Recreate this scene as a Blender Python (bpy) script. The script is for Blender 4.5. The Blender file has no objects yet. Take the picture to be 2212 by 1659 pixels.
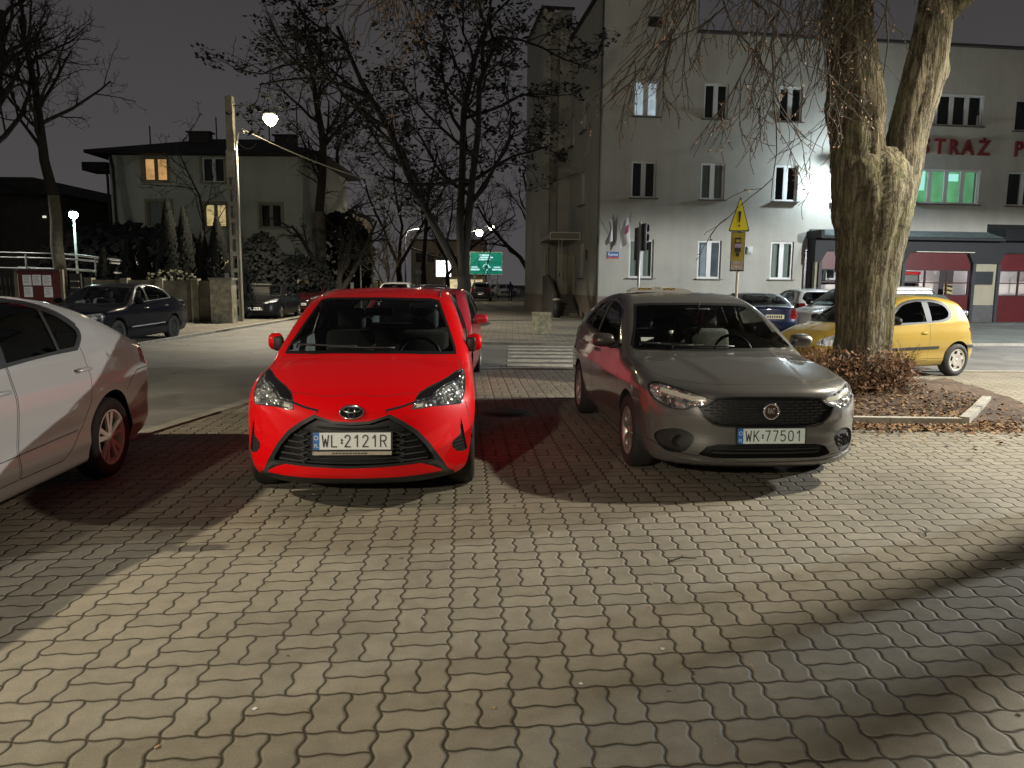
import bpy, bmesh, math, random
import numpy as np
from mathutils import Vector, Matrix
SC = bpy.context.scene
COL = SC.collection
R = math.radians
rng = random.Random(7)

# ------------------------------------------------------------------ materials
MATS = {}
def nodemat(name):
    m = bpy.data.materials.new(name); m.use_nodes = True
    nt = m.node_tree; b = nt.nodes['Principled BSDF']
    return m, nt, b
def N(nt, typ, **kw):
    n = nt.nodes.new(typ)
    for k, v in kw.items():
        if k == 'op': n.operation = v
        elif k == 'inp':
            for i, val in v.items(): n.inputs[i].default_value = val
        else: setattr(n, k, v)
    return n
def ln(nt, a, b): nt.links.new(a, b)
def math_(nt, op, a, b=None, c=None, clamp=False):
    n = nt.nodes.new('ShaderNodeMath'); n.operation = op; n.use_clamp = clamp
    for i, v in enumerate((a, b, c)):
        if v is None: continue
        if isinstance(v, (int, float)): n.inputs[i].default_value = v
        else: nt.links.new(v, n.inputs[i])
    return n.outputs[0]
def noise(nt, scale, detail=4, rough=.55, vec=None, dim='3D'):
    n = nt.nodes.new('ShaderNodeTexNoise'); n.noise_dimensions = dim
    n.inputs['Scale'].default_value = scale; n.inputs['Detail'].default_value = detail; n.inputs['Roughness'].default_value = rough
    if vec is None:
        t = nt.nodes.new('ShaderNodeTexCoord'); vec = t.outputs['Object']
    nt.links.new(vec, n.inputs['Vector'])
    return n.outputs['Fac']
def ramp(nt, fac, stops):
    n = nt.nodes.new('ShaderNodeValToRGB'); e = n.color_ramp.elements
    while len(e) < len(stops): e.new(.5)
    for i, (p, c) in enumerate(stops):
        e[i].position = p; e[i].color = (c[0], c[1], c[2], 1) if not isinstance(c, (int, float)) else (c, c, c, 1)
    nt.links.new(fac, n.inputs[0]); return n.outputs[0]
def mixc(nt, fac, a, b, mode='MIX'):
    n = nt.nodes.new('ShaderNodeMix'); n.data_type = 'RGBA'; n.blend_type = mode
    for sock, v in ((n.inputs[0], fac), (n.inputs[6], a), (n.inputs[7], b)):
        if isinstance(v, (int, float)): sock.default_value = v
        elif isinstance(v, (tuple, list)): sock.default_value = (v[0], v[1], v[2], 1)
        else: nt.links.new(v, sock)
    return n.outputs[2]
def bump(nt, b, h, strength=.3, dist=.01):
    n = nt.nodes.new('ShaderNodeBump'); n.inputs['Strength'].default_value = strength; n.inputs['Distance'].default_value = dist
    nt.links.new(h, n.inputs['Height']); nt.links.new(n.outputs[0], b.inputs['Normal']); return n
def mat(name, col, rough=.6, metal=0, var=.0, vscale=6, bmp=0, bscale=60, coat=0, spec=.5):
    """simple surface with a little procedural variation"""
    if name in MATS: return MATS[name]
    m, nt, b = nodemat(name)
    b.inputs['Roughness'].default_value = rough; b.inputs['Metallic'].default_value = metal
    b.inputs['Coat Weight'].default_value = coat; b.inputs['Coat Roughness'].default_value = .04
    b.inputs['Specular IOR Level'].default_value = spec
    if var:
        f = noise(nt, vscale, 5, .6)
        lo = tuple(c*(1-var) for c in col); hi = tuple(min(1, c*(1+var)) for c in col)
        ln(nt, ramp(nt, f, [(.3, lo), (.7, hi)]), b.inputs['Base Color'])
    else: b.inputs['Base Color'].default_value = (*col, 1)
    if bmp: bump(nt, b, noise(nt, bscale, 5, .6), bmp, .01)
    MATS[name] = m; return m
def emis(name, col, strength):
    if name in MATS: return MATS[name]
    m, nt, b = nodemat(name)
    b.inputs['Base Color'].default_value = (*[c*.5 for c in col], 1)
    b.inputs['Emission Color'].default_value = (*col, 1); b.inputs['Emission Strength'].default_value = strength
    MATS[name] = m; return m
def paint(name, col, metal=0., rough=.42, dirt=.12, coat=1.):
    """clear-coated car paint, dark trim colour on the inside of the shell"""
    if name in MATS: return MATS[name]
    m, nt, b = nodemat(name)
    f = noise(nt, 2.3, 6, .65)
    dust = (col[0]*.6+.10, col[1]*.6+.095, col[2]*.6+.08)
    tc = N(nt, 'ShaderNodeTexCoord'); sx = N(nt, 'ShaderNodeSeparateXYZ'); ln(nt, tc.outputs['Object'], sx.inputs[0])
    low = math_(nt, 'MULTIPLY_ADD', sx.outputs[2], -2.2, 1.25, True)
    amt = math_(nt, 'MULTIPLY', math_(nt, 'ADD', math_(nt, 'MULTIPLY', f, dirt), math_(nt, 'MULTIPLY', low, dirt*1.2)), 1.0, None, True)
    base = mixc(nt, amt, col, dust)
    g = N(nt, 'ShaderNodeNewGeometry')
    ln(nt, mixc(nt, g.outputs['Backfacing'], base, (.24, .24, .225)), b.inputs['Base Color'])
    b.inputs['Metallic'].default_value = metal
    rr = math_(nt, 'MULTIPLY_ADD', f, .12, rough-.06); ln(nt, rr, b.inputs['Roughness'])
    ct = math_(nt, 'MULTIPLY', math_(nt, 'SUBTRACT', 1.0, g.outputs['Backfacing']), coat); ln(nt, ct, b.inputs['Coat Weight'])
    cr = math_(nt, 'MULTIPLY_ADD', f, .06, .015); ln(nt, cr, b.inputs['Coat Roughness'])
    b.inputs['Coat IOR'].default_value = 1.5 if coat > .3 else 1.35; b.inputs['Specular IOR Level'].default_value = .15 if coat > .3 else .06
    MATS[name] = m; return m
def glassmat(name, tint=(.55, .62, .6), refl=1.0, ior=1.5):
    if name in MATS: return MATS[name]
    m = bpy.data.materials.new(name); m.use_nodes = True; nt = m.node_tree; nt.nodes.clear()
    out = N(nt, 'ShaderNodeOutputMaterial'); tr = N(nt, 'ShaderNodeBsdfTransparent'); tr.inputs[0].default_value = (*tint, 1)
    gl = N(nt, 'ShaderNodeBsdfGlossy'); gl.inputs['Roughness'].default_value = .03
    fr = N(nt, 'ShaderNodeFresnel'); fr.inputs[0].default_value = ior
    mx = N(nt, 'ShaderNodeMixShader'); ln(nt, math_(nt, 'MULTIPLY', fr.outputs[0], refl, None, True), mx.inputs[0])
    ln(nt, tr.outputs[0], mx.inputs[1]); ln(nt, gl.outputs[0], mx.inputs[2]); ln(nt, mx.outputs[0], out.inputs[0])
    MATS[name] = m; return m

# ------------------------------------------------------------------ mesh helpers
class MB:
    def __init__(s): s.v = []; s.f = []; s.mi = []; s.sm = []; s.cur = 0
    def add(s, vs, fs, smooth=False):
        o = len(s.v); s.v.extend([tuple(p) for p in vs])
        for f in fs: s.f.append([o+i for i in f]); s.mi.append(s.cur); s.sm.append(smooth)
    def box(s, c, d, rot=None, bev=0):
        x, y, z = d[0]/2, d[1]/2, d[2]/2
        if bev:
            b = min(bev, x*.9, y*.9, z*.9); vs = []; bm = bmesh.new(); bmesh.ops.create_cube(bm, size=1)
            for v in bm.verts: v.co = Vector((v.co.x*d[0], v.co.y*d[1], v.co.z*d[2]))
            bmesh.ops.bevel(bm, geom=bm.edges[:], offset=b, segments=2, affect='EDGES', profile=.5)
            bm.verts.index_update(); vs = [v.co.copy() for v in bm.verts]; fs = [[v.index for v in f.verts] for f in bm.faces]; bm.free(); sm = True
        else:
            vs = [Vector(p) for p in ((-x,-y,-z),(x,-y,-z),(x,y,-z),(-x,y,-z),(-x,-y,z),(x,-y,z),(x,y,z),(-x,y,z))]
            fs = [(0,3,2,1),(4,5,6,7),(0,1,5,4),(1,2,6,5),(2,3,7,6),(3,0,4,7)]; sm = False
        if rot is not None:
            M = rot if isinstance(rot, Matrix) else Matrix.Rotation(rot, 3, 'Z')
            vs = [M @ p for p in vs]
        s.add([(p[0]+c[0], p[1]+c[1], p[2]+c[2]) for p in vs], fs, sm)
    def tube(s, pts, rad, n=8, caps=True, smooth=True):
        pts = [Vector(p) for p in pts]
        if isinstance(rad, (int, float)): rad = [rad]*len(pts)
        rings = []; up = None
        for i, p in enumerate(pts):
            d = (pts[min(i+1, len(pts)-1)]-pts[max(i-1, 0)])
            d = d.normalized() if d.length > 1e-9 else Vector((0, 0, 1))
            if up is None:
                up = d.cross(Vector((0, 0, 1)) if abs(d.z) < .9 else Vector((1, 0, 0))).normalized()
            up = (up - d*up.dot(d)); up = up.normalized() if up.length > 1e-6 else d.orthogonal().normalized()
            w = d.cross(up)
            rings.append([p + (up*math.cos(2*math.pi*k/n)+w*math.sin(2*math.pi*k/n))*rad[i] for k in range(n)])
        vs = [q for r in rings for q in r]; fs = []
        for i in range(len(rings)-1):
            for k in range(n):
                a, b = i*n+k, i*n+(k+1) % n; fs.append((a, b, b+n, a+n))
        if caps:
            fs.append(list(range(n))[::-1]); fs.append(list(range((len(rings)-1)*n, len(rings)*n)))
        s.add(vs, fs, smooth)
    def lathe(s, prof, n=24, c=(0, 0, 0), axis='z', smooth=True, close=False):
        """prof: (radius, along-axis)"""
        vs = []; m = len(prof)
        for k in range(n):
            a = 2*math.pi*k/n; ca, sa = math.cos(a), math.sin(a)
            for r, h in prof:
                p = {'z': (r*ca, r*sa, h), 'x': (h, r*ca, r*sa), 'y': (r*sa, h, r*ca)}[axis]
                vs.append((p[0]+c[0], p[1]+c[1], p[2]+c[2]))
        fs = []
        for k in range(n):
            k2 = (k+1) % n
            for i in range(m-1 if not close else m):
                j = (i+1) % m; fs.append((k*m+i, k2*m+i, k2*m+j, k*m+j))
        s.add(vs, fs, smooth)
    def prism(s, poly, h0, h1, axis='z', off=(0, 0, 0)):
        """2-D polygon extruded along axis between h0 and h1; axis y: poly is (x,z); axis x: poly is (y,z)"""
        n = len(poly)
        def P(u, v, h): return {'z': (u, v, h), 'y': (u, h, v), 'x': (h, u, v)}[axis]
        vs = [P(u, v, h0) for u, v in poly]+[P(u, v, h1) for u, v in poly]
        vs = [(p[0]+off[0], p[1]+off[1], p[2]+off[2]) for p in vs]
        fs = [list(range(n))[::-1], list(range(n, 2*n))]+[(i, (i+1) % n, n+(i+1) % n, n+i) for i in range(n)]
        s.add(vs, fs)
    def quad(s, a, b, c, d, smooth=False): s.add([a, b, c, d], [(0, 1, 2, 3)], smooth)
    def build(s, name, mats, parent=None, fix=True):
        me = bpy.data.meshes.new(name); me.from_pydata(s.v, [], s.f)
        if not isinstance(mats, (list, tuple)): mats = [mats]
        for m in mats: me.materials.append(m)
        if s.f:
            me.polygons.foreach_set('material_index', s.mi); me.polygons.foreach_set('use_smooth', s.sm)
        if fix:
            bm = bmesh.new(); bm.from_mesh(me); bmesh.ops.recalc_face_normals(bm, faces=bm.faces[:]); bm.to_mesh(me); bm.free()
        me.update()
        o = bpy.data.objects.new(name, me); COL.objects.link(o)
        if parent: o.parent = parent
        return o
def tag(o, label=None, cat=None, group=None, kind=None):
    if label: o['label'] = label
    if cat: o['category'] = cat
    if group: o['group'] = group
    if kind: o['kind'] = kind
    return o
def thing(name, label, cat, loc=(0, 0, 0), rz=0, group=None):
    o = bpy.data.objects.new(name, None); COL.objects.link(o); o.empty_display_size = .3
    o.location = loc; o.rotation_euler = (0, 0, rz); return tag(o, label, cat, group)
def copy_tree(o, parent=None):
    c = o.copy(); COL.objects.link(c)
    if parent: c.parent = parent
    for ch in list(o.children): copy_tree(ch, c)
    return c
def text_mesh(s, size=1.0, extrude=0.0, xs=1.0, align='CENTER', bold=0.0):
    """verts/faces of a line of lettering lying in the x,y plane"""
    cu = bpy.data.curves.new('t', 'FONT'); cu.body = s; cu.size = size; cu.extrude = extrude; cu.align_x = align; cu.align_y = 'CENTER'
    cu.offset = bold; cu.resolution_u = 3
    o = bpy.data.objects.new('t', cu); COL.objects.link(o)
    dg = bpy.context.evaluated_depsgraph_get(); me = bpy.data.meshes.new_from_object(o.evaluated_get(dg))
    vs = [(v.co.x*xs, v.co.y, v.co.z) for v in me.vertices]; fs = [list(p.vertices) for p in me.polygons]
    bpy.data.objects.remove(o); bpy.data.curves.remove(cu); bpy.data.meshes.remove(me)
    return vs, fs
def put_text(mb, s, size, M, xs=1.0, extrude=.0, align='CENTER', bold=0.0):
    """M maps the lettering's x,y,z into place"""
    vs, fs = text_mesh(s, size, extrude, xs, align, bold)
    mb.add([tuple(M @ Vector(v)) for v in vs], fs)
def frame(o, x, y, z=None):
    """matrix from origin and two axis directions"""
    x = Vector(x).normalized(); y = Vector(y).normalized(); z = x.cross(y)
    return Matrix(((x.x, y.x, z.x, o[0]), (x.y, y.y, z.y, o[1]), (x.z, y.z, z.z, o[2]), (0, 0, 0, 1)))

# ------------------------------------------------------------------ camera
CAM_H, CAM_P, CAM_F, CAM_R = 1.56, math.atan(217.5/1600), 1600/2212, math.radians(.5)
def camera():
    cd = bpy.data.cameras.new('camera'); cd.sensor_width = 36; cd.lens = 36*CAM_F; cd.clip_end = 2000; cd.clip_start = .05
    c = bpy.data.objects.new('camera', cd); COL.objects.link(c)
    c.location = (0, 0, CAM_H); c.rotation_mode = 'QUATERNION'
    c.rotation_quaternion = (Matrix.Rotation(math.pi/2-CAM_P, 3, 'X') @ Matrix.Rotation(CAM_R, 3, 'Z')).to_quaternion(); SC.camera = c
# ------------------------------------------------------------------ car bodies
class Pch:
    """monotone cubic through (x, y) points, flat outside"""
    def __init__(s, pts):
        p = sorted(pts); s.x = np.array([a[0] for a in p], float); s.y = np.array([a[1] for a in p], float)
        x, y = s.x, s.y; n = len(x); h = np.diff(x); dl = np.diff(y)/h; d = np.zeros(n)
        for i in range(1, n-1):
            if dl[i-1]*dl[i] > 0:
                w1, w2 = 2*h[i]+h[i-1], h[i]+2*h[i-1]; d[i] = (w1+w2)/(w1/dl[i-1]+w2/dl[i])
        d[0], d[-1] = dl[0], dl[-1]; s.d = d
    def __call__(s, t):
        t = np.clip(t, s.x[0], s.x[-1]); i = np.clip(np.searchsorted(s.x, t)-1, 0, len(s.x)-2)
        h = s.x[i+1]-s.x[i]; u = (t-s.x[i])/h
        return ((1+2*u)*(1-u)**2*s.y[i]+u*(1-u)**2*h*s.d[i]+u*u*(3-2*u)*s.y[i+1]+u*u*(u-1)*h*s.d[i+1])
def smax(a, b, k):
    h = np.maximum(k-np.abs(a-b), 0)/k
    return np.maximum(a, b)+h*h*k*.25
def crv(pts, n=6, closed=True):
    """smooth curve through 2-D points; a point given with a third value stays a corner"""
    m = len(pts); out = []
    for i in range(m if closed else m-1):
        p1 = pts[i]; p2 = pts[(i+1) % m]
        p0 = pts[(i-1) % m] if (closed or i > 0) else p1
        p3 = pts[(i+2) % m] if (closed or i+2 < m) else p2
        t1 = [0, 0] if len(p1) > 2 else [(p2[k]-p0[k])*.5 for k in (0, 1)]
        t2 = [0, 0] if len(p2) > 2 else [(p3[k]-p1[k])*.5 for k in (0, 1)]
        d = [p2[k]-p1[k] for k in (0, 1)]
        if len(p1) > 2: t1 = d if len(p2) > 2 else [1.5*d[k]-.5*t2[k] for k in (0, 1)]
        if len(p2) > 2: t2 = d if len(p1) > 2 else [1.5*d[k]-.5*t1[k] for k in (0, 1)]
        nn = 1 if (len(p1) > 2 and len(p2) > 2) else n
        for j in range(nn):
            u = j/nn; a, b, c, e = 2*u**3-3*u*u+1, u**3-2*u*u+u, -2*u**3+3*u*u, u**3-u*u
            out.append(tuple(a*p1[k]+b*t1[k]+c*p2[k]+e*t2[k] for k in (0, 1)))
    if not closed: out.append(tuple(pts[-1][:2]))
    return out
def strip(line, w):
    """closed outline of a narrow band along a polyline"""
    L, Rr = [], []
    for i, p in enumerate(line):
        a = line[max(i-1, 0)]; b = line[min(i+1, len(line)-1)]
        dx, dy = b[0]-a[0], b[1]-a[1]; l = math.hypot(dx, dy) or 1
        L.append((p[0]-dy/l*w/2, p[1]+dx/l*w/2)); Rr.append((p[0]+dy/l*w/2, p[1]-dx/l*w/2))
    return L+Rr[::-1]
def inpoly(p, poly):
    x, y = p; c = False; j = len(poly)-1
    for i in range(len(poly)):
        xi, yi = poly[i]; xj, yj = poly[j]
        if (yi > y) != (yj > y) and x < (xj-xi)*(y-yi)/(yj-yi)+xi: c = not c
        j = i
    return c
def grow(poly, d):
    """polygon offset outward by d"""
    n = len(poly); ar = sum(poly[i][0]*poly[(i+1) % n][1]-poly[(i+1) % n][0]*poly[i][1] for i in range(n)); s = 1 if ar > 0 else -1
    out = []
    for i in range(n):
        a, p, b = poly[i-1], poly[i], poly[(i+1) % n]
        def nrm(u, v):
            dx, dy = v[0]-u[0], v[1]-u[1]; l = math.hypot(dx, dy) or 1; return (dy/l*s, -dx/l*s)
        n1, n2 = nrm(a, p), nrm(p, b); mx, my = n1[0]+n2[0], n1[1]+n2[1]; l2 = max(mx*mx+my*my, .6)
        out.append((p[0]+2*mx/l2*d, p[1]+2*my/l2*d))
    return out

class Body:
    def __init__(s, S):
        s.S = S; s.L = S['L']; s.top = Pch(S['top']); s.w = Pch(S['w']); s.bot = Pch(S['bot'])
        s.belt = Pch(S['belt']); s.side = Pch(S['side']); s.front = Pch(S['front']); s.rear = Pch(S['rear'])
        s.crown = Pch(S.get('crown', [(0, .05), (9, .05)])); s.bow = Pch(S.get('bow', [(0, .1), (9, .1)]))
        s.Wm = max(p[1] for p in S['w']); s.tum = S.get('tumble', (.3, .12)); s.kt = S.get('kt', .09); s.ke = S.get('ke', .07)
        s.fp = S.get('fplan', (.5, 3.)); s.rp = S.get('rplan', (.3, 3.)); s.extra = S.get('extra')
        s.labels = {'body': 0}; s.rec = {}
    def halfw(s, y, z):
        b = s.belt(y); low = s.side(np.minimum(z, b)); dz = np.maximum(z-b, 0)
        return s.w(y)+low-s.tum[0]*dz-s.tum[1]*dz*dz
    def F(s, P):
        x, y, z = np.abs(P[:, 0]), P[:, 1], P[:, 2]
        fs = (x-s.halfw(y, z))/math.sqrt(1+.04)
        yy = y-s.bow(y)*x*x
        tz = s.top(yy); e = .02; sl = (s.top(yy+e)-s.top(yy-e))/(2*e)
        ft = (z-(tz-s.crown(y)*(x/s.Wm)**2))/np.sqrt(1+sl*sl)
        ff = (s.front(z)+s.fp[0]*(x/s.Wm)**s.fp[1]-y)/np.sqrt(1+(s.fp[0]*s.fp[1]/s.Wm*(np.minimum(x/s.Wm, 1.1))**(s.fp[1]-1))**2)
        fr = (y-(s.rear(z)-s.rp[0]*(x/s.Wm)**s.rp[1]))/np.sqrt(1+(s.rp[0]*s.rp[1]/s.Wm*(np.minimum(x/s.Wm, 1.1))**(s.rp[1]-1))**2)
        fb = s.bot(y)-z
        f = smax(fs, ft, s.kt); f = smax(f, ff, s.ke); f = smax(f, fr, s.ke); f = smax(f, fb, .04)
        if s.extra: f = f+s.extra(x, y, z, P[:, 0])
        return f
    def grad(s, P, h=.004):
        g = np.zeros_like(P)
        for k in range(3):
            d = np.zeros(3); d[k] = h; g[:, k] = (s.F(P+d)-s.F(P-d))/(2*h)
        return g
    def surf(s, x=None, y=None, z=None, lo=0, hi=4.):
        """point where an axis-parallel line meets the shell; the missing coordinate is searched from hi (outside) to lo (inside)"""
        k = [x, y, z].index(None); a, b = lo, hi
        for _ in range(40):
            m = (a+b)/2; p = np.array([[x or 0, y or 0, z or 0]], float); p[0, k] = m
            if s.F(p)[0] < 0: a = m
            else: b = m
        p[0, k] = (a+b)/2; g = s.grad(p)[0]; return Vector(p[0]), Vector(g/np.linalg.norm(g))
    def mesh(s, nx, ny, nz):
        S = s.S; L = s.L; zb = .1; zt = max(p[1] for p in S['top'])+.15; W = s.Wm+.12
        idx = {}; lat = []
        def vid(i, j, k):
            if (i, j, k) not in idx: idx[(i, j, k)] = len(lat); lat.append((i, j, k))
            return idx[(i, j, k)]
        fs = []
        for j in range(ny):
            for i in range(nx):
                fs.append((vid(i, j, 0), vid(i, j+1, 0), vid(i+1, j+1, 0), vid(i+1, j, 0)))
                fs.append((vid(i, j, nz), vid(i+1, j, nz), vid(i+1, j+1, nz), vid(i, j+1, nz)))
            for k in range(nz):
                fs.append((vid(0, j, k), vid(0, j, k+1), vid(0, j+1, k+1), vid(0, j+1, k)))
                fs.append((vid(nx, j, k), vid(nx, j+1, k), vid(nx, j+1, k+1), vid(nx, j, k+1)))
        for i in range(nx):
            for k in range(nz):
                fs.append((vid(i, 0, k), vid(i+1, 0, k), vid(i+1, 0, k+1), vid(i, 0, k+1)))
                fs.append((vid(i, ny, k), vid(i, ny, k+1), vid(i+1, ny, k+1), vid(i+1, ny, k)))
        A = np.array(lat, float)
        P = np.stack([(2*A[:, 0]/nx-1)*W, -.15+(L+.3)*A[:, 1]/ny, zb+(zt-zb)*A[:, 2]/nz], 1)
        ya, yb = S.get('spine', (.75, L-.7)); zs = S.get('zs', .6)
        C = np.stack([np.zeros(len(P)), np.clip(P[:, 1], ya, yb), np.full(len(P), zs)], 1)
        D = P-C; a = np.zeros(len(P)); b = np.full(len(P), 1.5)
        for _ in range(34):
            m = (a+b)/2; ins = s.F(C+D*m[:, None]) < 0; a = np.where(ins, m, a); b = np.where(ins, b, m)
        Q = C+D*((a+b)/2)[:, None]
        me = bpy.data.meshes.new('b'); me.from_pydata(Q.tolist(), [], fs)
        bm = bmesh.new(); bm.from_mesh(me); bpy.data.meshes.remove(me)
        s.bm = bm; s.lay = bm.faces.layers.int.new('lab'); bm.normal_update()
    def lab(s, name, rec=0., wall=True):
        if name not in s.labels: s.labels[name] = len(s.labels); s.rec[name] = (rec, wall)
        return s.labels[name]
    def cut(s, poly, ax, name, cond, rec=0., only=None):
        """cut a 2-D outline (seen along ax) into the shell and give the faces inside it a part name"""
        i, j = {'x': (1, 2), 'y': (0, 2), 'z': (0, 1)}[ax]; bm = s.bm; li = s.lab(name, rec); k = {'x': 0, 'y': 1, 'z': 2}[ax]
        us = [p[0] for p in poly]; vs = [p[1] for p in poly]; bb = (min(us)-.03, max(us)+.03, min(vs)-.03, max(vs)+.03)
        cand = set()
        for f in bm.faces:
            q = f.verts[0].co
            if not (bb[0]-.15 < q[i] < bb[1]+.15 and bb[2]-.15 < q[j] < bb[3]+.15): continue
            c = f.calc_center_median()
            if bb[0]-.05 < c[i] < bb[1]+.05 and bb[2]-.05 < c[j] < bb[3]+.05 and cond(c, f.normal): cand.add(f)
        n = len(poly)
        for q in range(n):
            a, b = poly[q], poly[(q+1) % n]; du, dv = b[0]-a[0], b[1]-a[1]; l = math.hypot(du, dv)
            if l < 1e-5: continue
            nu, nv = -dv/l, du/l; lo_u, hi_u = min(a[0], b[0])-.004, max(a[0], b[0])+.004; lo_v, hi_v = min(a[1], b[1])-.004, max(a[1], b[1])+.004
            sel = []
            for f in cand:
                cu = [v.co[i] for v in f.verts]; cv = [v.co[j] for v in f.verts]
                if max(cu) < lo_u or min(cu) > hi_u or max(cv) < lo_v or min(cv) > hi_v: continue
                dd = [(x-a[0])*nu+(y-a[1])*nv for x, y in zip(cu, cv)]
                if min(dd) < -1e-5 and max(dd) > 1e-5: sel.append(f)
            if not sel: continue
            co = [0, 0, 0]; co[i], co[j] = a; no = [0, 0, 0]; no[i], no[j] = nu, nv
            g = set(sel)
            for f in sel: g.update(f.edges); g.update(f.verts)
            r = bmesh.ops.bisect_plane(bm, geom=list(g), dist=2e-5, plane_co=co, plane_no=no)
            cand -= set(sel); cand.update(e for e in r['geom'] if isinstance(e, bmesh.types.BMFace))
            cand = {f for f in cand if f.is_valid}
        on = None if only is None else {s.labels[o] for o in only if o in s.labels}
        for f in cand:
            c = f.calc_center_median()
            if inpoly((c[i], c[j]), poly) and (on is None or f[s.lay] in on): f[s.lay] = li
    def finish(s, parent, matmap, names, off):
        """one mesh object per part name; labels listed under None are dropped"""
        bm = s.bm; bm.verts.index_update(); P = np.array([v.co[:] for v in bm.verts]); g = s.grad(P); gn = np.linalg.norm(g, axis=1)+1e-9
        f0 = s.F(P); st = np.clip(f0/gn, -.006, .006); P = P-g/gn[:, None]*st[:, None]
        g = s.grad(P); Nn = g/(np.linalg.norm(g, axis=1)[:, None]+1e-9)
        by = {}
        for f in bm.faces: by.setdefault(f[s.lay], []).append(f)
        out = {}
        inv = {v: k for k, v in s.labels.items()}
        for li, fl in by.items():
            lab = inv[li]
            if lab in matmap and matmap[lab] is None and lab != 'arch': continue
            vmap = {}; vs = []; ns = []; fs = []; sm = []; rec, wall = s.rec.get(lab, (0, True))
            def vid(v):
                if v.index not in vmap:
                    vmap[v.index] = len(vs); vs.append(P[v.index]-Nn[v.index]*rec); ns.append(Nn[v.index])
                return vmap[v.index]
            if lab == 'arch':
                for f in fl:
                    for e in f.edges:
                        o = [q for q in e.link_faces if q[s.lay] != li]
                        if o:
                            a, b = e.verts[0].index, e.verts[1].index; k0 = len(vs); sg = 1 if P[a][0] > 0 else -1
                            inn = np.array([sg*.24, 0, 0]); vs += [P[a], P[b], P[b]-inn, P[a]-inn]; ns += [Nn[a]]*4; fs.append([k0, k0+1, k0+2, k0+3])
                nwall = len(fs)
            else:
                for f in fl: fs.append([vid(v) for v in f.verts])
                nwall = 0
                if abs(rec) > 1e-6:
                    for f in fl:
                        for e in f.edges:
                            if any(q[s.lay] != li for q in e.link_faces):
                                a, b = e.verts[0].index, e.verts[1].index; k0 = len(vs)
                                vs += [P[a], P[b], P[b]-Nn[b]*rec, P[a]-Nn[a]*rec]; ns += [Nn[a], Nn[b], Nn[b], Nn[a]]; fs.append([k0, k0+1, k0+2, k0+3]); nwall += 1
            nm = names.get(lab, lab); me = bpy.data.meshes.new(nm)
            V = np.array(vs); V[:, 1] -= off; me.from_pydata(V.tolist(), [], fs); me.materials.append(matmap.get(lab, matmap['body']))
            k = len(fs)-nwall; me.polygons.foreach_set('use_smooth', [i < k for i in range(len(fs))])
            if lab != 'arch':
                try: me.normals_split_custom_set_from_vertices([tuple(n) for n in ns])
                except Exception: pass
                if nwall:
                    # flat walls keep their own normals
                    cn = np.zeros(len(me.loops)*3, 'f'); me.corner_normals.foreach_get('vector', cn); cn = cn.reshape(-1, 3)
                    for p in me.polygons:
                        if p.index >= k:
                            for q in p.loop_indices: cn[q] = p.normal[:]
                    me.normals_split_custom_set([tuple(n) for n in cn])
            o = bpy.data.objects.new(nm, me); COL.objects.link(o); o.parent = parent; out[lab] = o
        bm.free(); return out

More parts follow.
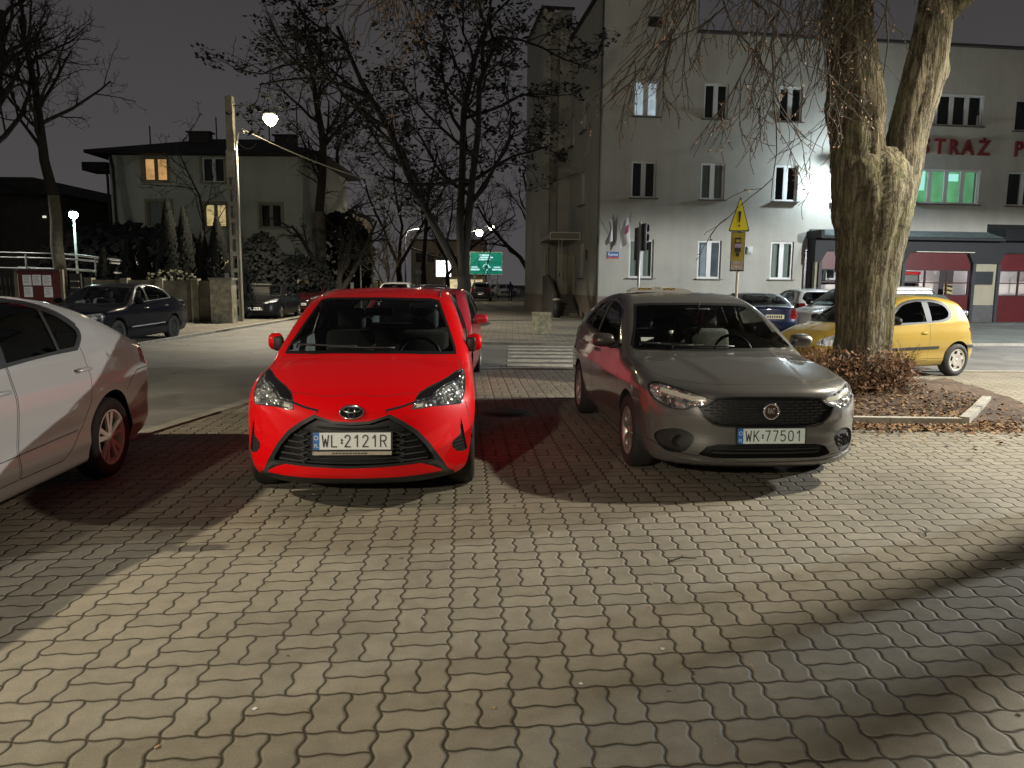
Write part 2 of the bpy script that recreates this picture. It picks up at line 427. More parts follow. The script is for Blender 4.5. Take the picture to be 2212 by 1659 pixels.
BLACK = lambda: mat('black plastic', (.018, .018, .019), .5, var=.25, vscale=9)
GLOSSB = lambda: mat('gloss black', (.012, .012, .013), .12)
RUBBER = lambda: mat('tyre rubber', (.022, .021, .02), .75, var=.3, vscale=14)
CHROME = lambda: mat('chrome', (.75, .75, .76), .12, 1)
SILVER = lambda: mat('silver wheel', (.42, .40, .37), .35, .7, var=.15, vscale=20)
def wheel(parent, c, side, r, rw, width=.19, spokes=7, style='pair', rimmat=None, steer=0, n=40):
    """c: wheel centre in car coordinates; side +1/-1 is the outer face's direction; rw: rim radius"""
    rimmat = rimmat or SILVER()
    w = thing('wheel', None, None); w.parent = parent; w.location = c; w.rotation_euler = (0, 0, steer)
    t = MB(); h = width/2
    prof = [(rw-.012, -h+.02), (rw+.004, -h+.004), (rw+.03, -h-.004), (r-.05, -h-.008), (r-.018, -h+.004), (r-.004, -h+.022), (r, -h+.05), (r, h-.05), (r-.004, h-.022), (r-.018, h-.004), (r-.05, h+.008), (rw+.03, h+.004), (rw+.004, h-.004), (rw-.012, h-.02)]
    t.lathe(prof, n, axis='x', close=True); t.build('tyre', RUBBER(), w)
    m = MB(); o = side*h
    m.lathe([(rw+.006, o-side*.006), (rw-.004, o-side*.002), (rw-.016, o-side*.012), (rw-.03, o-side*.06), (rw-.045, -o)], n, axis='x')
    m.lathe([(0., o-side*.012), (.030, o-side*.012), (.036, o-side*.02), (.05, o-side*.03), (.055, o-side*.06)], 20, axis='x')
    ang = []
    def bar(a, r0, r1, w0, w1, x0, x1, th=.02):
        ca, sa = math.cos(a), math.sin(a)
        def P(rr, ww, x): return (x, rr*ca-ww*sa, rr*sa+ww*ca)
        vs = [P(r0, -w0, x0), P(r0, w0, x0), P(r1, w1, x1), P(r1, -w1, x1)]
        vs += [(v[0]-side*th, v[1], v[2]) for v in vs]
        m.add(vs, [(0, 1, 2, 3), (7, 6, 5, 4), (0, 4, 5, 1), (1, 5, 6, 2), (2, 6, 7, 3), (3, 7, 4, 0)])
    R1 = rw-.012
    if style == 'pair':
        for k in range(spokes):
            a = 2*math.pi*k/spokes+.2
            for d in (-.13, .13): bar(a+d*.8, .045, R1, .011, .016, o-side*.018, o-side*.02)
    elif style == 'double':
        for k in range(spokes):
            a = 2*math.pi*k/spokes+.35
            for d in (-.2, .2): bar(a+d, .04, R1, .014, .02, o-side*.02, o-side*.012)
    elif style == 'holes':
        m.lathe([(.03, o-side*.014), (rw*.5, o-side*.004), (rw*.62, o-side*.006)], n, axis='x'); m.lathe([(rw*.86, o-side*.01), (rw-.004, o-side*.006)], n, axis='x')
        for k in range(spokes): bar(2*math.pi*k/spokes+.3, rw*.6, rw*.88, .028, .045, o-side*.006, o-side*.01)
    elif style == 'steel':
        m.lathe([(.03, o-side*.05), (rw*.45, o-side*.035), (rw*.62, o-side*.05)], n, axis='x'); m.lathe([(rw*.78, o-side*.055), (rw-.02, o-side*.045)], n, axis='x')
        for k in range(spokes): bar(2*math.pi*k/spokes, rw*.6, rw*.8, .03, .04, o-side*.05, o-side*.055)
    m.build('rim', rimmat, w)
    b = MB(); b.lathe([(0., o-side*.07), (rw*.95, o-side*.075)], n, axis='x'); b.lathe([(0., -o), (rw, -o)], n, axis='x'); b.build('brake', mat('brake dark', (.02, .019, .018), .6), w)
    return w
GLYPH = {'W': [[(0, 1), (.13, 0), (.27, .68), (.41, 0), (.54, 1)]], 'L': [[(0, 1), (0, 0), (.44, 0)]], 'K': [[(0, 1), (0, 0)], [(.46, 1), (0, .40)], [(.15, .56), (.48, 0)]],
    'R': [[(0, 0), (0, 1), (.28, 1), (.41, .94), (.47, .82), (.47, .68), (.41, .56), (.28, .5), (0, .5)], [(.25, .5), (.48, 0)]],
    '2': [[(.01, .80), (.06, .93), (.22, 1), (.38, .95), (.45, .82), (.43, .66), (.3, .46), (0, 0), (.48, 0)]], '1': [[(.08, .76), (.30, 1), (.30, 0)]], '7': [[(0, 1), (.46, 1), (.16, 0)]],
    '5': [[(.42, 1), (.05, 1), (.02, .56), (.20, .63), (.36, .58), (.45, .42), (.44, .22), (.35, .06), (.2, 0), (.06, .04), (0, .14)]],
    '0': [[(.23, 1), (.08, .93), (.01, .75), (0, .5), (.01, .25), (.08, .07), (.23, 0), (.38, .07), (.45, .25), (.46, .5), (.45, .75), (.38, .93), (.23, 1)]]}
def strokes(mb, s, x, y, h, M, pitch, w=.105):
    for ch in s:
        for ln_ in GLYPH[ch]:
            for a, b in zip(ln_[:-1], ln_[1:]):
                dx, dy = b[0]-a[0], b[1]-a[1]; l = math.hypot(dx, dy); e = w*.3/l; a2 = (a[0]-dx*e, a[1]-dy*e); b2 = (b[0]+dx*e, b[1]+dy*e); nx, ny = -dy/l*w/2, dx/l*w/2
                q = [(a2[0]+nx, a2[1]+ny), (a2[0]-nx, a2[1]-ny), (b2[0]-nx, b2[1]-ny), (b2[0]+nx, b2[1]+ny)]
                mb.add([tuple(M @ Vector((x+u*h, y+v*h, .005))) for u, v in q], [(0, 1, 2, 3)])
        x += pitch
PLATE_W = lambda: mat('plate white', (.82, .86, .86), .35)
def plate(parent, txt, M, name='license_plate', white=None, frame_txt=True, eu=True, h=.114):
    """M: x right, y up, z out of the plate"""
    white = white or PLATE_W()
    fr = MB(); fr.prism([(-.268, -h/2-.008), (.268, -h/2-.008), (.268, h/2+.008), (-.268, h/2+.008)], -.012, 0)
    fr.v = [tuple(M @ Vector(v)) for v in fr.v]; o = fr.build(name, BLACK(), parent)
    p = MB(); p.prism([(-.258, -h/2), (.258, -h/2), (.258, h/2), (-.258, h/2)], 0, .003); p.v = [tuple(M @ Vector(v)) for v in p.v]; p.build('plate_face', white, o)
    if eu:
        b = MB(); b.prism([(-.258, -h/2), (-.218, -h/2), (-.218, h/2), (-.258, h/2)], .003, .0045); b.v = [tuple(M @ Vector(v)) for v in b.v]; b.build('country_band', mat('plate blue', (.02, .16, .55), .4), o)
        b = MB(); put_text(b, 'PL', .036, M @ Matrix.Translation((-.238, -.033, .006)), .8)
        for k in range(12):
            a = k*math.pi/6; c = (-.238+.013*math.cos(a), .022+.013*math.sin(a)); q = [(c[0]+.0032*math.cos(t), c[1]+.0032*math.sin(t), .006) for t in np.linspace(0, 6.28, 6)[:-1]]
            b.add([tuple(M @ Vector(v)) for v in q], [list(range(5))])
        b.build('country_code', mat('plate stars', (.85, .85, .8), .5), o, fix=False)
    t = MB()
    if txt:
        a, c = txt.split(' ')
        strokes(t, a, -.198, -.038, .077, M, .062); strokes(t, c, -.048, -.038, .077, M, .0595)
        for dz in (.008, -.010): t.add([tuple(M @ Vector(v)) for v in ((-.075, dz-.008, .0052), (-.062, dz-.008, .0052), (-.062, dz+.006, .0052), (-.075, dz+.006, .0052))], [(0, 1, 2, 3)])
    else:
        rr = random.Random(3)
        for k in range(7): t.add([tuple(M @ Vector(v)) for v in ((-.19+k*.06, -.035, .005), (-.155+k*.06, -.035, .005), (-.155+k*.06, .035, .005), (-.19+k*.06, .035, .005))], [(0, 1, 2, 3)])
    t.build('plate_lettering', mat('plate black', (.015, .015, .02), .5), o, fix=False)
    return o
def seat(parent, x, y, z, m, head=True, w=.5, hz=.0):
    s = MB(); s.box((0, .0, .0), (w, .5, .16), bev=.05)
    s.box((0, .27, .30), (w*.96, .15, .60), Matrix.Rotation(R(-14), 3, 'X'), bev=.06)
    s.v = [(a+x, b+y, c+z) for a, b, c in s.v]; o = s.build('seat', m, parent)
    if head:
        h = MB(); h.box((x, y+.40, z+.70+hz), (w*.54, .10, .21), Matrix.Rotation(R(-8), 3, 'X'), bev=.045); 
        for d in (-.06, .06): h.tube([(x+d, y+.36, z+.54), (x+d, y+.385, z+.66+hz)], .007, 6)
        h.build('headrest', m, o)
def interior(car, S, seatmat, light=False):
    """dashboard, seats, wheel and mirror standing inside the shell (car-local, y from the nose)"""
    off = S['L']/2; yc, zc = S['cowl']; w = S.get('inw', .66)
    d = MB(); prof = [(yc+.02, zc-.06), (yc+.28, zc-.03), (yc+.46, zc-.05), (yc+.56, zc-.14), (yc+.54, zc-.34), (yc+.1, zc-.4)]
    d.prism([(a-off, b) for a, b in prof], -w, w, 'x'); d.build('dashboard', mat('dash plastic', (.04, .04, .04), .7, var=.2, vscale=20), car)
    sx = .36
    for x in (-sx, sx): seat(car, x, yc+1.15-off, .50, seatmat)
    b = MB(); b.box((0, yc+2.0-off, .50), (1.22, .5, .18), bev=.05); b.box((0, yc+2.30-off, .80), (1.2, .14, .56), Matrix.Rotation(R(-16), 3, 'X'), bev=.05)
    for x in (-.4, .4): b.box((x, yc+2.40-off, 1.10), (.26, .08, .13), bev=.03)
    b.build('rear_seat', seatmat, car)
    t = MB(); pts = [(sx+.185*math.cos(a), yc+.66-off+.07*math.sin(a), zc-.10+.17*math.sin(a)) for a in np.linspace(0, 2*math.pi, 25)]
    t.tube(pts, .016, 8, caps=False); t.box((sx, yc+.64-off, zc-.10), (.14, .05, .1), bev=.02); t.box((sx, yc+.65-off, zc-.1), (.34, .02, .03)); t.build('steering_wheel', BLACK(), car)
    f = MB(); f.box((0, yc+1.2-off, .30), (1.3, 2.6, .04)); f.build('cabin_floor', mat('carpet', (.015, .015, .015), .9), car)
    ym, zm = S.get('imir', (yc+.72, zc+.30)); m = MB(); m.box((0, ym-off, zm), (.24, .03, .07), bev=.015); m.tube([(0, ym-off, zm+.02), (0, ym-.05-off, zm+.09)], .01, 6); m.build('interior_mirror', BLACK(), car)
def door_mirror(car, p, side, m, base, size=(.20, .12, .15)):
    """p: where the housing meets the door (car-local)"""
    h = MB(); c = (p[0]+side*(.06+size[0]/2), p[1], p[2]+.05)
    n = 12; rings = []
    for k, (u, s) in enumerate(((-.5, .55), (-.46, .8), (-.3, .97), (0, 1.), (.28, .93), (.44, .72), (.5, .4))):
        rings.append([(c[0]+side*u*size[0], c[1]+s*size[1]/2*(math.cos(a) if math.cos(a) < 0 else .55*math.cos(a)), c[2]+s*size[2]/2*math.sin(a)) for a in np.linspace(0, 2*math.pi, n, endpoint=False)])
    vs = [q for r in rings for q in r]; fs = [(i*n+k, i*n+(k+1) % n, (i+1)*n+(k+1) % n, (i+1)*n+k) for i in range(len(rings)-1) for k in range(n)]
    fs += [list(range(n))[::-1], list(range((len(rings)-1)*n, len(rings)*n))]; h.add(vs, fs, True); o = h.build('door_mirror', m, car)
    a = MB(); a.box((p[0]+side*.04, p[1], p[2]), (.14, .06, .05), bev=.015); a.build('mirror_arm', base, o)
    g = MB(); g.add([(c[0]+side*x*size[0]*.82, c[1]+size[1]*.285, c[2]+z*size[2]*.72) for x, z in ((-.5, -.4), (.5, -.4), (.5, .4), (-.5, .4))], [(0, 1, 2, 3)]); g.build('mirror_glass', mat('mirror glass', (.6, .6, .62), .03, 1), o)
    return o
def handle(car, p, nrm, m, l=.2, dy=1):
    h = MB(); x = p[0]+nrm[0]*.022
    h.tube([(p[0], p[1]-l/2, p[2]), (x, p[1]-l/2+.02, p[2]), (x+nrm[0]*.006, p[1], p[2]+.004), (x, p[1]+l/2-.02, p[2]), (p[0], p[1]+l/2, p[2])], [.012, .014, .015, .014, .012], 8)
    return h.build('door_handle', m, car)
def circ(cy, cz, r, n=36, a0=0, a1=2*math.pi): return [(cy+r*math.cos(a), cz+r*math.sin(a)) for a in np.linspace(a0, a1, n, endpoint=False)]
SIDE = lambda sg: (lambda c, n: c.x*sg > .05 and n.x*sg > .12)
FRONT = lambda c, n: c.y < 1.3 and n.y < .25 and n.z > -.8
YARIS = dict(L=3.945, cowl=(.98, 1.0),
    top=[(-.3, .60), (0, .66), (.08, .715), (.2, .785), (.45, .865), (.75, .945), (.97, .995), (1.0, 1.012), (1.3, 1.165), (1.6, 1.315), (1.82, 1.412), (2.0, 1.458), (2.3, 1.492), (2.65, 1.505), (3.05, 1.488), (3.45, 1.44), (3.75, 1.385), (3.95, 1.33)],
    w=[(0, .80), (.3, .825), (.8, .846), (2, .8475), (3.3, .842), (3.7, .80), (3.95, .77)],
    bot=[(0, .19), (.15, .17), (.6, .17), (3.4, .19), (3.95, .28)],
    belt=[(0, .80), (.9, .94), (1.2, .965), (3.3, 1.05), (3.9, 1.08)],
    side=[(.16, -.10), (.24, -.045), (.40, -.012), (.58, 0), (.72, -.006), (.86, -.03), (1.05, -.062)],
    front=[(.15, .10), (.2, .045), (.26, .008), (.34, 0), (.5, .012), (.62, .03), (.70, .055), (.78, .12), (.9, .35), (1.1, .9), (1.6, 1.7)],
    rear=[(.2, 3.80), (.3, 3.90), (.45, 3.945), (.6, 3.94), (.75, 3.90), (.95, 3.86), (1.1, 3.80), (1.3, 3.72), (1.45, 3.66)],
    crown=[(0, .07), (.5, .075), (1.0, .05), (1.9, .055), (3.9, .06)], bow=[(0, .0), (.7, .05), (1.0, .30), (1.8, .14), (2.4, .05), (4, .0)],
    fplan=(.50, 3.0), rplan=(.30, 3.2), tumble=(.30, .18), kt=.10, ke=.06)
FIAT = dict(L=4.53, cowl=(1.12, 1.0),
    top=[(-.3, .70), (0, .755), (.06, .79), (.15, .825), (.4, .885), (.8, .95), (1.1, .99), (1.13, 1.0), (1.45, 1.155), (1.75, 1.295), (1.98, 1.385), (2.2, 1.44), (2.5, 1.478), (2.8, 1.487), (3.15, 1.462), (3.45, 1.40), (3.8, 1.27), (4.1, 1.135), (4.16, 1.12), (4.4, 1.10), (4.55, 1.05)],
    w=[(0, .85), (.4, .875), (.9, .893), (2.2, .888), (3.5, .892), (4.1, .865), (4.53, .82)],
    bot=[(0, .19), (.15, .175), (.6, .17), (3.9, .19), (4.53, .30)],
    belt=[(0, .82), (1.0, .94), (1.5, .97), (3.6, 1.05), (4.5, 1.06)],
    side=[(.16, -.12), (.24, -.055), (.40, -.02), (.60, 0), (.72, -.002), (.80, -.02), (.95, -.05), (1.08, -.075)],
    front=[(.15, .12), (.19, .06), (.25, .02), (.33, .0), (.45, .012), (.55, .008), (.68, .03), (.76, .06), (.82, .14), (.9, .35), (1.1, .9), (1.6, 1.7)],
    rear=[(.2, 4.36), (.3, 4.46), (.45, 4.52), (.6, 4.53), (.75, 4.50), (.95, 4.47), (1.1, 4.42), (1.3, 4.2), (1.45, 4.1)],
    crown=[(0, .06), (.5, .08), (1.0, .06), (1.9, .055), (4.5, .06)], bow=[(0, .0), (.8, .05), (1.12, .26), (1.98, .12), (2.6, .03), (4.5, 0)],
    fplan=(.42, 3.2), rplan=(.26, 3.2), tumble=(.34, .20), kt=.10, ke=.055,
    extra=lambda x, y, z, xs: np.where((z > .70) & (y < 1.3), .009/(1+np.exp(-np.clip((x-(.34+.16*(y-.2)))/.012, -30, 30)))*np.clip((y-.10)/.12, 0, 1), 0))
def mir(p): return [(-x, z) for x, z in p][::-1]
def sym(p):
    """close a right-half outline (from the top centre round to the bottom centre) by its mirror image"""
    return list(p)+[(-x, z) for x, z in p[::-1] if abs(x) > 1e-6]
def lightmat(name='headlight glass', tint=(.80, .82, .82), metal=.75, scale=30, rough=.16):
    if name in MATS: return MATS[name]
    m, nt, b = nodemat(name)
    v = N(nt, 'ShaderNodeTexVoronoi'); v.inputs['Scale'].default_value = scale; tc = N(nt, 'ShaderNodeTexCoord'); ln(nt, tc.outputs['Object'], v.inputs['Vector'])
    f = noise(nt, 9, 2)
    ln(nt, ramp(nt, f, [(.38, tuple(c*.22 for c in tint)), (.58, tint)]), b.inputs['Base Color'])
    b.inputs['Metallic'].default_value = metal; b.inputs['Roughness'].default_value = rough; b.inputs['Coat Weight'].default_value = 1; b.inputs['Coat Roughness'].default_value = .02
    bump(nt, b, v.outputs['Distance'], 1., .03); MATS[name] = m; return m
def redlight(): 
    m = lightmat('tail light red', (.45, .012, .012), .35, 40, .12); return m
def front_strip(B, pts, w): return strip(pts, w)
class Car:
    """one parked car: an empty that carries the cut-up shell and the fitted parts"""
    def __init__(s, name, label, S, feat, paintm, pose, res=(40, 96, 34), group=None, cat='car', glass=None, inter=True, seatm=None, flip=False):
        s.S = S; s.B = B = Body(S); s.off = S['L']/2; th = pose[2]; d = (-math.sin(th), math.cos(th))
        s.e = thing(name, label, cat, (pose[0]+d[0]*s.off, pose[1]+d[1]*s.off, pose[3] if len(pose) > 3 else 0), th, group)
        s.paint = paintm; B.mesh(*res); s.mm = {'body': paintm, 'gap': mat('panel gap', (.006, .006, .006), .8), 'seal': mat('seal black', (.006, .006, .006), .5), 'arch': mat('arch liner', (.008, .008, .008), .9), 'under': mat('underside', (.01, .01, .01), .9), 'trim': BLACK()}
        s.nm = {'gap': 'panel_gap', 'seal': 'window_seal', 'arch': 'wheel_arch', 'under': 'underside', 'trim': 'trim'}; s.seatm = seatm or mat('seat cloth', (.05, .05, .052), .9, var=.3, vscale=30)
        s.glass = glass or glassmat('car glass', (.80, .85, .83)); s.inter = inter; F = feat; s.n = 0
        zb = .235
        for f in B.bm.faces:
            if f.normal.z < -.75 and f.calc_center_median().z < .4: f[B.lay] = B.lab('under')
        if 'hood' in F:
            hp = F['hood']; s.part(hp, 'z', 'hood', lambda c, n: n.z > .25 and c.y < 1.6 and c.z > .5, paintm, only=('body',))
            s.gap(hp+[hp[0]], 'z', lambda c, n: n.z > .2 and c.y < 1.6 and c.z > .5, .006)
        for dp in F.get('doors', ()):
            for sg in (1, -1):
                s.part(dp, 'x', 'door', SIDE(sg), paintm, only=('body',)); s.gap(dp+[dp[0]], 'x', SIDE(sg), .007)
        for lp, w in F.get('lines', ()):
            for sg in (1, -1): s.gap(lp, 'x', SIDE(sg), w)
        for lp, w, mt in F.get('trims', ()):
            for sg in (1, -1): s.part(strip(lp, w), 'x', 'side_trim', SIDE(sg), mt, rec=-.008)
        for a in F.get('arches', ()):
            for sg in (1, -1): B.cut(circ(a[0], a[1], a[2], 40), 'x', 'arch', lambda c, n, sg=sg: c.x*sg > .3 and c.z < .9 and n.x*sg > -.3)
        if 'ws' in F:
            wp = sym(F['ws']); cd = lambda c, n: .6 < c.y < 2.7 and n.z > .1 and n.y < .1
            B.cut(grow(wp, .022), 'y', 'seal', cd); s.part(wp, 'y', 'windshield', cd, s.glass, .004)
        if 'rw' in F:
            wp = sym(F['rw']); L = S['L']; cd = lambda c, n: c.y > L*.6 and n.y > .1 and n.z > -.3
            B.cut(grow(wp, .025), 'y', 'seal', cd); s.part(wp, 'y', 'rear_window', cd, F.get('rwm', s.glass), .004)
        frm = F.get('winframe')
        for sg in (1, -1):
            if frm: s.part(F['dlo'], 'x', 'window_frame', SIDE(sg), frm, rec=-.003); 
            if 'dlo' in F: B.cut(grow(F['dlo'], -.02 if frm else .016), 'x', 'seal', SIDE(sg))
            for wp in F.get('wins', ()): s.part(wp, 'x', 'side_window', SIDE(sg), s.glass, .005)
        s.F = F
    def part(s, poly, ax, name, cond, m, rec=0., only=None, wall=True):
        s.n += 1; l = f'{name}#{s.n}'; s.B.cut(poly, ax, l, cond, rec, only); s.mm[l] = m; s.nm[l] = name; return l
    def gap(s, line, ax, cond, w=.006): s.B.cut(strip(line, w), ax, 'gap', cond)
    def pt(s, x=None, y=None, z=None, lo=0, hi=4., d=0):
        p, n = s.B.surf(x, y, z, lo, hi); p = p+n*d; return Vector((p.x, p.y-s.off, p.z)), n
    def fpt(s, x, z, d=0): return s.pt(x=x, z=z, lo=1.2, hi=-.5, d=d)
    def done(s):
        F = s.F; s.parts = s.B.finish(s.e, s.mm, s.nm, s.off); L = s.S['L']
        for w in F.get('wheels', ()):
            for sg in w.get('sides', (1, -1)): wheel(s.e, (sg*w['x'], w['y']-s.off, w['r']), sg, w['r'], w['rw'], w.get('wd', .19), w.get('n', 7), w.get('st', 'pair'), w.get('m'), w.get('steer', 0)*1.0)
        for h in F.get('handles', ()):
            for sg in (1, -1):
                p, n = s.pt(y=h[0], z=h[1], lo=0, hi=sg*1.3); handle(s.e, p, n, F.get('handlem', s.paint))
        if s.inter: interior(s.e, s.S, s.seatm)
        return s
    def wipers(s, spec):
        w = MB()
        for (x0, z0, x1, z1) in spec:
            pts = []
            for t in np.linspace(0, 1, 7):
                p, n = s.pt(x=x0+(x1-x0)*t, z=z0+(z1-z0)*t, lo=2.6, hi=.3, d=.018); pts.append(p)
            w.tube(pts, .009, 6); p, n = s.pt(x=x0, z=z0-.015, lo=2.6, hi=.3, d=.01); w.tube([p, pts[0], pts[2]], .010, 6)
        w.build('windshield_wiper', BLACK(), s.e)
    def slats(s, rows, m, d=-.02, th=.012, name='grille_bar', depth=.02):
        g = MB()
        for pts in rows:
            q = [s.fpt(x, z, d)[0] for x, z in pts]
            for a, b in zip(q[:-1], q[1:]):
                vs = [(a.x, a.y, a.z-th/2), (b.x, b.y, b.z-th/2), (b.x, b.y, b.z+th/2), (a.x, a.y, a.z+th/2)]
                vs += [(x, y+depth, z) for x, y, z in vs]
                g.add(vs, [(0, 1, 2, 3), (7, 6, 5, 4), (0, 4, 5, 1), (2, 6, 7, 3), (1, 5, 6, 2), (3, 7, 4, 0)])
        return g.build(name, m, s.e)

def make_yaris():
    A = [(.79, .295, .345), (3.30, .295, .345)]
    F = dict(arches=A,
        hood=[(0, .212), (.05, .20), (.12, .182), (.2, .184), (.34, .226), (.44, .262), (.56, .42), (.66, .60), (.735, .78), (.725, .95), (.70, 1.11), (.5, 1.04), (0, .965), (-.5, 1.04), (-.70, 1.11), (-.725, .95), (-.735, .78), (-.66, .60), (-.56, .42), (-.44, .262), (-.34, .226), (-.2, .184), (-.12, .182), (-.05, .20)],
        doors=[[(1.22, .25), (1.18, .6), (1.22, .93), (1.50, 1.06), (1.95, 1.34), (2.2, 1.42), (2.62, 1.43), (2.66, 1.0), (2.62, .25)], [(2.66, .25), (2.70, 1.0), (2.69, 1.43), (3.1, 1.40), (3.38, 1.22), (3.40, .95), (3.12, .66), (2.95, .42), (2.88, .25)]],
        ws=[(0, 1.403), (.45, 1.396), (.515, 1.383), (.60, 1.19), (.668, 1.02), (.67, 1.000), (.5, 1.006), (.3, 1.015), (0, 1.02)],
        rw=[(0, 1.36), (.42, 1.35), (.50, 1.30), (.56, 1.14), (.5, 1.08), (0, 1.08)],
        dlo=crv([(1.46, 1.00), (1.95, 1.295), (2.2, 1.385), (2.65, 1.405), (3.1, 1.37), (3.33, 1.22), (3.36, 1.08, 1), (2.6, 1.045), (1.5, .985)], 4),
        wins=[crv([(1.50, 1.01, 1), (1.95, 1.28), (2.2, 1.368), (2.58, 1.385, 1), (2.60, 1.05, 1)], 4), crv([(2.68, 1.385, 1), (3.06, 1.35), (3.28, 1.21), (3.32, 1.09, 1), (2.68, 1.055, 1)], 4)],
        handles=[(2.48, .93), (3.28, .97)],
        wheels=[dict(x=.735, y=.79, r=.298, rw=.195, n=7, st='pair'), dict(x=.735, y=3.30, r=.298, rw=.195, n=7, st='pair')])
    red = paint('red paint', (.76, .0008, .004), 0, .40, .012, .6)
    c = Car('parked_car', 'bright red hatchback parked nose first with plate WL 2121R', YARIS, F, red, (-1.083, 4.90, math.atan(.062)), (60, 130, 46))
    B = c.B
    fr = lambda c_, n: c_.y < .95 and n.y < .3 and n.z > -.9
    mask = sym([(0, .618), (.12, .625), (.205, .650), (.255, .668), (.30, .645), (.35, .617), (.44, .553), (.522, .457), (.596, .340), (.655, .235), (.690, .215), (.68, .10), (0, .10)])
    c.part(mask, 'y', 'bumper_trim', fr, BLACK(), only=('body', 'under'))
    gr = sym([(0, .600), (.12, .607), (.20, .632), (.245, .645), (.33, .596), (.42, .530), (.495, .445), (.545, .362), (.55, .335), (.47, .342), (.25, .33), (0, .322)])
    gl = c.part(gr, 'y', 'grille', fr, mat('grille black', (.008, .008, .009), .5), .05)
    for sg in (1, -1):
        P = (lambda p: p) if sg == 1 else mir
        s_ = lambda c_, n, sg=sg: c_.y < 1.0 and n.y < .35 and c_.x*sg > 0
        lamp = P(crv([(.405, .697, 1), (.42, .738), (.44, .775), (.50, .808), (.575, .832), (.645, .858), (.70, .884), (.752, .888, 1), (.766, .84), (.764, .775), (.742, .712), (.728, .694, 1), (.64, .701), (.54, .705), (.47, .700)], 3))
        B.cut(grow(lamp, .006), 'y', 'gap', s_); l1 = c.part(lamp, 'y', 'headlight', s_, lightmat(), .004)
        dark = P([(.432, .747), (.52, .762), (.56, .792), (.62, .822), (.70, .842), (.748, .878), (.74, .90), (.68, .884), (.57, .838), (.49, .808), (.43, .775)])
        c.part(dark, 'y', 'headlight_bezel', s_, GLOSSB(), .004, only=(l1,))
        c.part(strip(P([(.425, .735), (.53, .750), (.565, .780), (.62, .812), (.70, .834), (.755, .868)]), .009), 'y', 'chrome_strip', s_, CHROME(), -.001, only=(l1, f'headlight_bezel#{c.n}'))
        c.part(P([(.43, .703), (.475, .708), (.48, .728), (.435, .722)]), 'y', 'turn_lamp', s_, mat('lamp white', (.6, .58, .5), .2), .002, only=(l1,))
        c.part(strip(P([(.425, .737), (.33, .71), (.228, .690)]), .013), 'y', 'chrome_strip', fr, CHROME(), -.002)
        c.gap(P([(.228, .686), (.24, .672)]), 'y', fr, .006)
        fg = P([(.737, .592), (.752, .53), (.768, .44), (.785, .351), (.755, .342), (.71, .355), (.676, .395), (.675, .432), (.73, .476)])
        c.part(fg, 'y', 'fog_trim', s_, BLACK(), .012)
        c.gap(P([(.768, .70), (.79, .62), (.812, .50), (.83, .38)]), 'y', s_, .005)
        lip2 = P([(.50, .315), (.56, .300), (.60, .262), (.585, .225), (.66, .22), (.63, .27), (.58, .325)])
        c.part(lip2, 'y', 'bumper_corner', fr, mat('dark grey plastic', (.05, .05, .052), .45), -.004)
    lip = sym([(0, .304), (.25, .313), (.46, .322), (.53, .295), (.60, .253), (.60, .240), (.40, .240), (0, .236)])
    c.part(lip, 'y', 'bumper_lip', fr, red, -.006)
    B.F_lip = None
    c.done()
    bars = []
    for z in (.585, .557, .528, .495, .465, .436, .407, .378, .350):
        xe = .36 if z < .56 else .24
        bars.append([(x, z-.012*(1-(x/xe)**2)) for x in np.linspace(-xe, xe, 13)])
    gb = mat('grille slat', (.022, .023, .026), .3); c.slats(bars, gb, -.018, .010)
    fins = []
    for sg in (1, -1):
        for z, x1 in ((.535, .40), (.490, .445), (.447, .475), (.403, .50), (.360, .515)):
            fins.append([(sg*.30, z+.012), (sg*.335, z-.004), (sg*.37, z-.012), (sg*x1, z-.006)])
            fins.append([(sg*.325, z-.022), (sg*.36, z-.008)])
    c.slats(fins, mat('grille fin', (.06, .06, .06), .35), -.010, .007, 'grille_fin')
    for sg in (1, -1):
        c.slats([[(sg*.69, z), (sg*.765, z+.004)] for z in (.37, .395, .42, .445)], BLACK(), -.004, .008, 'fog_slat')
    # badge: three ellipses on a dark oval
    p, n = c.fpt(0, .679, .004); n = Vector((0, n.y, n.z)).normalized(); up = Vector((0, -n.z, n.y)); up = up if up.z > 0 else -up
    Mb = frame(p, (1, 0, 0), up); b = MB(); k = [Mb @ Vector((.078*math.cos(a), .050*math.sin(a), .002)) for a in np.linspace(0, 6.283, 33)[:-1]]; b.add(k, [list(range(32))])
    bo = b.build('badge', mat('badge dark', (.01, .01, .012), .25), c.e)
    b = MB(); el = lambda cx, cy, rx, ry: [tuple(Mb @ Vector((cx+rx*math.cos(a), cy+ry*math.sin(a), .007))) for a in np.linspace(0, 2*math.pi, 33)]
    b.tube(el(0, 0, .078, .050), .006, 6, False); b.tube(el(0, -.002, .022, .044), .005, 6, False); b.tube(el(0, .020, .058, .024), .005, 6, False); b.build('badge_rings', CHROME(), bo)
    p, n = c.fpt(0, .499, .028); plate(c.e, 'WL 2121R', frame((.01, p.y, .499), (1, 0, 0), (0, .10, 1)))
    b = MB(); M = frame((.01, p.y-.004, .499), (1, 0, 0), (0, .1, 1)); b.prism([(-.262, -.093), (.262, -.093), (.262, -.070), (-.262, -.070)], -.01, .003); put_text(b, 'SALON  TEL  22 000 00 00', .014, Matrix.Translation((0, -.081, .004)), 1.) if False else None
    b.v = [tuple(M @ Vector(v)) for v in b.v]; hb = b.build('plate_holder', mat('holder beige', (.42, .38, .32), .5, var=.2, vscale=40), c.e)
    t = MB(); rr = random.Random(5)
    x = -.13
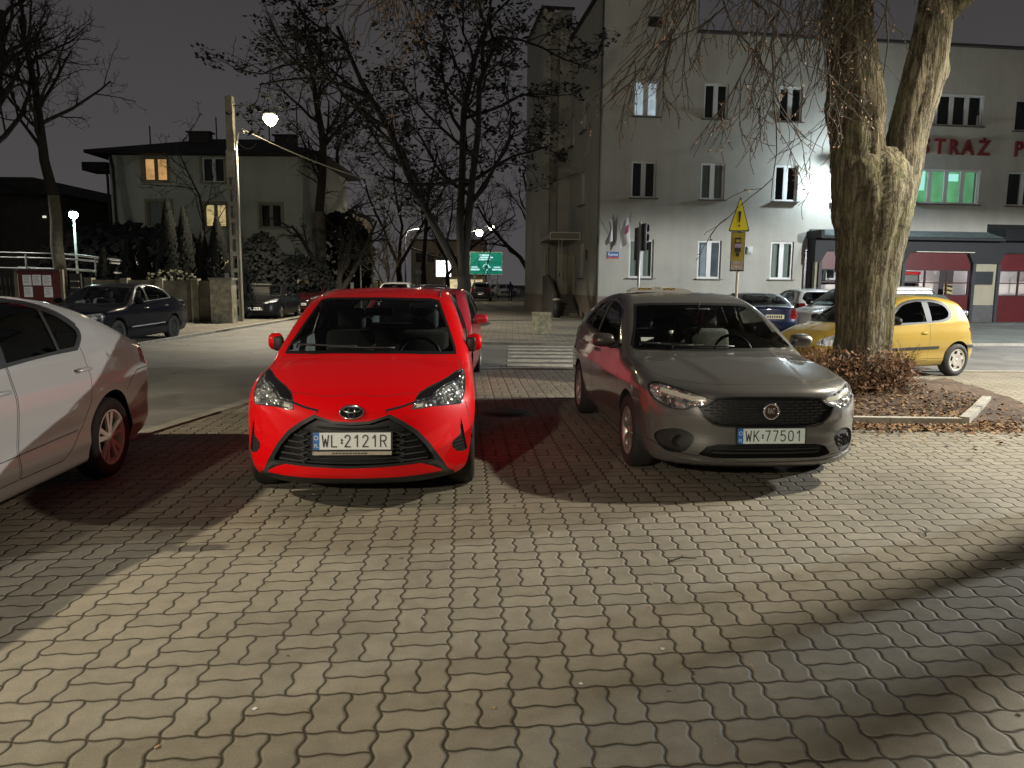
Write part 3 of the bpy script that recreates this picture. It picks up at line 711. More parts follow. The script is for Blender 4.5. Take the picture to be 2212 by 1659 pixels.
    while x < .09:
        w = rr.uniform(.008, .02); t.add([tuple(M @ Vector(q)) for q in ((x, -.087, .0045), (x+w, -.087, .0045), (x+w, -.076, .0045), (x, -.076, .0045))], [(0, 1, 2, 3)]); x += w+.005
    t.build('holder_print', mat('print dark', (.08, .07, .06), .6), hb, fix=False)
    c.wipers([(-.33, 1.028, .20, 1.022), (-.60, 1.036, -.10, 1.034)])
    for sg in (1, -1):
        p, n = c.pt(y=1.50, z=1.0, lo=0, hi=sg*1.2)
        door_mirror(c.e, (p.x-sg*.05, p.y, 1.0), sg, red, BLACK(), (.11, .15, .15))
        a = MB(); a.box((p.x+sg*.025, p.y-.055, 1.035), (.085, .05, .125), bev=.02); a.build('mirror_base', BLACK(), c.e)
    # roof edge channels
    ch = MB()
    for sg in (1, -1):
        pts = []
        for y in np.linspace(1.98, 3.6, 14):
            q, n = c.pt(x=sg*(.53-.01*(y-2)), y=y, lo=.6, hi=2.2, d=.001); pts.append(q)
        ch.tube(pts, .007, 5)
    ch.build('roof_channel', BLACK(), c.e)
    return c
OCTA = dict(L=4.66, cowl=(1.15, 1.0),
    top=[(-.3, .68), (0, .74), (.1, .80), (.4, .87), (.8, .93), (1.15, .99), (1.2, 1.01), (1.6, 1.19), (1.95, 1.34), (2.2, 1.41), (2.5, 1.45), (2.8, 1.458), (3.1, 1.44), (3.45, 1.375), (3.8, 1.27), (4.15, 1.145), (4.35, 1.085), (4.5, 1.065), (4.66, 1.02)],
    w=[(0, .84), (.4, .88), (.9, .905), (2.2, .90), (3.5, .907), (4.0, .885), (4.4, .84), (4.66, .80)],
    bot=[(0, .19), (.15, .175), (.6, .17), (3.9, .19), (4.66, .30)],
    belt=[(0, .84), (1.0, .93), (1.5, .955), (3.6, 1.02), (4.2, 1.04), (4.6, 1.03)],
    side=[(.16, -.10), (.22, -.05), (.30, -.028), (.36, -.012), (.48, -.022), (.62, -.010), (.76, 0), (.83, -.004), (.87, -.014), (.95, -.034), (1.05, -.055)],
    front=[(.15, .10), (.25, .02), (.35, 0), (.55, .01), (.7, .04), (.8, .12), (.9, .35), (1.1, .9), (1.6, 1.7)],
    rear=[(.2, 4.48), (.3, 4.58), (.45, 4.65), (.6, 4.66), (.72, 4.64), (.95, 4.60), (1.03, 4.585), (1.08, 4.5), (1.3, 4.2), (1.45, 4.1)],
    crown=[(0, .06), (1.0, .06), (1.9, .055), (4.66, .06)], bow=[(0, .0), (.8, .05), (1.15, .26), (2.0, .12), (2.6, .03), (4.66, 0)],
    fplan=(.40, 3.2), rplan=(.26, 3.4), tumble=(.36, .20), kt=.09, ke=.06)
def up(p, d=.018): return [(a[0], a[1]+d)+tuple(a[2:]) for a in p]
def make_fiat():
    F = dict(arches=[(.90, .312, .36), (3.536, .312, .36)],
        hood=[(0, .145), (.26, .152), (.36, .172), (.48, .215), (.60, .30), (.70, .44), (.775, .66), (.79, .95), (.76, 1.27), (.5, 1.16), (0, 1.09), (-.5, 1.16), (-.76, 1.27), (-.79, .95), (-.775, .66), (-.70, .44), (-.60, .30), (-.48, .215), (-.36, .172), (-.26, .152)],
        doors=[[(1.36, .25), (1.32, .6), (1.42, .94), (1.62, 1.02), (2.0, 1.30), (2.4, 1.41), (2.68, 1.415), (2.69, 1.0), (2.64, .25)], [(2.68, .25), (2.73, 1.0), (2.72, 1.415), (3.05, 1.39), (3.36, 1.25), (3.44, 1.05), (3.36, .80), (3.16, .56), (3.08, .25)]],
        ws=[(0, 1.364), (.45, 1.357), (.575, 1.345), (.592, 1.32), (.66, 1.16), (.735, 1.012), (.72, .995), (.5, .998), (.3, 1.000), (0, 1.004)],
        rw=[(0, 1.40), (.45, 1.385), (.55, 1.33), (.62, 1.18), (.56, 1.14), (0, 1.14)], winframe=CHROME(),
        dlo=crv([(1.60, 1.01), (1.72, 1.13), (2.05, 1.315), (2.4, 1.392), (2.75, 1.408), (3.1, 1.365), (3.38, 1.24), (3.62, 1.09, 1), (3.1, 1.06), (1.62, .998)], 4),
        wins=[crv([(1.67, 1.02, 1), (1.75, 1.13), (2.06, 1.30), (2.4, 1.374), (2.62, 1.385, 1), (2.63, 1.055, 1)], 4), crv([(2.73, 1.385, 1), (3.05, 1.35), (3.12, 1.32, 1), (3.12, 1.08, 1), (2.73, 1.06, 1)], 4), crv([(3.16, 1.31, 1), (3.37, 1.215), (3.53, 1.105, 1), (3.16, 1.085, 1)], 4)],
        handles=[(2.52, .87), (3.30, .89)], lines=[([(1.34, .30), (3.1, .30)], .006)],
        wheels=[dict(x=.79, y=.90, r=.312, rw=.205, n=7, st='pair', sides=(1, -1)), dict(x=.79, y=3.536, r=.312, rw=.205, n=7, st='pair')])
    gp = paint('grey paint', (.145, .142, .136), .4, .32, .05)
    c = Car('parked_car', 'grey-brown sedan with a taxi roof sign and plate WK 77501', FIAT, F, gp, (1.94, 5.46, math.atan(.071)), (60, 136, 44), seatm=mat('seat grey cloth', (.10, .10, .095), .9, var=.3, vscale=30))
    B = c.B; fr = lambda c_, n: c_.y < .95 and n.y < .3 and n.z > -.9
    gr = sym(up([(0, .700), (.26, .698), (.40, .690), (.44, .678), (.50, .650), (.528, .628), (.49, .57), (.42, .515), (.36, .50), (.2, .496), (0, .494)]))
    c.part(grow(gr, .014), 'y', 'grille_frame', fr, mat('grille frame', (.014, .014, .014), .3), -.003)
    g1 = c.part(gr, 'y', 'grille', fr, mat('grille black', (.008, .008, .009), .5), .035)
    it = sym(up([(0, .357), (.374, .355), (.46, .334), (.515, .272), (.50, .262), (.41, .246), (0, .250)]))
    c.part(it, 'y', 'lower_intake', fr, mat('grille black', (.008, .008, .009), .5), .05)
    for sg in (1, -1):
        P = (lambda p: p) if sg == 1 else mir
        s_ = lambda c_, n, sg=sg: c_.y < 1.0 and n.y < .5 and c_.x*sg > 0
        lamp = P(up(crv([(.430, .683, 1), (.48, .650), (.562, .634), (.616, .610), (.70, .612), (.76, .638), (.80, .668), (.822, .715), (.812, .755), (.757, .772), (.663, .750), (.53, .716)], 3)))
        c.part(grow(lamp, .012), 'y', 'headlight_surround', s_, BLACK(), 0); l1 = c.part(lamp, 'y', 'headlight', s_, lightmat('headlight glass', (.55, .57, .58)), .004)
        c.part(strip(P(up([(.47, .69), (.56, .69), (.66, .71), (.76, .735)])), .035), 'y', 'light_guide', s_, mat('lamp white', (.6, .58, .5), .2), .003, only=(l1,))
        fg = P(crv([(.548, .395), (.575, .445), (.66, .470), (.755, .445), (.80, .40), (.785, .34), (.73, .288), (.655, .283), (.60, .31)], 3))
        c.part(fg, 'y', 'fog_trim', s_, BLACK(), .018)
        q, n = None, None
    c.gap(up([(.50, .255), (.62, .262), (.75, .29), (.84, .34)]), 'y', fr, .006); c.gap(up([(-.50, .255), (-.62, .262), (-.75, .29), (-.84, .34)]), 'y', fr, .006)
    lip = sym([(0, .236), (.45, .238), (.62, .248), (.80, .275), (.80, .262), (.62, .232), (.45, .215), (0, .212)])
    c.part(lip, 'y', 'bumper_lip', fr, gp, -.010)
    c.done()
    rows = []
    for i, z in enumerate((.695, .672, .649, .626, .603, .580, .557, .534)):
        xe = .50 if z > .6 else .42
        for k in range(-6, 7):
            x = k*.082+(.041 if i % 2 else 0)
            if abs(x) < xe-.02 and abs(x) > .075: rows.append([(x-.031, z), (x+.031, z)])
    c.slats(rows, mat('grille stud', (.022, .022, .023), .3), -.004-.02, .010, 'grille_stud', .03)
    rows = [[(x, z) for x in np.linspace(-.42, .42, 9)] for z in (.30, .335)]
    c.slats(rows, BLACK(), -.02, .01, 'intake_bar')
    for sg in (1, -1):
        p, n = c.fpt(sg*.665, .375, -.010); m = MB(); m.lathe([(.050, -.006), (.044, -.012), (.036, -.004), (0, .0)], 24, (p.x, p.y, p.z), 'y'); m.build('fog_bezel', mat('fog bezel', (.008, .008, .008), .5), c.e)
        if sg > 0: c.slats([[(.60+.028*i, .41-.03*j-.012*(i % 2)), (.617+.028*i, .41-.03*j-.012*(i % 2))] for i in range(5) for j in range(3)], mat('mesh grey', (.10, .10, .10), .4), 0, .012, 'mesh_stud')
    p, n = c.fpt(0, .626, .012); M = frame(p, (1, 0, 0), (0, .06, 1)); b = MB(); b.v = []
    k = [tuple(M @ Vector((.052*math.cos(a), .052*math.sin(a), .006))) for a in np.linspace(0, 6.283, 33)[:-1]]; b.add(k, [list(range(32))]); bo = b.build('badge', mat('badge maroon', (.045, .018, .015), .3), c.e)
    b = MB(); b.tube([tuple(M @ Vector((.056*math.cos(a), .056*math.sin(a), .004))) for a in np.linspace(0, 2*math.pi, 37)], .0105, 8, False); b.build('badge_ring', CHROME(), bo)
    b = MB(); put_text(b, 'FIAT', .046, M @ Matrix.Translation((0, 0, .0075)) @ Matrix.Diagonal((.62, 1.25, 1, 1)), 1., bold=.001); b.build('badge_lettering', mat('badge silver', (.6, .6, .6), .3, .6), bo, fix=False)
    p, n = c.fpt(0, .44, .02); plate(c.e, 'WK 77501', frame((.008, p.y, .442), (1, 0, 0), (0, .05, 1)), white=mat('plate white aged', (.74, .84, .83), .4, var=.08, vscale=60))
    c.wipers([(-.42, 1.008, .12, 1.002), (-.68, 1.02, -.16, 1.006)])
    for sg in (1, -1):
        p, n = c.pt(y=1.66, z=1.0, lo=0, hi=sg*1.2); door_mirror(c.e, (p.x-sg*.02, p.y-.02, .985), sg, paint('mirror grey', (.07, .065, .06), .4, .4, .06), BLACK(), (.20, .17, .135))
        m = MB(); m.prism([(1.56-c.off, .90), (1.74-c.off, .94), (1.70-c.off, 1.03), (1.62-c.off, 1.02)], p.x-sg*.03, p.x+sg*.012, 'x'); m.build('mirror_base', BLACK(), c.e)
    st = MB(); p, n = c.pt(x=-.60, z=1.06, lo=2.4, hi=.5, d=.002); M = frame(p, (1, 0, 0), (0, .55, .83)); st.add([tuple(M @ Vector(v)) for v in ((-.06, -.02, 0), (.06, -.02, 0), (.06, .02, 0), (-.06, .02, 0))], [(0, 1, 2, 3)]); st.build('windshield_sticker', mat('sticker', (.55, .6, .58), .5), c.e)
    # things lying inside and on the car
    W = lambda x, y, z: c.e.matrix_basis @ Vector((x, y-c.off, z))
    th = c.e.rotation_euler.z
    t = thing('ribbon', 'red ribbon hanging from the mirror inside the grey sedan', 'ribbon', W(0, 1.78, 1.27), th); m = MB()
    m.tube([(-.03, 0, .03), (-.02, 0, -.06), (0, 0, -.11)], .009, 5); m.tube([(.04, 0, .03), (.02, 0, -.06), (0, 0, -.11), (0, 0, -.19)], .009, 5); m.build('ribbon_strand', mat('ribbon red', (.5, .03, .05), .7), t)
    t = thing('paper_pile', 'pale papers and a white tube lying on the dashboard of the grey sedan', 'papers', W(-.33, 1.45, .97), th); m = MB()
    m.box((0, 0, .02), (.26, .18, .03), .2); m.box((.02, .03, .045), (.2, .15, .02), -.3); m.build('paper_stack', mat('paper grey', (.30, .32, .28), .8), t); m = MB(); m.tube([(-.04, -.02, .03), (-.035, 0, .17)], .02, 8); m.build('paper_roll', mat('paper pale', (.45, .5, .42), .7), t)
    t = thing('taxi_sign', 'low white and amber taxi sign on the roof of the grey sedan', 'taxi sign', W(-.22, 2.62, 1.478), th); m = MB()
    m.prism([(-.30, 0), (.40, 0), (.31, .035), (.22, .05), (-.22, .05), (-.29, .02)], -.09, .09, 'y'); m.build('base', mat('sign white', (.7, .7, .68), .3), t)
    m = MB(); m.box((-.135, -.092, .036), (.15, .006, .018)); m.box((.125, -.092, .036), (.13, .006, .018)); m.build('amber_band', mat('sign amber', (.5, .33, .08), .4), t)
    m = MB(); m.box((0, -.093, .042), (.105, .012, .034)); pl = m.build('name_panel', mat('sign pale', (.8, .8, .76), .3), t)
    m = MB(); put_text(m, 'TAXI', .030, frame((0, -.1005, .042), (1, 0, 0), (0, 0, 1)), .9); m.build('lettering', mat('print dark', (.08, .07, .06), .6), pl, fix=False)
    m = MB(); [m.box((-.20+.035*i, -.0955, .036+(.0045 if i % 2 else -.0045)), (.017, .003, .009)) for i in range(4)]; [m.box((.075+.035*i, -.0955, .036+(.0045 if i % 2 else -.0045)), (.017, .003, .009)) for i in range(4)]; m.build('checker_marks', BLACK(), t)
    return c
OCT_F = dict(arches=[(.91, .325, .372), (3.585, .325, .372)],
    hood=[(0, .15), (.36, .2), (.60, .33), (.72, .50), (.78, .7), (.79, 1.0), (.76, 1.3), (.5, 1.2), (0, 1.12), (-.5, 1.2), (-.76, 1.3), (-.79, 1.0), (-.78, .7), (-.72, .5), (-.6, .33), (-.36, .2)],
    doors=[[(1.38, .30), (1.34, .6), (1.40, .90), (1.60, 1.02), (2.0, 1.33), (2.35, 1.43), (2.42, 1.43), (2.33, 1.0), (2.325, .30)], [(2.345, .30), (2.345, 1.0), (2.43, 1.43), (2.85, 1.42), (3.12, 1.34), (3.24, 1.20), (3.262, .88), (3.245, .66), (3.13, .50), (2.98, .385), (2.85, .30)]],
    ws=[(0, 1.37), (.45, 1.36), (.57, 1.345), (.66, 1.16), (.74, 1.015), (.72, .995), (.4, 1.0), (0, 1.005)],
    rw=[(0, 1.40), (.45, 1.385), (.53, 1.33), (.60, 1.17), (.55, 1.13), (0, 1.12)],
    dlo=crv([(1.60, 1.0), (1.75, 1.13), (2.1, 1.34), (2.45, 1.418), (2.75, 1.422), (3.0, 1.380), (3.18, 1.308), (3.315, 1.22), (3.33, 1.15), (3.20, 1.06, 1), (2.6, 1.045), (1.62, .985)], 4),
    wins=[crv([(1.66, 1.01, 1), (1.78, 1.13), (2.11, 1.32), (2.36, 1.385, 1), (2.27, 1.035, 1)], 4), crv([(2.36, 1.04, 1), (2.45, 1.398, 1), (2.74, 1.402), (2.97, 1.352, 1), (2.95, 1.065, 1)], 4), crv([(2.985, 1.068, 1), (3.005, 1.345, 1), (3.16, 1.288), (3.28, 1.205), (3.29, 1.15), (3.18, 1.075, 1)], 4)],
    handles=[(2.175, .872), (3.175, .905)],
    wheels=[dict(x=.785, y=.91, r=.318, rw=.216, n=5, st='double'), dict(x=.785, y=3.585, r=.318, rw=.216, n=5, st='double')])
def tail_lamps(c, poly, m=None, y0=.75, only=None):
    L = c.S['L']
    for sg in (1, -1):
        P = (lambda p: p) if sg == 1 else mir
        s_ = lambda c_, n, sg=sg: c_.y > L-1.0 and n.y > -.1 and c_.x*sg > 0
        c.part(P(poly), 'y', 'tail_light', s_, m or redlight(), -.002)
def front_lamps(c, poly, m=None):
    for sg in (1, -1):
        P = (lambda p: p) if sg == 1 else mir
        s_ = lambda c_, n, sg=sg: c_.y < 1.0 and n.y < .3 and c_.x*sg > 0
        c.part(P(poly), 'y', 'headlight', s_, m or lightmat(), .003)
def make_octavia():
    F = dict(OCT_F); wp = paint('silver white paint', (.40, .39, .365), .2, .34, .05)
    F['lines'] = [([(1.38, .45), (2.2, .452), (3.06, .478)], .006)]
    F['trims'] = [(crv([(1.58, 1.005), (1.75, 1.15), (2.1, 1.36), (2.45, 1.436), (2.75, 1.440), (3.02, 1.394), (3.2, 1.32), (3.335, 1.225)], 4, False), .010, mat('bright strip', (.72, .72, .70), .25, .6))]  # silver strip stands in for a light reflection along the window tops
    F['handlem'] = wp
    rim = mat('two tone rim', (.60, .58, .52), .5, .0)
    for w in F['wheels']: w['m'] = rim
    c = Car('parked_car', 'silver-white liftback cut off by the left edge of the photo', OCTA, F, wp, (-3.83, 2.17, math.atan(.065)), (48, 120, 44), glass=glassmat('dark tinted glass', (.10, .13, .13)))
    sd = lambda sg: (lambda c_, n: c_.x*sg > .05 and n.x*sg > .1)
    for sg in (1, -1):
        c.gap([(3.86, .66), (3.93, .72), (4.10, .80), (4.40, .80)], 'x', sd(sg), .007)
        c.part([(4.24, .86), (4.27, .965), (4.36, 1.0), (4.7, 1.0), (4.7, .83), (4.40, .80)], 'x', 'tail_light', sd(sg), redlight(), -.003)
        c.part([(4.08, .50), (4.32, .66), (4.62, .64), (4.62, .44), (4.30, .36), (4.02, .35)], 'x', 'bumper_trim', sd(sg), mat('dark bumper', (.10, .065, .05), .5), 0, only=('body',)) if False else None
        c.part(crv([(3.62, .80, 1), (3.80, .80, 1), (3.80, .93, 1), (3.62, .93, 1)], 2), 'x', 'fuel_flap', sd(-1), wp, 0, only=('body',)) if sg < 0 else None
    tail_lamps(c, [(.42, .86), (.45, .965), (.80, .975), (.80, .80), (.62, .82)])
    front_lamps(c, [(.35, .68), (.38, .75), (.6, .79), (.80, .80), (.82, .70), (.6, .66)])
    c.done()
    for sg in (1, -1):
        p, n = c.pt(y=1.66, z=1.0, lo=0, hi=sg*1.2); door_mirror(c.e, (p.x-sg*.02, p.y, .99), sg, wp, BLACK())
    return c
P206 = dict(L=3.835, cowl=(1.02, .96),
    top=[(-.3, .58), (0, .64), (.1, .70), (.3, .77), (.7, .87), (1.0, .945), (1.05, .965), (1.35, 1.12), (1.65, 1.27), (1.85, 1.345), (2.1, 1.395), (2.4, 1.42), (2.75, 1.415), (3.05, 1.38), (3.25, 1.33), (3.4, 1.22), (3.6, 1.05), (3.72, .98), (3.84, .9)],
    w=[(0, .76), (.3, .79), (.75, .815), (2, .812), (3.1, .815), (3.5, .785), (3.84, .73)],
    bot=[(0, .20), (.15, .18), (.6, .18), (3.2, .20), (3.84, .30)],
    belt=[(0, .74), (.9, .87), (1.2, .90), (2.4, .93), (3.3, .96), (3.8, .95)],
    side=[(.16, -.10), (.24, -.05), (.32, -.022), (.42, -.022), (.52, -.006), (.64, 0), (.76, -.008), (.9, -.03), (1.0, -.045)],
    front=[(.15, .12), (.2, .05), (.26, .01), (.38, 0), (.5, .02), (.6, .06), (.7, .2), (.9, .6), (1.1, 1.), (1.6, 1.7)],
    rear=[(.2, 3.66), (.3, 3.78), (.42, 3.835), (.56, 3.83), (.64, 3.78), (.8, 3.75), (.95, 3.69), (1.1, 3.60), (1.25, 3.50), (1.42, 3.38)],
    crown=[(0, .06), (1.0, .05), (1.9, .055), (3.9, .06)], bow=[(0, 0), (.7, .05), (1.02, .26), (1.85, .12), (2.4, .03), (4, 0)],
    fplan=(.48, 3.0), rplan=(.30, 2.8), tumble=(.30, .24), kt=.10, ke=.07)
def make_206():
    F = dict(arches=[(.70, .29, .335), (3.142, .29, .335)],
        doors=[[(1.20, .30), (1.12, .6), (1.20, .90), (1.42, 1.0), (1.8, 1.24), (2.1, 1.33), (2.42, 1.335), (2.44, .9), (2.42, .30)]],
        ws=[(0, 1.31), (.42, 1.30), (.53, 1.28), (.62, 1.10), (.68, .955), (.4, .95), (0, .955)], rw=[(0, 1.30), (.42, 1.29), (.5, 1.22), (.56, 1.05), (.5, 1.0), (0, .99)],
        dlo=crv([(1.40, .93), (1.55, 1.05), (1.85, 1.25), (2.2, 1.325), (2.55, 1.333), (2.82, 1.29), (2.97, 1.18), (2.96, 1.05), (2.80, .985), (2.4, .955), (1.42, .915)], 4),
        wins=[crv([(1.50, .945, 1), (1.62, 1.06), (1.88, 1.235), (2.18, 1.30), (2.36, 1.305, 1), (2.37, .965, 1)], 4), crv([(2.50, 1.305, 1), (2.78, 1.265), (2.92, 1.17), (2.915, 1.065), (2.78, 1.005), (2.50, .975, 1)], 4)],
        lines=[([(.9, .335), (2.85, .33)], .008)], trims=[([(1.05, .505), (2.66, .525)], .045, BLACK()), ([(3.36, .53), (3.9, .51)], .05, BLACK())],
        wheels=[dict(x=.715, y=.70, r=.287, rw=.19, n=6, st='holes', m=mat('hubcap', (.50, .48, .44), .4, .5, var=.2, vscale=14), steer=.12), dict(x=.715, y=3.142, r=.287, rw=.19, n=6, st='holes', m=mat('hubcap', (.5, .48, .44), .4))])
    yp = paint('yellow paint', (.36, .245, .038), .25, .42, .12); F['handlem'] = yp
    c = Car('parked_car', 'yellow-gold three-door hatchback partly behind the big tree trunk', P206, F, yp, (4.63, 12.58, R(-68)), (44, 104, 38), seatm=mat('seat dark', (.012, .012, .014), .9))
    for sg in (1, -1):
        c.part(crv([(.19, .60), (.30, .69), (.62, .80), (.86, .84), (.70, .72), (.40, .60)], 3), 'x', 'headlight', (lambda sg: lambda c_, n: c_.x*sg > .2 and c_.y < 1.1)(sg), lightmat(), .002)
        c.part(crv([(3.42, .83), (3.50, .855), (3.70, .79), (3.80, .68), (3.70, .66), (3.56, .72)], 3), 'x', 'tail_light', SIDE(sg), redlight(), -.003)
        c.part(crv([(2.62, .84), (2.66, .862), (2.74, .855), (2.74, .83), (2.68, .815)], 3), 'x', 'door_handle', SIDE(sg), mat('dark handle', (.25, .18, .03), .4), .012) if False else None
    c.done()
    p, n = c.pt(y=2.30, z=.775, lo=0, hi=1.3); m = MB(); m.box((p.x+.004, p.y, p.z), (.02, .12, .045), bev=.018); m.build('door_handle', yp, c.e)
    for sg in (1, -1):
        p, n = c.pt(y=1.52, z=.95, lo=0, hi=sg*1.2); door_mirror(c.e, (p.x-sg*.02, p.y, .94), sg, BLACK(), BLACK(), (.18, .11, .13))
    b = MB(); b.lathe([(.0, .0), (.03, .0), (.034, .05), (.03, .09), (0, .09)], 14, (0, 0, 0), 'z'); b.v = [(x+.42, y+1.45-c.off, z+.90) for x, y, z in b.v]
    cup = b.build('cup', mat('teal plastic', (.08, .5, .42), .3), None); cup.matrix_world = c.e.matrix_basis.copy(); tag(cup, 'teal item in the front window of the yellow car', 'cup'); 
    return c
def sc_S(S, sy, sx, sz, **over):
    o = {}
    for k, v in S.items():
        if k in ('top', 'bot', 'belt'): o[k] = [(a*sy, b*sz) for a, b in v]
        elif k == 'w': o[k] = [(a*sy, b*sx) for a, b in v]
        elif k in ('front', 'rear'): o[k] = [(a*sz, b*sy) for a, b in v]
        elif k == 'side': o[k] = [(a*sz, b) for a, b in v]
        elif k in ('crown', 'bow'): o[k] = [(a*sy, b) for a, b in v]
        elif k == 'L': o[k] = v*sy
        elif k == 'cowl': o[k] = (v[0]*sy, v[1]*sz)
        else: o[k] = v
    o.update(over); return o
def sc_F(F, sy, sx, sz, keep=('ws', 'rw', 'dlo', 'wins', 'arches', 'wheels', 'doors', 'handles'), wm=None, st=None, n=None):
    o = {}
    for k in keep:
        if k not in F: continue
        v = F[k]
        if k in ('ws', 'rw'): o[k] = [(a*sx, b*sz) for a, b in v]
        elif k == 'dlo': o[k] = [(a[0]*sy, a[1]*sz) for a in v]
        elif k in ('wins', 'doors'): o[k] = [[(a[0]*sy, a[1]*sz) for a in p] for p in v]
        elif k == 'arches': o[k] = [(a*sy, b*sz, r) for a, b, r in v]
        elif k == 'handles': o[k] = [(a*sy, b*sz) for a, b in v]
        elif k == 'wheels':
            o[k] = []
            for w in v:
                w = dict(w); w['y'] *= sy; w['x'] *= sx
                if wm: w['m'] = wm
                if st: w['st'] = st
                if n: w['n'] = n
                o[k].append(w)
    return o
HATCH_F = dict(arches=[(.79, .295, .345), (3.30, .295, .345)],
    doors=[[(1.22, .25), (1.18, .6), (1.22, .93), (1.50, 1.06), (1.95, 1.34), (2.2, 1.42), (2.62, 1.43), (2.66, 1.0), (2.62, .25)], [(2.66, .25), (2.70, 1.0), (2.69, 1.43), (3.1, 1.40), (3.38, 1.22), (3.40, .95), (3.12, .66), (2.95, .42), (2.88, .25)]],
    ws=[(0, 1.403), (.45, 1.396), (.515, 1.383), (.60, 1.19), (.668, 1.02), (.67, 1.0), (.3, 1.015), (0, 1.02)], rw=[(0, 1.36), (.42, 1.35), (.50, 1.30), (.56, 1.14), (.5, 1.08), (0, 1.08)],
    dlo=crv([(1.46, 1.00), (1.95, 1.295), (2.2, 1.385), (2.65, 1.405), (3.1, 1.37), (3.33, 1.22), (3.36, 1.08, 1), (2.6, 1.045), (1.5, .985)], 4),
    wins=[crv([(1.50, 1.01, 1), (1.95, 1.28), (2.2, 1.368), (2.58, 1.385, 1), (2.60, 1.05, 1)], 4), crv([(2.68, 1.385, 1), (3.06, 1.35), (3.28, 1.21), (3.32, 1.09, 1), (2.68, 1.055, 1)], 4)],
    handles=[(2.48, .93), (3.28, .97)], wheels=[dict(x=.735, y=.79, r=.298, rw=.195, n=7, st='pair'), dict(x=.735, y=3.30, r=.298, rw=.195, n=7, st='pair')])
def other_cars():
    steel = mat('steel wheel', (.035, .034, .033), .6, .3)
    # dark blue-black sedan at the far kerb, nose towards us
    sy, sx, sz = 1.0225, 1.0, 1.01
    S = sc_S(OCTA, sy, sx, sz); S['top'] = [(-.3, .69), (0, .75), (.1, .81), (.4, .88), (.8, .945), (1.17, 1.0), (1.22, 1.02), (1.63, 1.2), (1.99, 1.355), (2.25, 1.425), (2.55, 1.465), (2.85, 1.473), (3.15, 1.45), (3.5, 1.37), (3.8, 1.24), (4.05, 1.115), (4.15, 1.085), (4.5, 1.07), (4.76, 1.03)]
    F = sc_F(OCT_F, sy, sx, sz, wm=steel, st='steel', n=8); F['winframe'] = mat('bright strip', (.72, .72, .70), .25, .6); F['trims'] = [([(1.5, .445), (3.15, .475)], .026, mat('bright strip', (.72, .72, .70)))]  # lighter chrome colour imitates lamps reflected in the window frames
    F['dlo'] = crv([(1.62, 1.005), (1.80, 1.15), (2.15, 1.36), (2.5, 1.434), (2.85, 1.44), (3.2, 1.385), (3.5, 1.25), (3.62, 1.10, 1), (2.6, 1.05), (1.64, .99)], 4)
    F['wins'] = [crv([(1.70, 1.02, 1), (1.84, 1.14), (2.17, 1.34), (2.42, 1.405, 1), (2.36, 1.045, 1)], 4), crv([(2.44, 1.05, 1), (2.5, 1.412, 1), (2.84, 1.415), (3.17, 1.36), (3.42, 1.24), (3.53, 1.11, 1)], 4)]
    dk = paint('black blue paint', (.006, .007, .012), .0, .3, .015, .22)
    c = Car('parked_car', 'dark blue-black sedan with chrome window frames at the far kerb on the left', S, F, dk, (-10.06, 16.35, R(-1)), (40, 104, 36)); front_lamps(c, crv([(.40, .66), (.42, .74), (.62, .79), (.82, .80), (.85, .71), (.68, .655)], 3)); tail_lamps(c, [(.42, .86), (.45, .98), (.80, .98), (.80, .80)])
    fr = lambda c_, n: c_.y < .8 and n.y < .2; c.part(sym([(0, .73), (.36, .71), (.36, .62), (.22, .34), (0, .34)]), 'y', 'grille', fr, CHROME(), .01); c.done()
    for sg in (1, -1): p, n = c.pt(y=1.70, z=1.0, lo=0, hi=sg*1.2); door_mirror(c.e, (p.x-sg*.02, p.y, 1.0), sg, dk, BLACK())
    handle_fix = [o for o in c.e.children if o.name.startswith('door_handle')]
    for o in handle_fix: o.data.materials.clear(); o.data.materials.append(CHROME())
    def hatch(label, pose, col, sy, sx, sz, ptxt=None, res=(34, 84, 32), group=None, grille=True, extra=None, glass=None, sg_m=(1, -1)):
        S = sc_S(YARIS, sy, sx, sz); F = sc_F(HATCH_F, sy, sx, sz)
        c = Car('parked_car', label, S, F, col, pose, res, group, glass=glass)
        front_lamps(c, [(a*sx, b*sz) for a, b in crv([(.42, .72), (.46, .79), (.60, .845), (.74, .87), (.76, .77), (.62, .705)], 3)])
        tail_lamps(c, [(a*sx, b*sz) for a, b in [(.50, .78), (.52, .99), (.78, 1.0), (.78, .78)]])
        fr = lambda c_, n: c_.y < .8 and n.y < .2
        c.part(sym([(a*sx, b*sz) for a, b in [(0, .68), (.34, .69), (.40, .64), (.33, .36), (0, .34)]]), 'y', 'grille', fr, GLOSSB(), .015)
        c.part(sym([(a*sx, b*sz) for a, b in [(0, .715), (.36, .715), (.36, .70), (0, .70)]]), 'y', 'chrome_bar', fr, CHROME(), -.003)
        c.done(); y0 = c.fpt(0, .46*sz, .02)[0]; plate(c.e, None, frame((0, y0.y, .46*sz), (1, 0, 0), (0, .05, 1)), eu=True)
        yr = c.pt(x=0, z=.66*sz, lo=2, hi=S['L']+.4, d=.02)[0]; plate(c.e, None, frame((0, yr.y, .66*sz), (-1, 0, 0), (0, 0, 1)))
        for sg in sg_m: p, n = c.pt(y=1.46*sy, z=1.0*sz, lo=0, hi=sg*1.2); door_mirror(c.e, (p.x-sg*.02, p.y, 1.0*sz), sg, col, BLACK(), (.2, .12, .15))
        return c
    blk = paint('black paint', (.006, .006, .007), .0, .28, .015, .22)
    hatch('black hatchback with a pale plate parked beside the concrete pole', (-10.5, 30.2, R(1)), blk, 1.08, 1.05, .97)
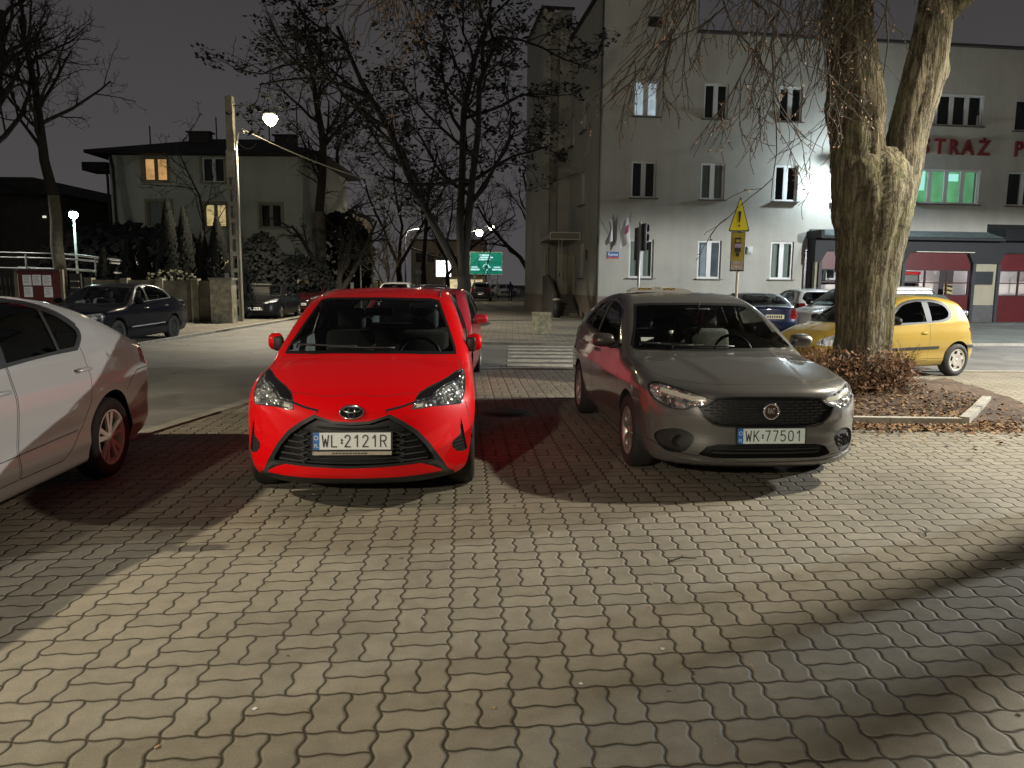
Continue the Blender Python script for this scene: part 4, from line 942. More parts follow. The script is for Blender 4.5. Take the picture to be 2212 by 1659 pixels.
    hatch('dark maroon hatchback parked right behind the black hatchback', (-10.35, 36.4, R(1)), paint('maroon paint', (.05, .006, .008), .1, .3, .03), 1.05, 1.03, 1.0)
    c = hatch('crimson hatchback standing close behind the bright red hatchback', (-1.46, 9.42, R(-.5)), paint('crimson paint', (.50, .025, .045), .1, .36, .08), 1.09, 1.06, .985, res=(40, 96, 34))
    hatch('black hatchback on the street just past the crimson hatchback', (-3.15, 26.0, R(0)), blk, 1.05, 1.02, .99, res=(28, 70, 26))
    c = hatch('dark grey crossover seen from behind near the green road sign', (-2.75, 60.0, R(0)), paint('slate paint', (.02, .022, .026), .2, .35, .05), 1.1, 1.06, 1.10, res=(26, 64, 24))
    c.e.location.y = 66; c.e.rotation_euler.z = math.pi
    for i, (x, y, z) in enumerate(((-.9, 82, 0), (.9, 90, 1))):
        hatch(('white car at the far end of the street beyond the walking person', 'pale silver car farthest down the street behind the white car')[i], (x, y, R((0, 90)[i])), paint(('white paint', 'pale silver paint')[i], ((.7, .7, .68), (.5, .5, .5))[i], .1, .35, .05), 1.05, 1.02, 1.0, res=(22, 54, 20))
    hatch('white car whose roof shows just above the roof of the red hatchback', (-5.5, 33, 0), MATS['white paint'], 1.05, 1.03, 1.05, res=(26, 64, 24))
    # dark blue sedan backed towards us at the fire station
    S = sc_S(OCTA, .95, .96, .93); F = sc_F(OCT_F, .95, .96, .93, wm=steel, st='steel', n=8); bl = paint('navy paint', (.008, .012, .035), .2, .3, .03)
    c = Car('parked_car', 'navy sedan seen from behind with one red tail light by the white van', S, F, bl, (7.3, 24.6, R(176)), (34, 84, 32)); tail_lamps(c, [(.56, .66), (.58, .92), (.82, .93), (.84, .66)]); c.done()
    yr = c.pt(x=0, z=.75, lo=2, hi=5.2, d=.02)[0]; plate(c.e, None, frame((-.12, yr.y, .72), (-1, 0, 0), (0, 0, 1)), white=mat('plate cream', (.62, .58, .42), .4))
    c = hatch('white car with dark windows parked behind the navy sedan', (10.7, 29.6, R(178)), MATS['white paint'], 1.08, 1.04, .98, res=(28, 70, 26))
    c = hatch('blue-silver car whose roof shows just above the yellow car', (8.55, 15.8, R(-28)), paint('blue silver paint', (.20, .23, .30), .4, .3, .05), 1.1, 1.03, .93, res=(28, 70, 26))
VAN = dict(L=4.4, cowl=(.85, 1.12),
    top=[(-.3, .8), (0, .86), (.1, .92), (.4, 1.02), (.8, 1.11), (.86, 1.13), (1.2, 1.38), (1.5, 1.6), (1.75, 1.73), (2.1, 1.80), (3, 1.82), (4.2, 1.80), (4.4, 1.76)],
    w=[(0, .86), (.3, .89), (.9, .905), (3.5, .905), (4.4, .88)], bot=[(0, .2), (.6, .18), (4.4, .25)], belt=[(0, .95), (1, 1.08), (4.4, 1.1)],
    side=[(.16, -.08), (.3, -.03), (.55, 0), (.9, -.005), (1.1, -.03)], front=[(.15, .1), (.25, .02), (.4, 0), (.7, .03), (.85, .1), (1, .4), (1.3, 1.), (1.9, 1.8)],
    rear=[(.2, 4.25), (.4, 4.39), (.9, 4.4), (1.4, 4.34), (1.8, 4.25)], crown=[(0, .05), (4.4, .04)], bow=[(0, 0), (.85, .22), (1.7, .1), (2.4, .02), (4.4, 0)], fplan=(.4, 3), rplan=(.14, 4), tumble=(.16, .14), kt=.12, ke=.07)
def make_van():
    wh = paint('van white paint', (.62, .60, .58), .05, .35, .08)
    F = dict(arches=[(.80, .31, .36), (3.35, .31, .36)], ws=[(0, 1.70), (.5, 1.68), (.60, 1.62), (.72, 1.2), (.72, 1.14), (0, 1.14)],
        doors=[[(1.02, .3), (1.0, .9), (1.1, 1.2), (1.6, 1.62), (2.1, 1.72), (2.12, .3)]], dlo=crv([(1.06, 1.17), (1.3, 1.42), (1.6, 1.60), (1.9, 1.64), (2.06, 1.63, 1), (2.06, 1.14, 1), (1.5, 1.10)], 3), wins=[crv([(1.14, 1.17), (1.34, 1.40), (1.62, 1.57), (1.9, 1.61), (2.02, 1.60, 1), (2.02, 1.16, 1), (1.5, 1.13)], 3)],
        rw=[(0, 1.6), (.6, 1.6), (.65, 1.15), (0, 1.15)], handles=[(1.98, .98)], handlem=BLACK(),
        wheels=[dict(x=.79, y=.8, r=.31, rw=.195, n=8, st='steel', m=mat('steel wheel', (.035, .034, .033), .6)), dict(x=.79, y=3.35, r=.31, rw=.195, n=8, st='steel', m=mat('steel wheel', (.035, .034, .033), .6))])
    c = Car('parked_van', 'white van with a red flame graphic on its side beside the navy sedan', sc_S(VAN, 1, 1, .87), {k: ([[(a[0], a[1]*.87) for a in p] for p in v] if k in ('wins', 'doors') else [(a[0], a[1]*.87) for a in v] if k in ('ws', 'rw', 'dlo') else v) for k, v in F.items()}, wh, (8.45, 22.6, R(-80)), (34, 80, 36), cat='van', glass=glassmat('van glass', (.35, .42, .42)))
    sd = SIDE(1)
    c.part([(2.45, .3), (2.45, 1.46), (4.3, 1.46), (4.3, .3)], 'x', 'dark_panel', sd, mat('van navy panel', (.012, .014, .03), .25), 0, only=('body',))
    c.part(crv([(1.90, .55, 1), (2.0, .80), (2.25, .98), (2.38, 1.46, 1), (2.44, 1.46, 1), (2.44, .86), (2.32, .60), (2.24, .45, 1)], 4), 'x', 'red_graphic', sd, mat('graphic red', (.45, .03, .03), .35), 0, only=('body', 'door#1', 'door#2'))
    c.part(crv([(2.24, .60), (2.34, .80), (2.40, 1.15), (2.42, .95), (2.36, .70)], 4), 'x', 'pale_graphic', sd, wh, 0)
    front_lamps(c, [(.45, .78), (.5, .92), (.82, 1.0), (.82, .8)]); tail_lamps(c, [(.7, .8), (.7, 1.3), (.86, 1.3), (.86, .8)]); c.done()
    for sg in (1, -1): p, n = c.pt(y=1.16, z=1.0, lo=0, hi=sg*1.2); door_mirror(c.e, (p.x-sg*.02, p.y, 1.02), sg, BLACK(), BLACK(), (.18, .14, .22))
    t = MB(); rr = random.Random(9)
    for row, z in enumerate((1.22, 1.14)):
        x = 2.7
        while x < 3.3+.3*row:
            w = rr.uniform(.03, .07); p, n = c.pt(y=x, z=z, lo=0, hi=1.3, d=.003); t.add([(p.x, p.y, z-.025), (p.x, p.y+w, z-.025), (p.x, p.y+w, z+.025), (p.x, p.y, z+.025)], [(0, 1, 2, 3)]); x += w+.02
    t.build('panel_print', mat('print white', (.7, .7, .72), .5), c.e, fix=False)
    return c
# ------------------------------------------------------------------ ground
PYAW = math.atan(.068)
def paver_mat():
    m, nt, b = nodemat('pavers'); tc = N(nt, 'ShaderNodeTexCoord'); mp = N(nt, 'ShaderNodeMapping'); mp.inputs['Rotation'].default_value = (0, 0, -PYAW); mp.inputs['Location'].default_value = (.05, .02, 0)
    ln(nt, tc.outputs['Object'], mp.inputs[0]); sx = N(nt, 'ShaderNodeSeparateXYZ'); ln(nt, mp.outputs[0], sx.inputs[0])
    M = lambda op, a, b_=None, c=None, cl=False: math_(nt, op, a, b_, c, cl)
    w1 = noise(nt, 3.1, 2, .5, mp.outputs[0]); 
    u0 = M('DIVIDE', sx.outputs[0], .245); v0 = M('DIVIDE', sx.outputs[1], .245)
    u0 = M('ADD', u0, M('MULTIPLY', w1, .05)); v0 = M('ADD', v0, M('MULTIPLY', w1, -.05))
    tp = 2*math.pi
    u = M('ADD', u0, M('MULTIPLY', M('SINE', M('MULTIPLY', v0, tp*2)), .034)); v = M('ADD', v0, M('MULTIPLY', M('SINE', M('MULTIPLY', u0, tp*2)), .024))
    fu = M('FLOOR', u); fv = M('FLOOR', v); par = M('FLOORED_MODULO', M('ADD', fu, fv), 2.0)
    ru = M('SUBTRACT', u, fu); rv = M('SUBTRACT', v, fv)
    du = M('MINIMUM', ru, M('SUBTRACT', 1.0, ru)); dv = M('MINIMUM', rv, M('SUBTRACT', 1.0, rv))
    iu = M('ADD', M('ABSOLUTE', M('SUBTRACT', ru, .5)), M('MULTIPLY', par, 9.0)); iv = M('ADD', M('ABSOLUTE', M('SUBTRACT', rv, .5)), M('MULTIPLY', M('SUBTRACT', 1.0, par), 9.0))
    d = M('MINIMUM', M('MINIMUM', du, dv), M('MINIMUM', iu, iv))
    wn = noise(nt, 40, 3, .6, mp.outputs[0]); d = M('ADD', d, M('MULTIPLY_ADD', wn, .022, -.011))
    hgt = M('SMOOTH_MIN', M('MULTIPLY', d, 1/.052), 1.0, .35)
    jt = N(nt, 'ShaderNodeMapRange'); jt.interpolation_type = 'SMOOTHSTEP'; jt.inputs[1].default_value = .010; jt.inputs[2].default_value = .036; ln(nt, d, jt.inputs[0])
    # one tone per stone
    half = M('ADD', M('MULTIPLY', M('GREATER_THAN', ru, .5), M('SUBTRACT', 1.0, par)), M('MULTIPLY', M('GREATER_THAN', rv, .5), par))
    cid = N(nt, 'ShaderNodeCombineXYZ'); ln(nt, fu, cid.inputs[0]); ln(nt, fv, cid.inputs[1]); ln(nt, half, cid.inputs[2])
    wh = N(nt, 'ShaderNodeTexWhiteNoise'); ln(nt, cid.outputs[0], wh.inputs['Vector'])
    tone = ramp(nt, wh.outputs['Value'], [(0, (.228, .206, .162)), (.5, (.250, .226, .178)), (1, (.272, .246, .194))])
    big = noise(nt, .7, 5, .6, mp.outputs[0]); fine = noise(nt, 160, 3, .7, mp.outputs[0]); mid = noise(nt, 9, 6, .65, mp.outputs[0])
    tone = mixc(nt, 1.0, tone, ramp(nt, big, [(.28, (.66, .65, .63)), (.5, (.97, .97, .97)), (.72, (1.08, 1.07, 1.05))]), 'MULTIPLY')
    tone = mixc(nt, 1.0, tone, ramp(nt, fine, [(.25, (.72, .72, .72)), (.75, (1.2, 1.2, 1.2))]), 'MULTIPLY')
    tone = mixc(nt, 1.0, tone, ramp(nt, mid, [(.3, (.82, .82, .81)), (.62, (1.05, 1.05, 1.05))]), 'MULTIPLY')
    spk = noise(nt, 55, 1, .4, mp.outputs[0]); tone = mixc(nt, ramp(nt, spk, [(.80, 0), (.84, 1)]), tone, (.42, .40, .36))
    spk2 = noise(nt, 6, 2, .5, mp.outputs[0]); tone = mixc(nt, ramp(nt, spk2, [(.70, 0), (.78, .45)]), tone, (.07, .062, .05))
    col = mixc(nt, jt.outputs[0], (.050, .040, .024), tone); ln(nt, col, b.inputs['Base Color'])
    b.inputs['Roughness'].default_value = .78; b.inputs['Specular IOR Level'].default_value = .35
    h = M('ADD', M('MULTIPLY', hgt, 1.0), M('MULTIPLY', fine, .10)); h = M('ADD', h, M('MULTIPLY', wh.outputs['Value'], .12))
    bump(nt, b, h, .75, .012); return m
def asphalt_mat(name='asphalt', base=.10, warm=1.0):
    m, nt, b = nodemat(name); tc = N(nt, 'ShaderNodeTexCoord'); big = noise(nt, .35, 6, .65); fine = noise(nt, 90, 3, .7); pt = noise(nt, .9, 3, .5)
    c = ramp(nt, big, [(.3, (base*.72*warm, base*.70, base*.64)), (.7, (base*1.25*warm, base*1.2, base*1.1))])
    c = mixc(nt, ramp(nt, pt, [(.50, 0), (.56, .55)]), c, (base*.62, base*.60, base*.56))
    c = mixc(nt, 1.0, c, ramp(nt, fine, [(.25, (.65, .65, .65)), (.75, (1.3, 1.3, 1.3))]), 'MULTIPLY')
    v = N(nt, 'ShaderNodeTexVoronoi'); v.feature = 'DISTANCE_TO_EDGE'; v.inputs['Scale'].default_value = .28; wv = N(nt, 'ShaderNodeVectorMath'); wv.operation = 'ADD'
    nz = N(nt, 'ShaderNodeTexNoise'); nz.inputs['Scale'].default_value = 1.5; ln(nt, tc.outputs['Object'], nz.inputs['Vector']); ln(nt, tc.outputs['Object'], wv.inputs[0]); ln(nt, nz.outputs['Color'], wv.inputs[1]); ln(nt, wv.outputs[0], v.inputs['Vector'])
    c = mixc(nt, ramp(nt, v.outputs['Distance'], [(.002, .8), (.008, 0)]), c, (.02, .02, .02))
    ln(nt, c, b.inputs['Base Color']); b.inputs['Roughness'].default_value = .72; bump(nt, b, fine, .35, .006); return m
def small_pavers(name, size=(.2, .1), base=(.24, .22, .18)):
    m, nt, b = nodemat(name); tc = N(nt, 'ShaderNodeTexCoord'); br = N(nt, 'ShaderNodeTexBrick'); ln(nt, tc.outputs['Object'], br.inputs['Vector'])
    br.inputs['Scale'].default_value = 1; br.inputs['Brick Width'].default_value = size[0]; br.inputs['Row Height'].default_value = size[1]; br.inputs['Mortar Size'].default_value = .012; br.inputs['Bias'].default_value = 0
    br.inputs['Color1'].default_value = (*base, 1); br.inputs['Color2'].default_value = (*[c*.82 for c in base], 1); br.inputs['Mortar'].default_value = (*[c*.3 for c in base], 1)
    c = mixc(nt, 1.0, br.outputs['Color'], ramp(nt, noise(nt, .8, 6, .6), [(.3, (.65, .64, .62)), (.7, (1.12, 1.12, 1.1))]), 'MULTIPLY'); ln(nt, c, b.inputs['Base Color']); b.inputs['Roughness'].default_value = .8
    bump(nt, b, br.outputs['Fac'], -.4, .006); return m
def sheet(name, poly, z, m, kind='structure'):
    b = MB(); b.add([(x, y, z) for x, y in poly], [list(range(len(poly)))]); return tag(b.build(name, m, fix=False), kind=kind)
def slab(mb, a, b, w, z0, z1):
    dx, dy = b[0]-a[0], b[1]-a[1]; l = math.hypot(dx, dy); nx, ny = -dy/l*w/2, dx/l*w/2
    mb.prism([(a[0]+nx, a[1]+ny), (a[0]-nx, a[1]-ny), (b[0]-nx, b[1]-ny), (b[0]+nx, b[1]+ny)], z0, z1)
CONC = lambda: mat('kerb concrete', (.27, .255, .22), .85, var=.25, vscale=5, bmp=.3, bscale=50)
def ground():
    sheet('ground', [(-400, -120), (400, -120), (400, 600), (-400, 600)], -.03, mat('bare earth', (.05, .046, .036), .95, var=.4, vscale=.4))
    asp = asphalt_mat('asphalt', .185, 1.0)
    sheet('road', [(-9.0, -30), (-3.72, -30), (-3.72, 7.2), (-3.35, 9.5), (-3.0, 11.0), (-2.3, 12.4), (-1.2, 13.25), (0, 13.45), (60, 14.5), (60, 22.5), (24, 21.5), (2.2, 19.0), (-2.2, 19.3), (-3.1, 21), (-3.4, 25), (-3.4, 260), (-9.0, 260)], -.012, asp)
    sheet('pavement', [(-3.72, -30), (60, -30), (60, 14.5), (0, 13.45), (-1.2, 13.25), (-2.3, 12.4), (-3.0, 11.0), (-3.35, 9.5), (-3.72, 7.2)], 0, paver_mat())
    sheet('sidewalk', [(-3.4, 25), (-3.1, 21), (-2.2, 19.3), (2.2, 19.0), (6, 19.35), (6, 32), (3.6, 36), (2.6, 45), (2.2, 260), (-3.4, 260)], -.004, small_pavers('sidewalk slabs', (.4, .4), (.27, .25, .205)))
    sheet('forecourt', [(6, 19.35), (24, 21.5), (60, 22.5), (60, 60), (6, 60)], -.006, asphalt_mat('forecourt concrete', .15, .88))
    sheet('far_sidewalk', [(-9.15, -30), (-9.15, 260), (-13.5, 260), (-13.5, -30)], .02, small_pavers('far slabs', (.3, .3), (.19, .175, .14)))
    k = MB(); slab(k, (-9.07, -30), (-9.07, 260), .15, -.05, .06); tag(k.build('kerb', CONC()), kind='structure')
    k = MB(); pts = [(-3.80, -30), (-3.80, 7.2), (-3.43, 9.5), (-3.08, 11.05), (-2.36, 12.5), (-1.22, 13.36), (0, 13.56), (60, 14.6)]
    for a, b in zip(pts[:-1], pts[1:]): slab(k, a, b, .16, -.03, .022)
    tag(k.build('flush_kerb', CONC()), kind='structure')
    k = MB(); pts = [(-3.4, 260), (-3.4, 25), (-3.1, 21), (-2.2, 19.3), (2.2, 19.0), (6, 19.35), (24, 21.5), (60, 22.5)]
    for a, b in zip(pts[:-1], pts[1:]): slab(k, a, b, .15, -.03, .05)
    tag(k.build('sidewalk_kerb', CONC()), kind='structure')
    wp = mat('road paint', (.40, .38, .33), .8, var=.5, vscale=6)
    for i in range(6):
        y = 14.0+i*.86; b = MB(); b.prism([(-.10, y), (3.4, y+.05), (3.4, y+.50), (-.10, y+.45)], -.0075, -.004); o = tag(b.build('crossing_stripe', wp), kind='structure')
    # gully and manhole
    g = thing('drain_grate', 'iron drain grate at the road edge beside the silver-white car', 'drain', (-4.2, 6.9, -.008)); b = MB(); b.box((0, 0, 0), (.5, .9, .014)); b.build('frame', mat('cast iron', (.04, .038, .035), .6, .6), g)
    b = MB(); [b.box((0, -.36+.08*i, .010), (.42, .035, .012)) for i in range(10)]; b.build('bar', mat('iron bar', (.09, .085, .075), .5, .6), g)
    g = thing('manhole_cover', 'round manhole cover in the paving between the two front cars', 'manhole', (-.08, 8.9, .002)); b = MB(); b.lathe([(0, .004), (.27, .004), (.275, -.002)], 28); b.build('lid', mat('cast iron', (.04, .038, .035), .6, .6, bmp=.6, bscale=40), g); b = MB(); b.lathe([(.285, .001), (.33, .003), (.335, -.002)], 28); b.build('ring', mat('iron bar', (.09, .085, .075), .5, .6), g)
# ------------------------------------------------------------------ fire station (x along facade s, y depth, z)
FA = R(7.1); FO = (3.70, 32.5, 0)
def plaster(name, col, var=.16):
    m, nt, b = nodemat(name); big = noise(nt, .35, 7, .68); st = N(nt, 'ShaderNodeTexCoord'); mp = N(nt, 'ShaderNodeMapping'); mp.inputs['Scale'].default_value = (1.2, 1.2, .10); ln(nt, st.outputs['Object'], mp.inputs[0]); streak = noise(nt, 1.0, 6, .7, mp.outputs[0]); fine = noise(nt, 60, 3, .6)
    c = ramp(nt, big, [(.32, tuple(x*(1-var) for x in col)), (.68, tuple(x*(1+var*.6) for x in col))])
    c = mixc(nt, 1.0, c, ramp(nt, streak, [(.35, (.91, .91, .90)), (.6, (1.02, 1.02, 1.02))]), 'MULTIPLY'); ln(nt, c, b.inputs['Base Color']); b.inputs['Roughness'].default_value = .9; bump(nt, b, fine, .25, .004); return m
def wall_with_holes(mb, s0, s1, z0, z1, holes, y=0, depth=.22, M=None):
    """flat wall in the s,z plane with rectangular openings and their reveals"""
    ss = sorted({s0, s1, *[h[0] for h in holes], *[h[2] for h in holes]}); zs = sorted({z0, z1, *[h[1] for h in holes], *[h[3] for h in holes]})
    ss = [s for s in ss if s0 <= s <= s1]; zs = [z for z in zs if z0 <= z <= z1]
    for a, b in zip(ss[:-1], ss[1:]):
        for c, d in zip(zs[:-1], zs[1:]):
            m = ((a+b)/2, (c+d)/2)
            if any(h[0] < m[0] < h[2] and h[1] < m[1] < h[3] for h in holes): continue
            mb.quad((a, y, c), (b, y, c), (b, y, d), (a, y, d))
    for h in holes:
        a, c, b, d = h[:4]; Y = y+depth
        mb.quad((a, y, c), (a, Y, c), (a, Y, d), (a, y, d)); mb.quad((b, y, c), (b, y, d), (b, Y, d), (b, Y, c)); mb.quad((a, y, d), (a, Y, d), (b, Y, d), (b, y, d)); mb.quad((a, y, c), (b, y, c), (b, Y, c), (a, Y, c))
def roomglow(name, col, s, var=.5, sc=2.):
    if name in MATS: return MATS[name]
    m, nt, b = nodemat(name); f = noise(nt, sc, 3, .6); b.inputs['Base Color'].default_value = (*[c*.4 for c in col], 1)
    ln(nt, ramp(nt, f, [(.3, tuple(c*(1-var) for c in col)), (.7, col)]), b.inputs['Emission Color']); b.inputs['Emission Strength'].default_value = s; MATS[name] = m; return m
PVC = lambda: mat('window frame white', (.55, .56, .56), .45)
def window(parent, a, c, b, d, panes, y=.12, inner=None, sill=True, fw=.085, glass=None, curtain=None, frm=None, M=None):
    """frame with panes side by side; inner: material of what is behind the glass"""
    f = MB(); frm = frm or PVC()
    f.box(((a+b)/2, y, c+fw/2), (b-a, .07, fw)); f.box(((a+b)/2, y, d-fw/2), (b-a, .07, fw))
    w = (b-a)/panes
    for i in range(panes+1):
        x = a+i*w; ww = fw if i in (0, panes) else fw*2.4; x = x+(fw/2 if i == 0 else -fw/2 if i == panes else 0); f.box((x, y-.004, (c+d)/2), (ww, .07, d-c-2*fw+.004))
    def xf(mb): 
        if M is not None: mb.v = [tuple(M @ Vector(v)) for v in mb.v]
        return mb
    win = xf(f).build('window', frm, parent)
    g = MB(); g.quad((a+fw/2, y+.01, c+fw/2), (b-fw/2, y+.01, c+fw/2), (b-fw/2, y+.01, d-fw/2), (a+fw/2, y+.01, d-fw/2)); xf(g).build('pane', glass or glassmat('house glass', (.75, .8, .8)), win, fix=False)
    if curtain:
        q = MB(); n = max(6, int((b-a)/.06)); 
        for i in range(n): q.quad((a+(b-a)*i/n, y+.09+.015*math.sin(i*1.7), c), (a+(b-a)*(i+1)/n, y+.09+.015*math.sin((i+1)*1.7), c), (a+(b-a)*(i+1)/n, y+.09+.015*math.sin((i+1)*1.7), d), (a+(b-a)*i/n, y+.09+.015*math.sin(i*1.7), d), True)
        xf(q).build('curtain', curtain, win, fix=False)
    q = MB(); q.quad((a-.2, y+.5, c-.2), (b+.2, y+.5, c-.2), (b+.2, y+.5, d+.2), (a-.2, y+.5, d+.2)); q.quad((a-.02, y+.04, c), (b+.02, y+.04, c), (b+.2, y+.5, c-.2), (a-.2, y+.5, c-.2)); xf(q).build('room', inner or mat('dark room', (.035, .04, .04), .9), win, fix=False)
    if sill: q = MB(); q.box(((a+b)/2, -.04, c-.025), (b-a+.16, .26, .035)); xf(q).build('sill', mat('sill metal', (.10, .085, .075), .5), win)
    return win
def fire_station():
    e = thing('fire_station', 'grey plastered fire station with an L-shaped entrance corner and a bare office facade', 'building', FO, FA)
    wl = plaster('plaster grey', (.40, .39, .355)); pl = plaster('plinth plaster', (.23, .19, .165))
    rows = [(1.84, 3.5), (5.25, 6.8), (8.62, 10.1)]; cols = [(1.35, 2.45), (4.45, 5.53), (7.83, 8.9), (10.5, 11.6)]
    H = [(a, c, b, d) for a, b in cols for c, d in rows]; wide = [(14.5, 8.72, 17.5, 10.08), (14.45, 5.3, 17.65, 6.83), (19.1, 8.6, 20.6, 10.0), (19.05, 5.28, 20.65, 6.82), (22.4, 8.6, 25.4, 10), (22.4, 5.3, 25.4, 6.8)]
    H += wide; L = 40
    b = MB(); wall_with_holes(b, 0, L, 1.03, 12.1, H+[(9.45, 1.03, 27.2, 3.3)])
    wall_with_holes(b, 0, 4.0, 12.1, 13.7, [(1.88, 12.25, 2.5, 12.7)])
    b.quad((4.0, 0, 12.1), (4.0, 9, 12.1), (4.0, 9, 13.7), (4.0, 0, 13.7))
    # left flank
    T = lambda t, z: (0, t, z)
    fl = [(2.9, 1.85, 3.9, 3.5), (2.9, 5.25, 3.9, 6.8), (2.9, 8.62, 3.9, 10.1), (5.75, 8.4, 6.4, 9.9)]
    f2 = MB(); wall_with_holes(f2, 0, 6.7, 1.03, 13.7, fl); Mf = Matrix(((0, 1, 0, 0), (1, 0, 0, 0), (0, 0, 1, 0), (0, 0, 0, 1))); f2.v = [tuple(Mf @ Vector(v)) for v in f2.v]; b.add(f2.v, f2.f)
    # stair tower beside the entrance
    b.prism([(-1.05, 6.7), (-.95, 7.1), (-.60, 7.1), (-.6, 6.7), (0, 6.7), (0, 12.5), (-1.45, 12.5), (-1.45, 6.7)], 1.0, 15.1)
    b.quad((0, 6.7, 13.7), (4.0, 6.7, 13.7), (4.0, 0, 13.7), (0, 0, 13.7)); b.quad((4.0, 0, 12.1), (L, 0, 12.1), (L, 12, 12.1), (4, 12, 12.1)); b.quad((L, 0, 0), (L, 12, 0), (L, 12, 12.1), (L, 0, 12.1))
    b.build('wall', wl, e, fix=False)
    p = MB(); p.box((4.72, .15, .515), (9.46, .34, 1.03)); p.box((.145, 3.5, .515), (.31, 6.4, 1.03)); p.prism([(-1.47, 6.68), (0, 6.68), (0, 12.5), (-1.47, 12.5)], 0, 1.0); p.build('plinth', pl, e)
    r = MB(); dk = mat('roof edge', (.035, .034, .035), .6)
    r.box((2.0, -.06, 13.74), (4.2, .2, .10)); r.box((-.06, 3.35, 13.74), (.2, 6.9, .10)); r.box((22, -.08, 12.14), (36, .24, .10)); r.box((-.72, 6.64, 15.14), (1.6, .18, .1)); r.box((-1.5, 9.6, 15.14), (.18, 5.9, .1)); r.build('roof_edge', dk, e)
    pp = MB(); pp.tube([(-.05, -.05, 1.0), (-.05, -.05, 13.6)], .05, 8); pp.build('downpipe', mat('pipe grey', (.12, .12, .115), .5), e)
    pp = MB(); pp.tube([(-1.60, 6.55, 3.6), (-1.25, 6.5, 3.3), (-1.25, 6.5, .1)], .055, 8); pp.build('downpipe', mat('pipe pale', (.45, .42, .35), .5), e)
    dark = mat('dark room', (.035, .04, .04), .9); lit = roomglow('curtain glow', (.55, .68, .75), .55, .6, 5.); cur = mat('curtain grey', (.30, .33, .30), .8)
    for i, (a, bb) in enumerate(cols):
        for j, (c, d) in enumerate(rows):
            if (i, j) == (0, 2): window(e, a, c, bb, d, 2, inner=roomglow('bright room', (.72, .82, .9), .75, .5, 3.), curtain=None)
            elif (i, j) == (1, 0): window(e, a, c, bb, d, 2, inner=roomglow('blue room', (.36, .42, .47), .35, .5, 2.), curtain=None)
            else: window(e, a, c, bb, d, 2, curtain=cur if (i+j) % 2 == 0 and j < 2 else None)
    w = window(e, *wide[0], 4)
    w = window(e, *wide[1], 4, inner=roomglow('green room', (.22, .62, .30), .8, .55, 1.2))
    q = MB(); q.box((15.05, .5, 6.4), (.5, .02, .9)); q.box((16.6, .5, 6.55), (.7, .02, .32)); q.build('ceiling_lamp', emis('lamp cyan', (.45, .95, .85), 1.1), w)
    for h in wide[2:]: window(e, *h, 2 if h[2]-h[0] < 2 else 4)
    for k, (a, c, bb, d) in enumerate(fl): window(e, a, c, bb, d, 1, inner=roomglow('pale room', (.8, .8, .74), .9, .2) if k == 3 else None, M=Mf)
    v = MB(); v.box((2.19, .1, 12.47), (.62, .04, .45)); v.build('vent', mat('vent dark', (.012, .012, .012), .8), e)
    # entrance: landing, steps, parapet, door, canopy
    st = MB(); cm = mat('step concrete', (.16, .15, .135), .85, var=.2, vscale=4)
    st.box((-.62, 5.85, .5), (1.2, 1.66, 1.0))
    for i in range(6): st.box((-.58, 4.87-.30*i, (.84-.165*i)/2), (.98, .30, .84-.165*i))
    st.build('entrance_steps', cm, e)
    st = MB(); st.prism([(3.2, 0), (6.65, 0), (6.65, 1.95), (5.0, 1.95), (4.6, 1.8), (3.2, 1.05)], -1.34, -1.22, 'x'); st.build('parapet', mat('parapet plaster', (.10, .095, .09), .9, var=.2, vscale=3), e)
    st = MB(); st.box((-.28, 6.66, 2.05), (.5, .08, 2.1)); st.box((-.06, 5.6, 2.0), (.04, 1.6, 2.0)); dr = st.build('door', mat('door cream', (.50, .45, .36), .5, var=.12, vscale=3), e); st = MB(); st.box((-.47, 6.60, 2.0), (.03, .06, .25)); st.build('handle', BLACK(), dr)
    st = MB(); [st.tube([(x, 4.1, 1.9), (x, 4.1, 3.7)], .03, 6) for x in (-1.0, -.85)]; st.build('canopy_post', mat('pipe pale', (.45, .42, .35), .5), e)
    cn = MB(); cn.box((-.72, 5.1, 3.80), (1.6, 3.1, .24)); co = cn.build('canopy', mat('canopy grey', (.20, .20, .19), .7), e)
    cn = MB(); cn.box((-.80, 3.53, 3.98), (1.46, .03, .03)); cn.box((-.80, 3.53, 3.66), (1.46, .03, .03)); cn.box((-1.515, 3.53, 3.82), (.03, .03, .29)); cn.box((-.085, 3.53, 3.82), (.03, .03, .29)); cn.build('canopy_trim', mat('trim cream', (.85, .80, .68), .5), co)
    cn = MB(); cn.box((-.80, 3.545, 3.82), (1.40, .02, .27)); cn.build('canopy_panel', mat('panel taupe', (.22, .20, .17), .6), co)
    # lettering
    red = mat('letter red', (.15, .016, .018), .6); fx = [('S', 14.82), ('T', 15.5), ('R', 16.2), ('A', 16.9), ('Z', 17.68), ('P', 19.4), ('O', 20.15), ('Z', 20.9), ('A', 21.6), ('R', 22.35), ('N', 23.1), ('A', 23.85)]
    lt = MB()
    for ch, s in fx: put_text(lt, ch, .92, frame((s, -.05, 7.77), (1, 0, 0), (0, 0, 1)), .95, extrude=.04, bold=.02)
    for s in (17.68, 20.9): lt.box((s, -.05, 8.2), (.10, .07, .10))
    lt.build('lettering', red, e, fix=False)
    # fire-engine garage in front of the facade
    g = thing('garage_annex', 'low grey garage with red folding doors in front of the fire station', 'building', (4.17, 31.86, -.079), FA); g.scale = (1.0507, 1.0507, 1.0507)
    dkc = mat('annex dark cladding', (.013, .0145, .017), .7, var=.15, vscale=2); cream = plaster('pier cream', (.34, .31, .235)); rm = mat('door red', (.085, .010, .013), .45, var=.15, vscale=2); rail = mat('door frame dark', (.05, .012, .015), .5)
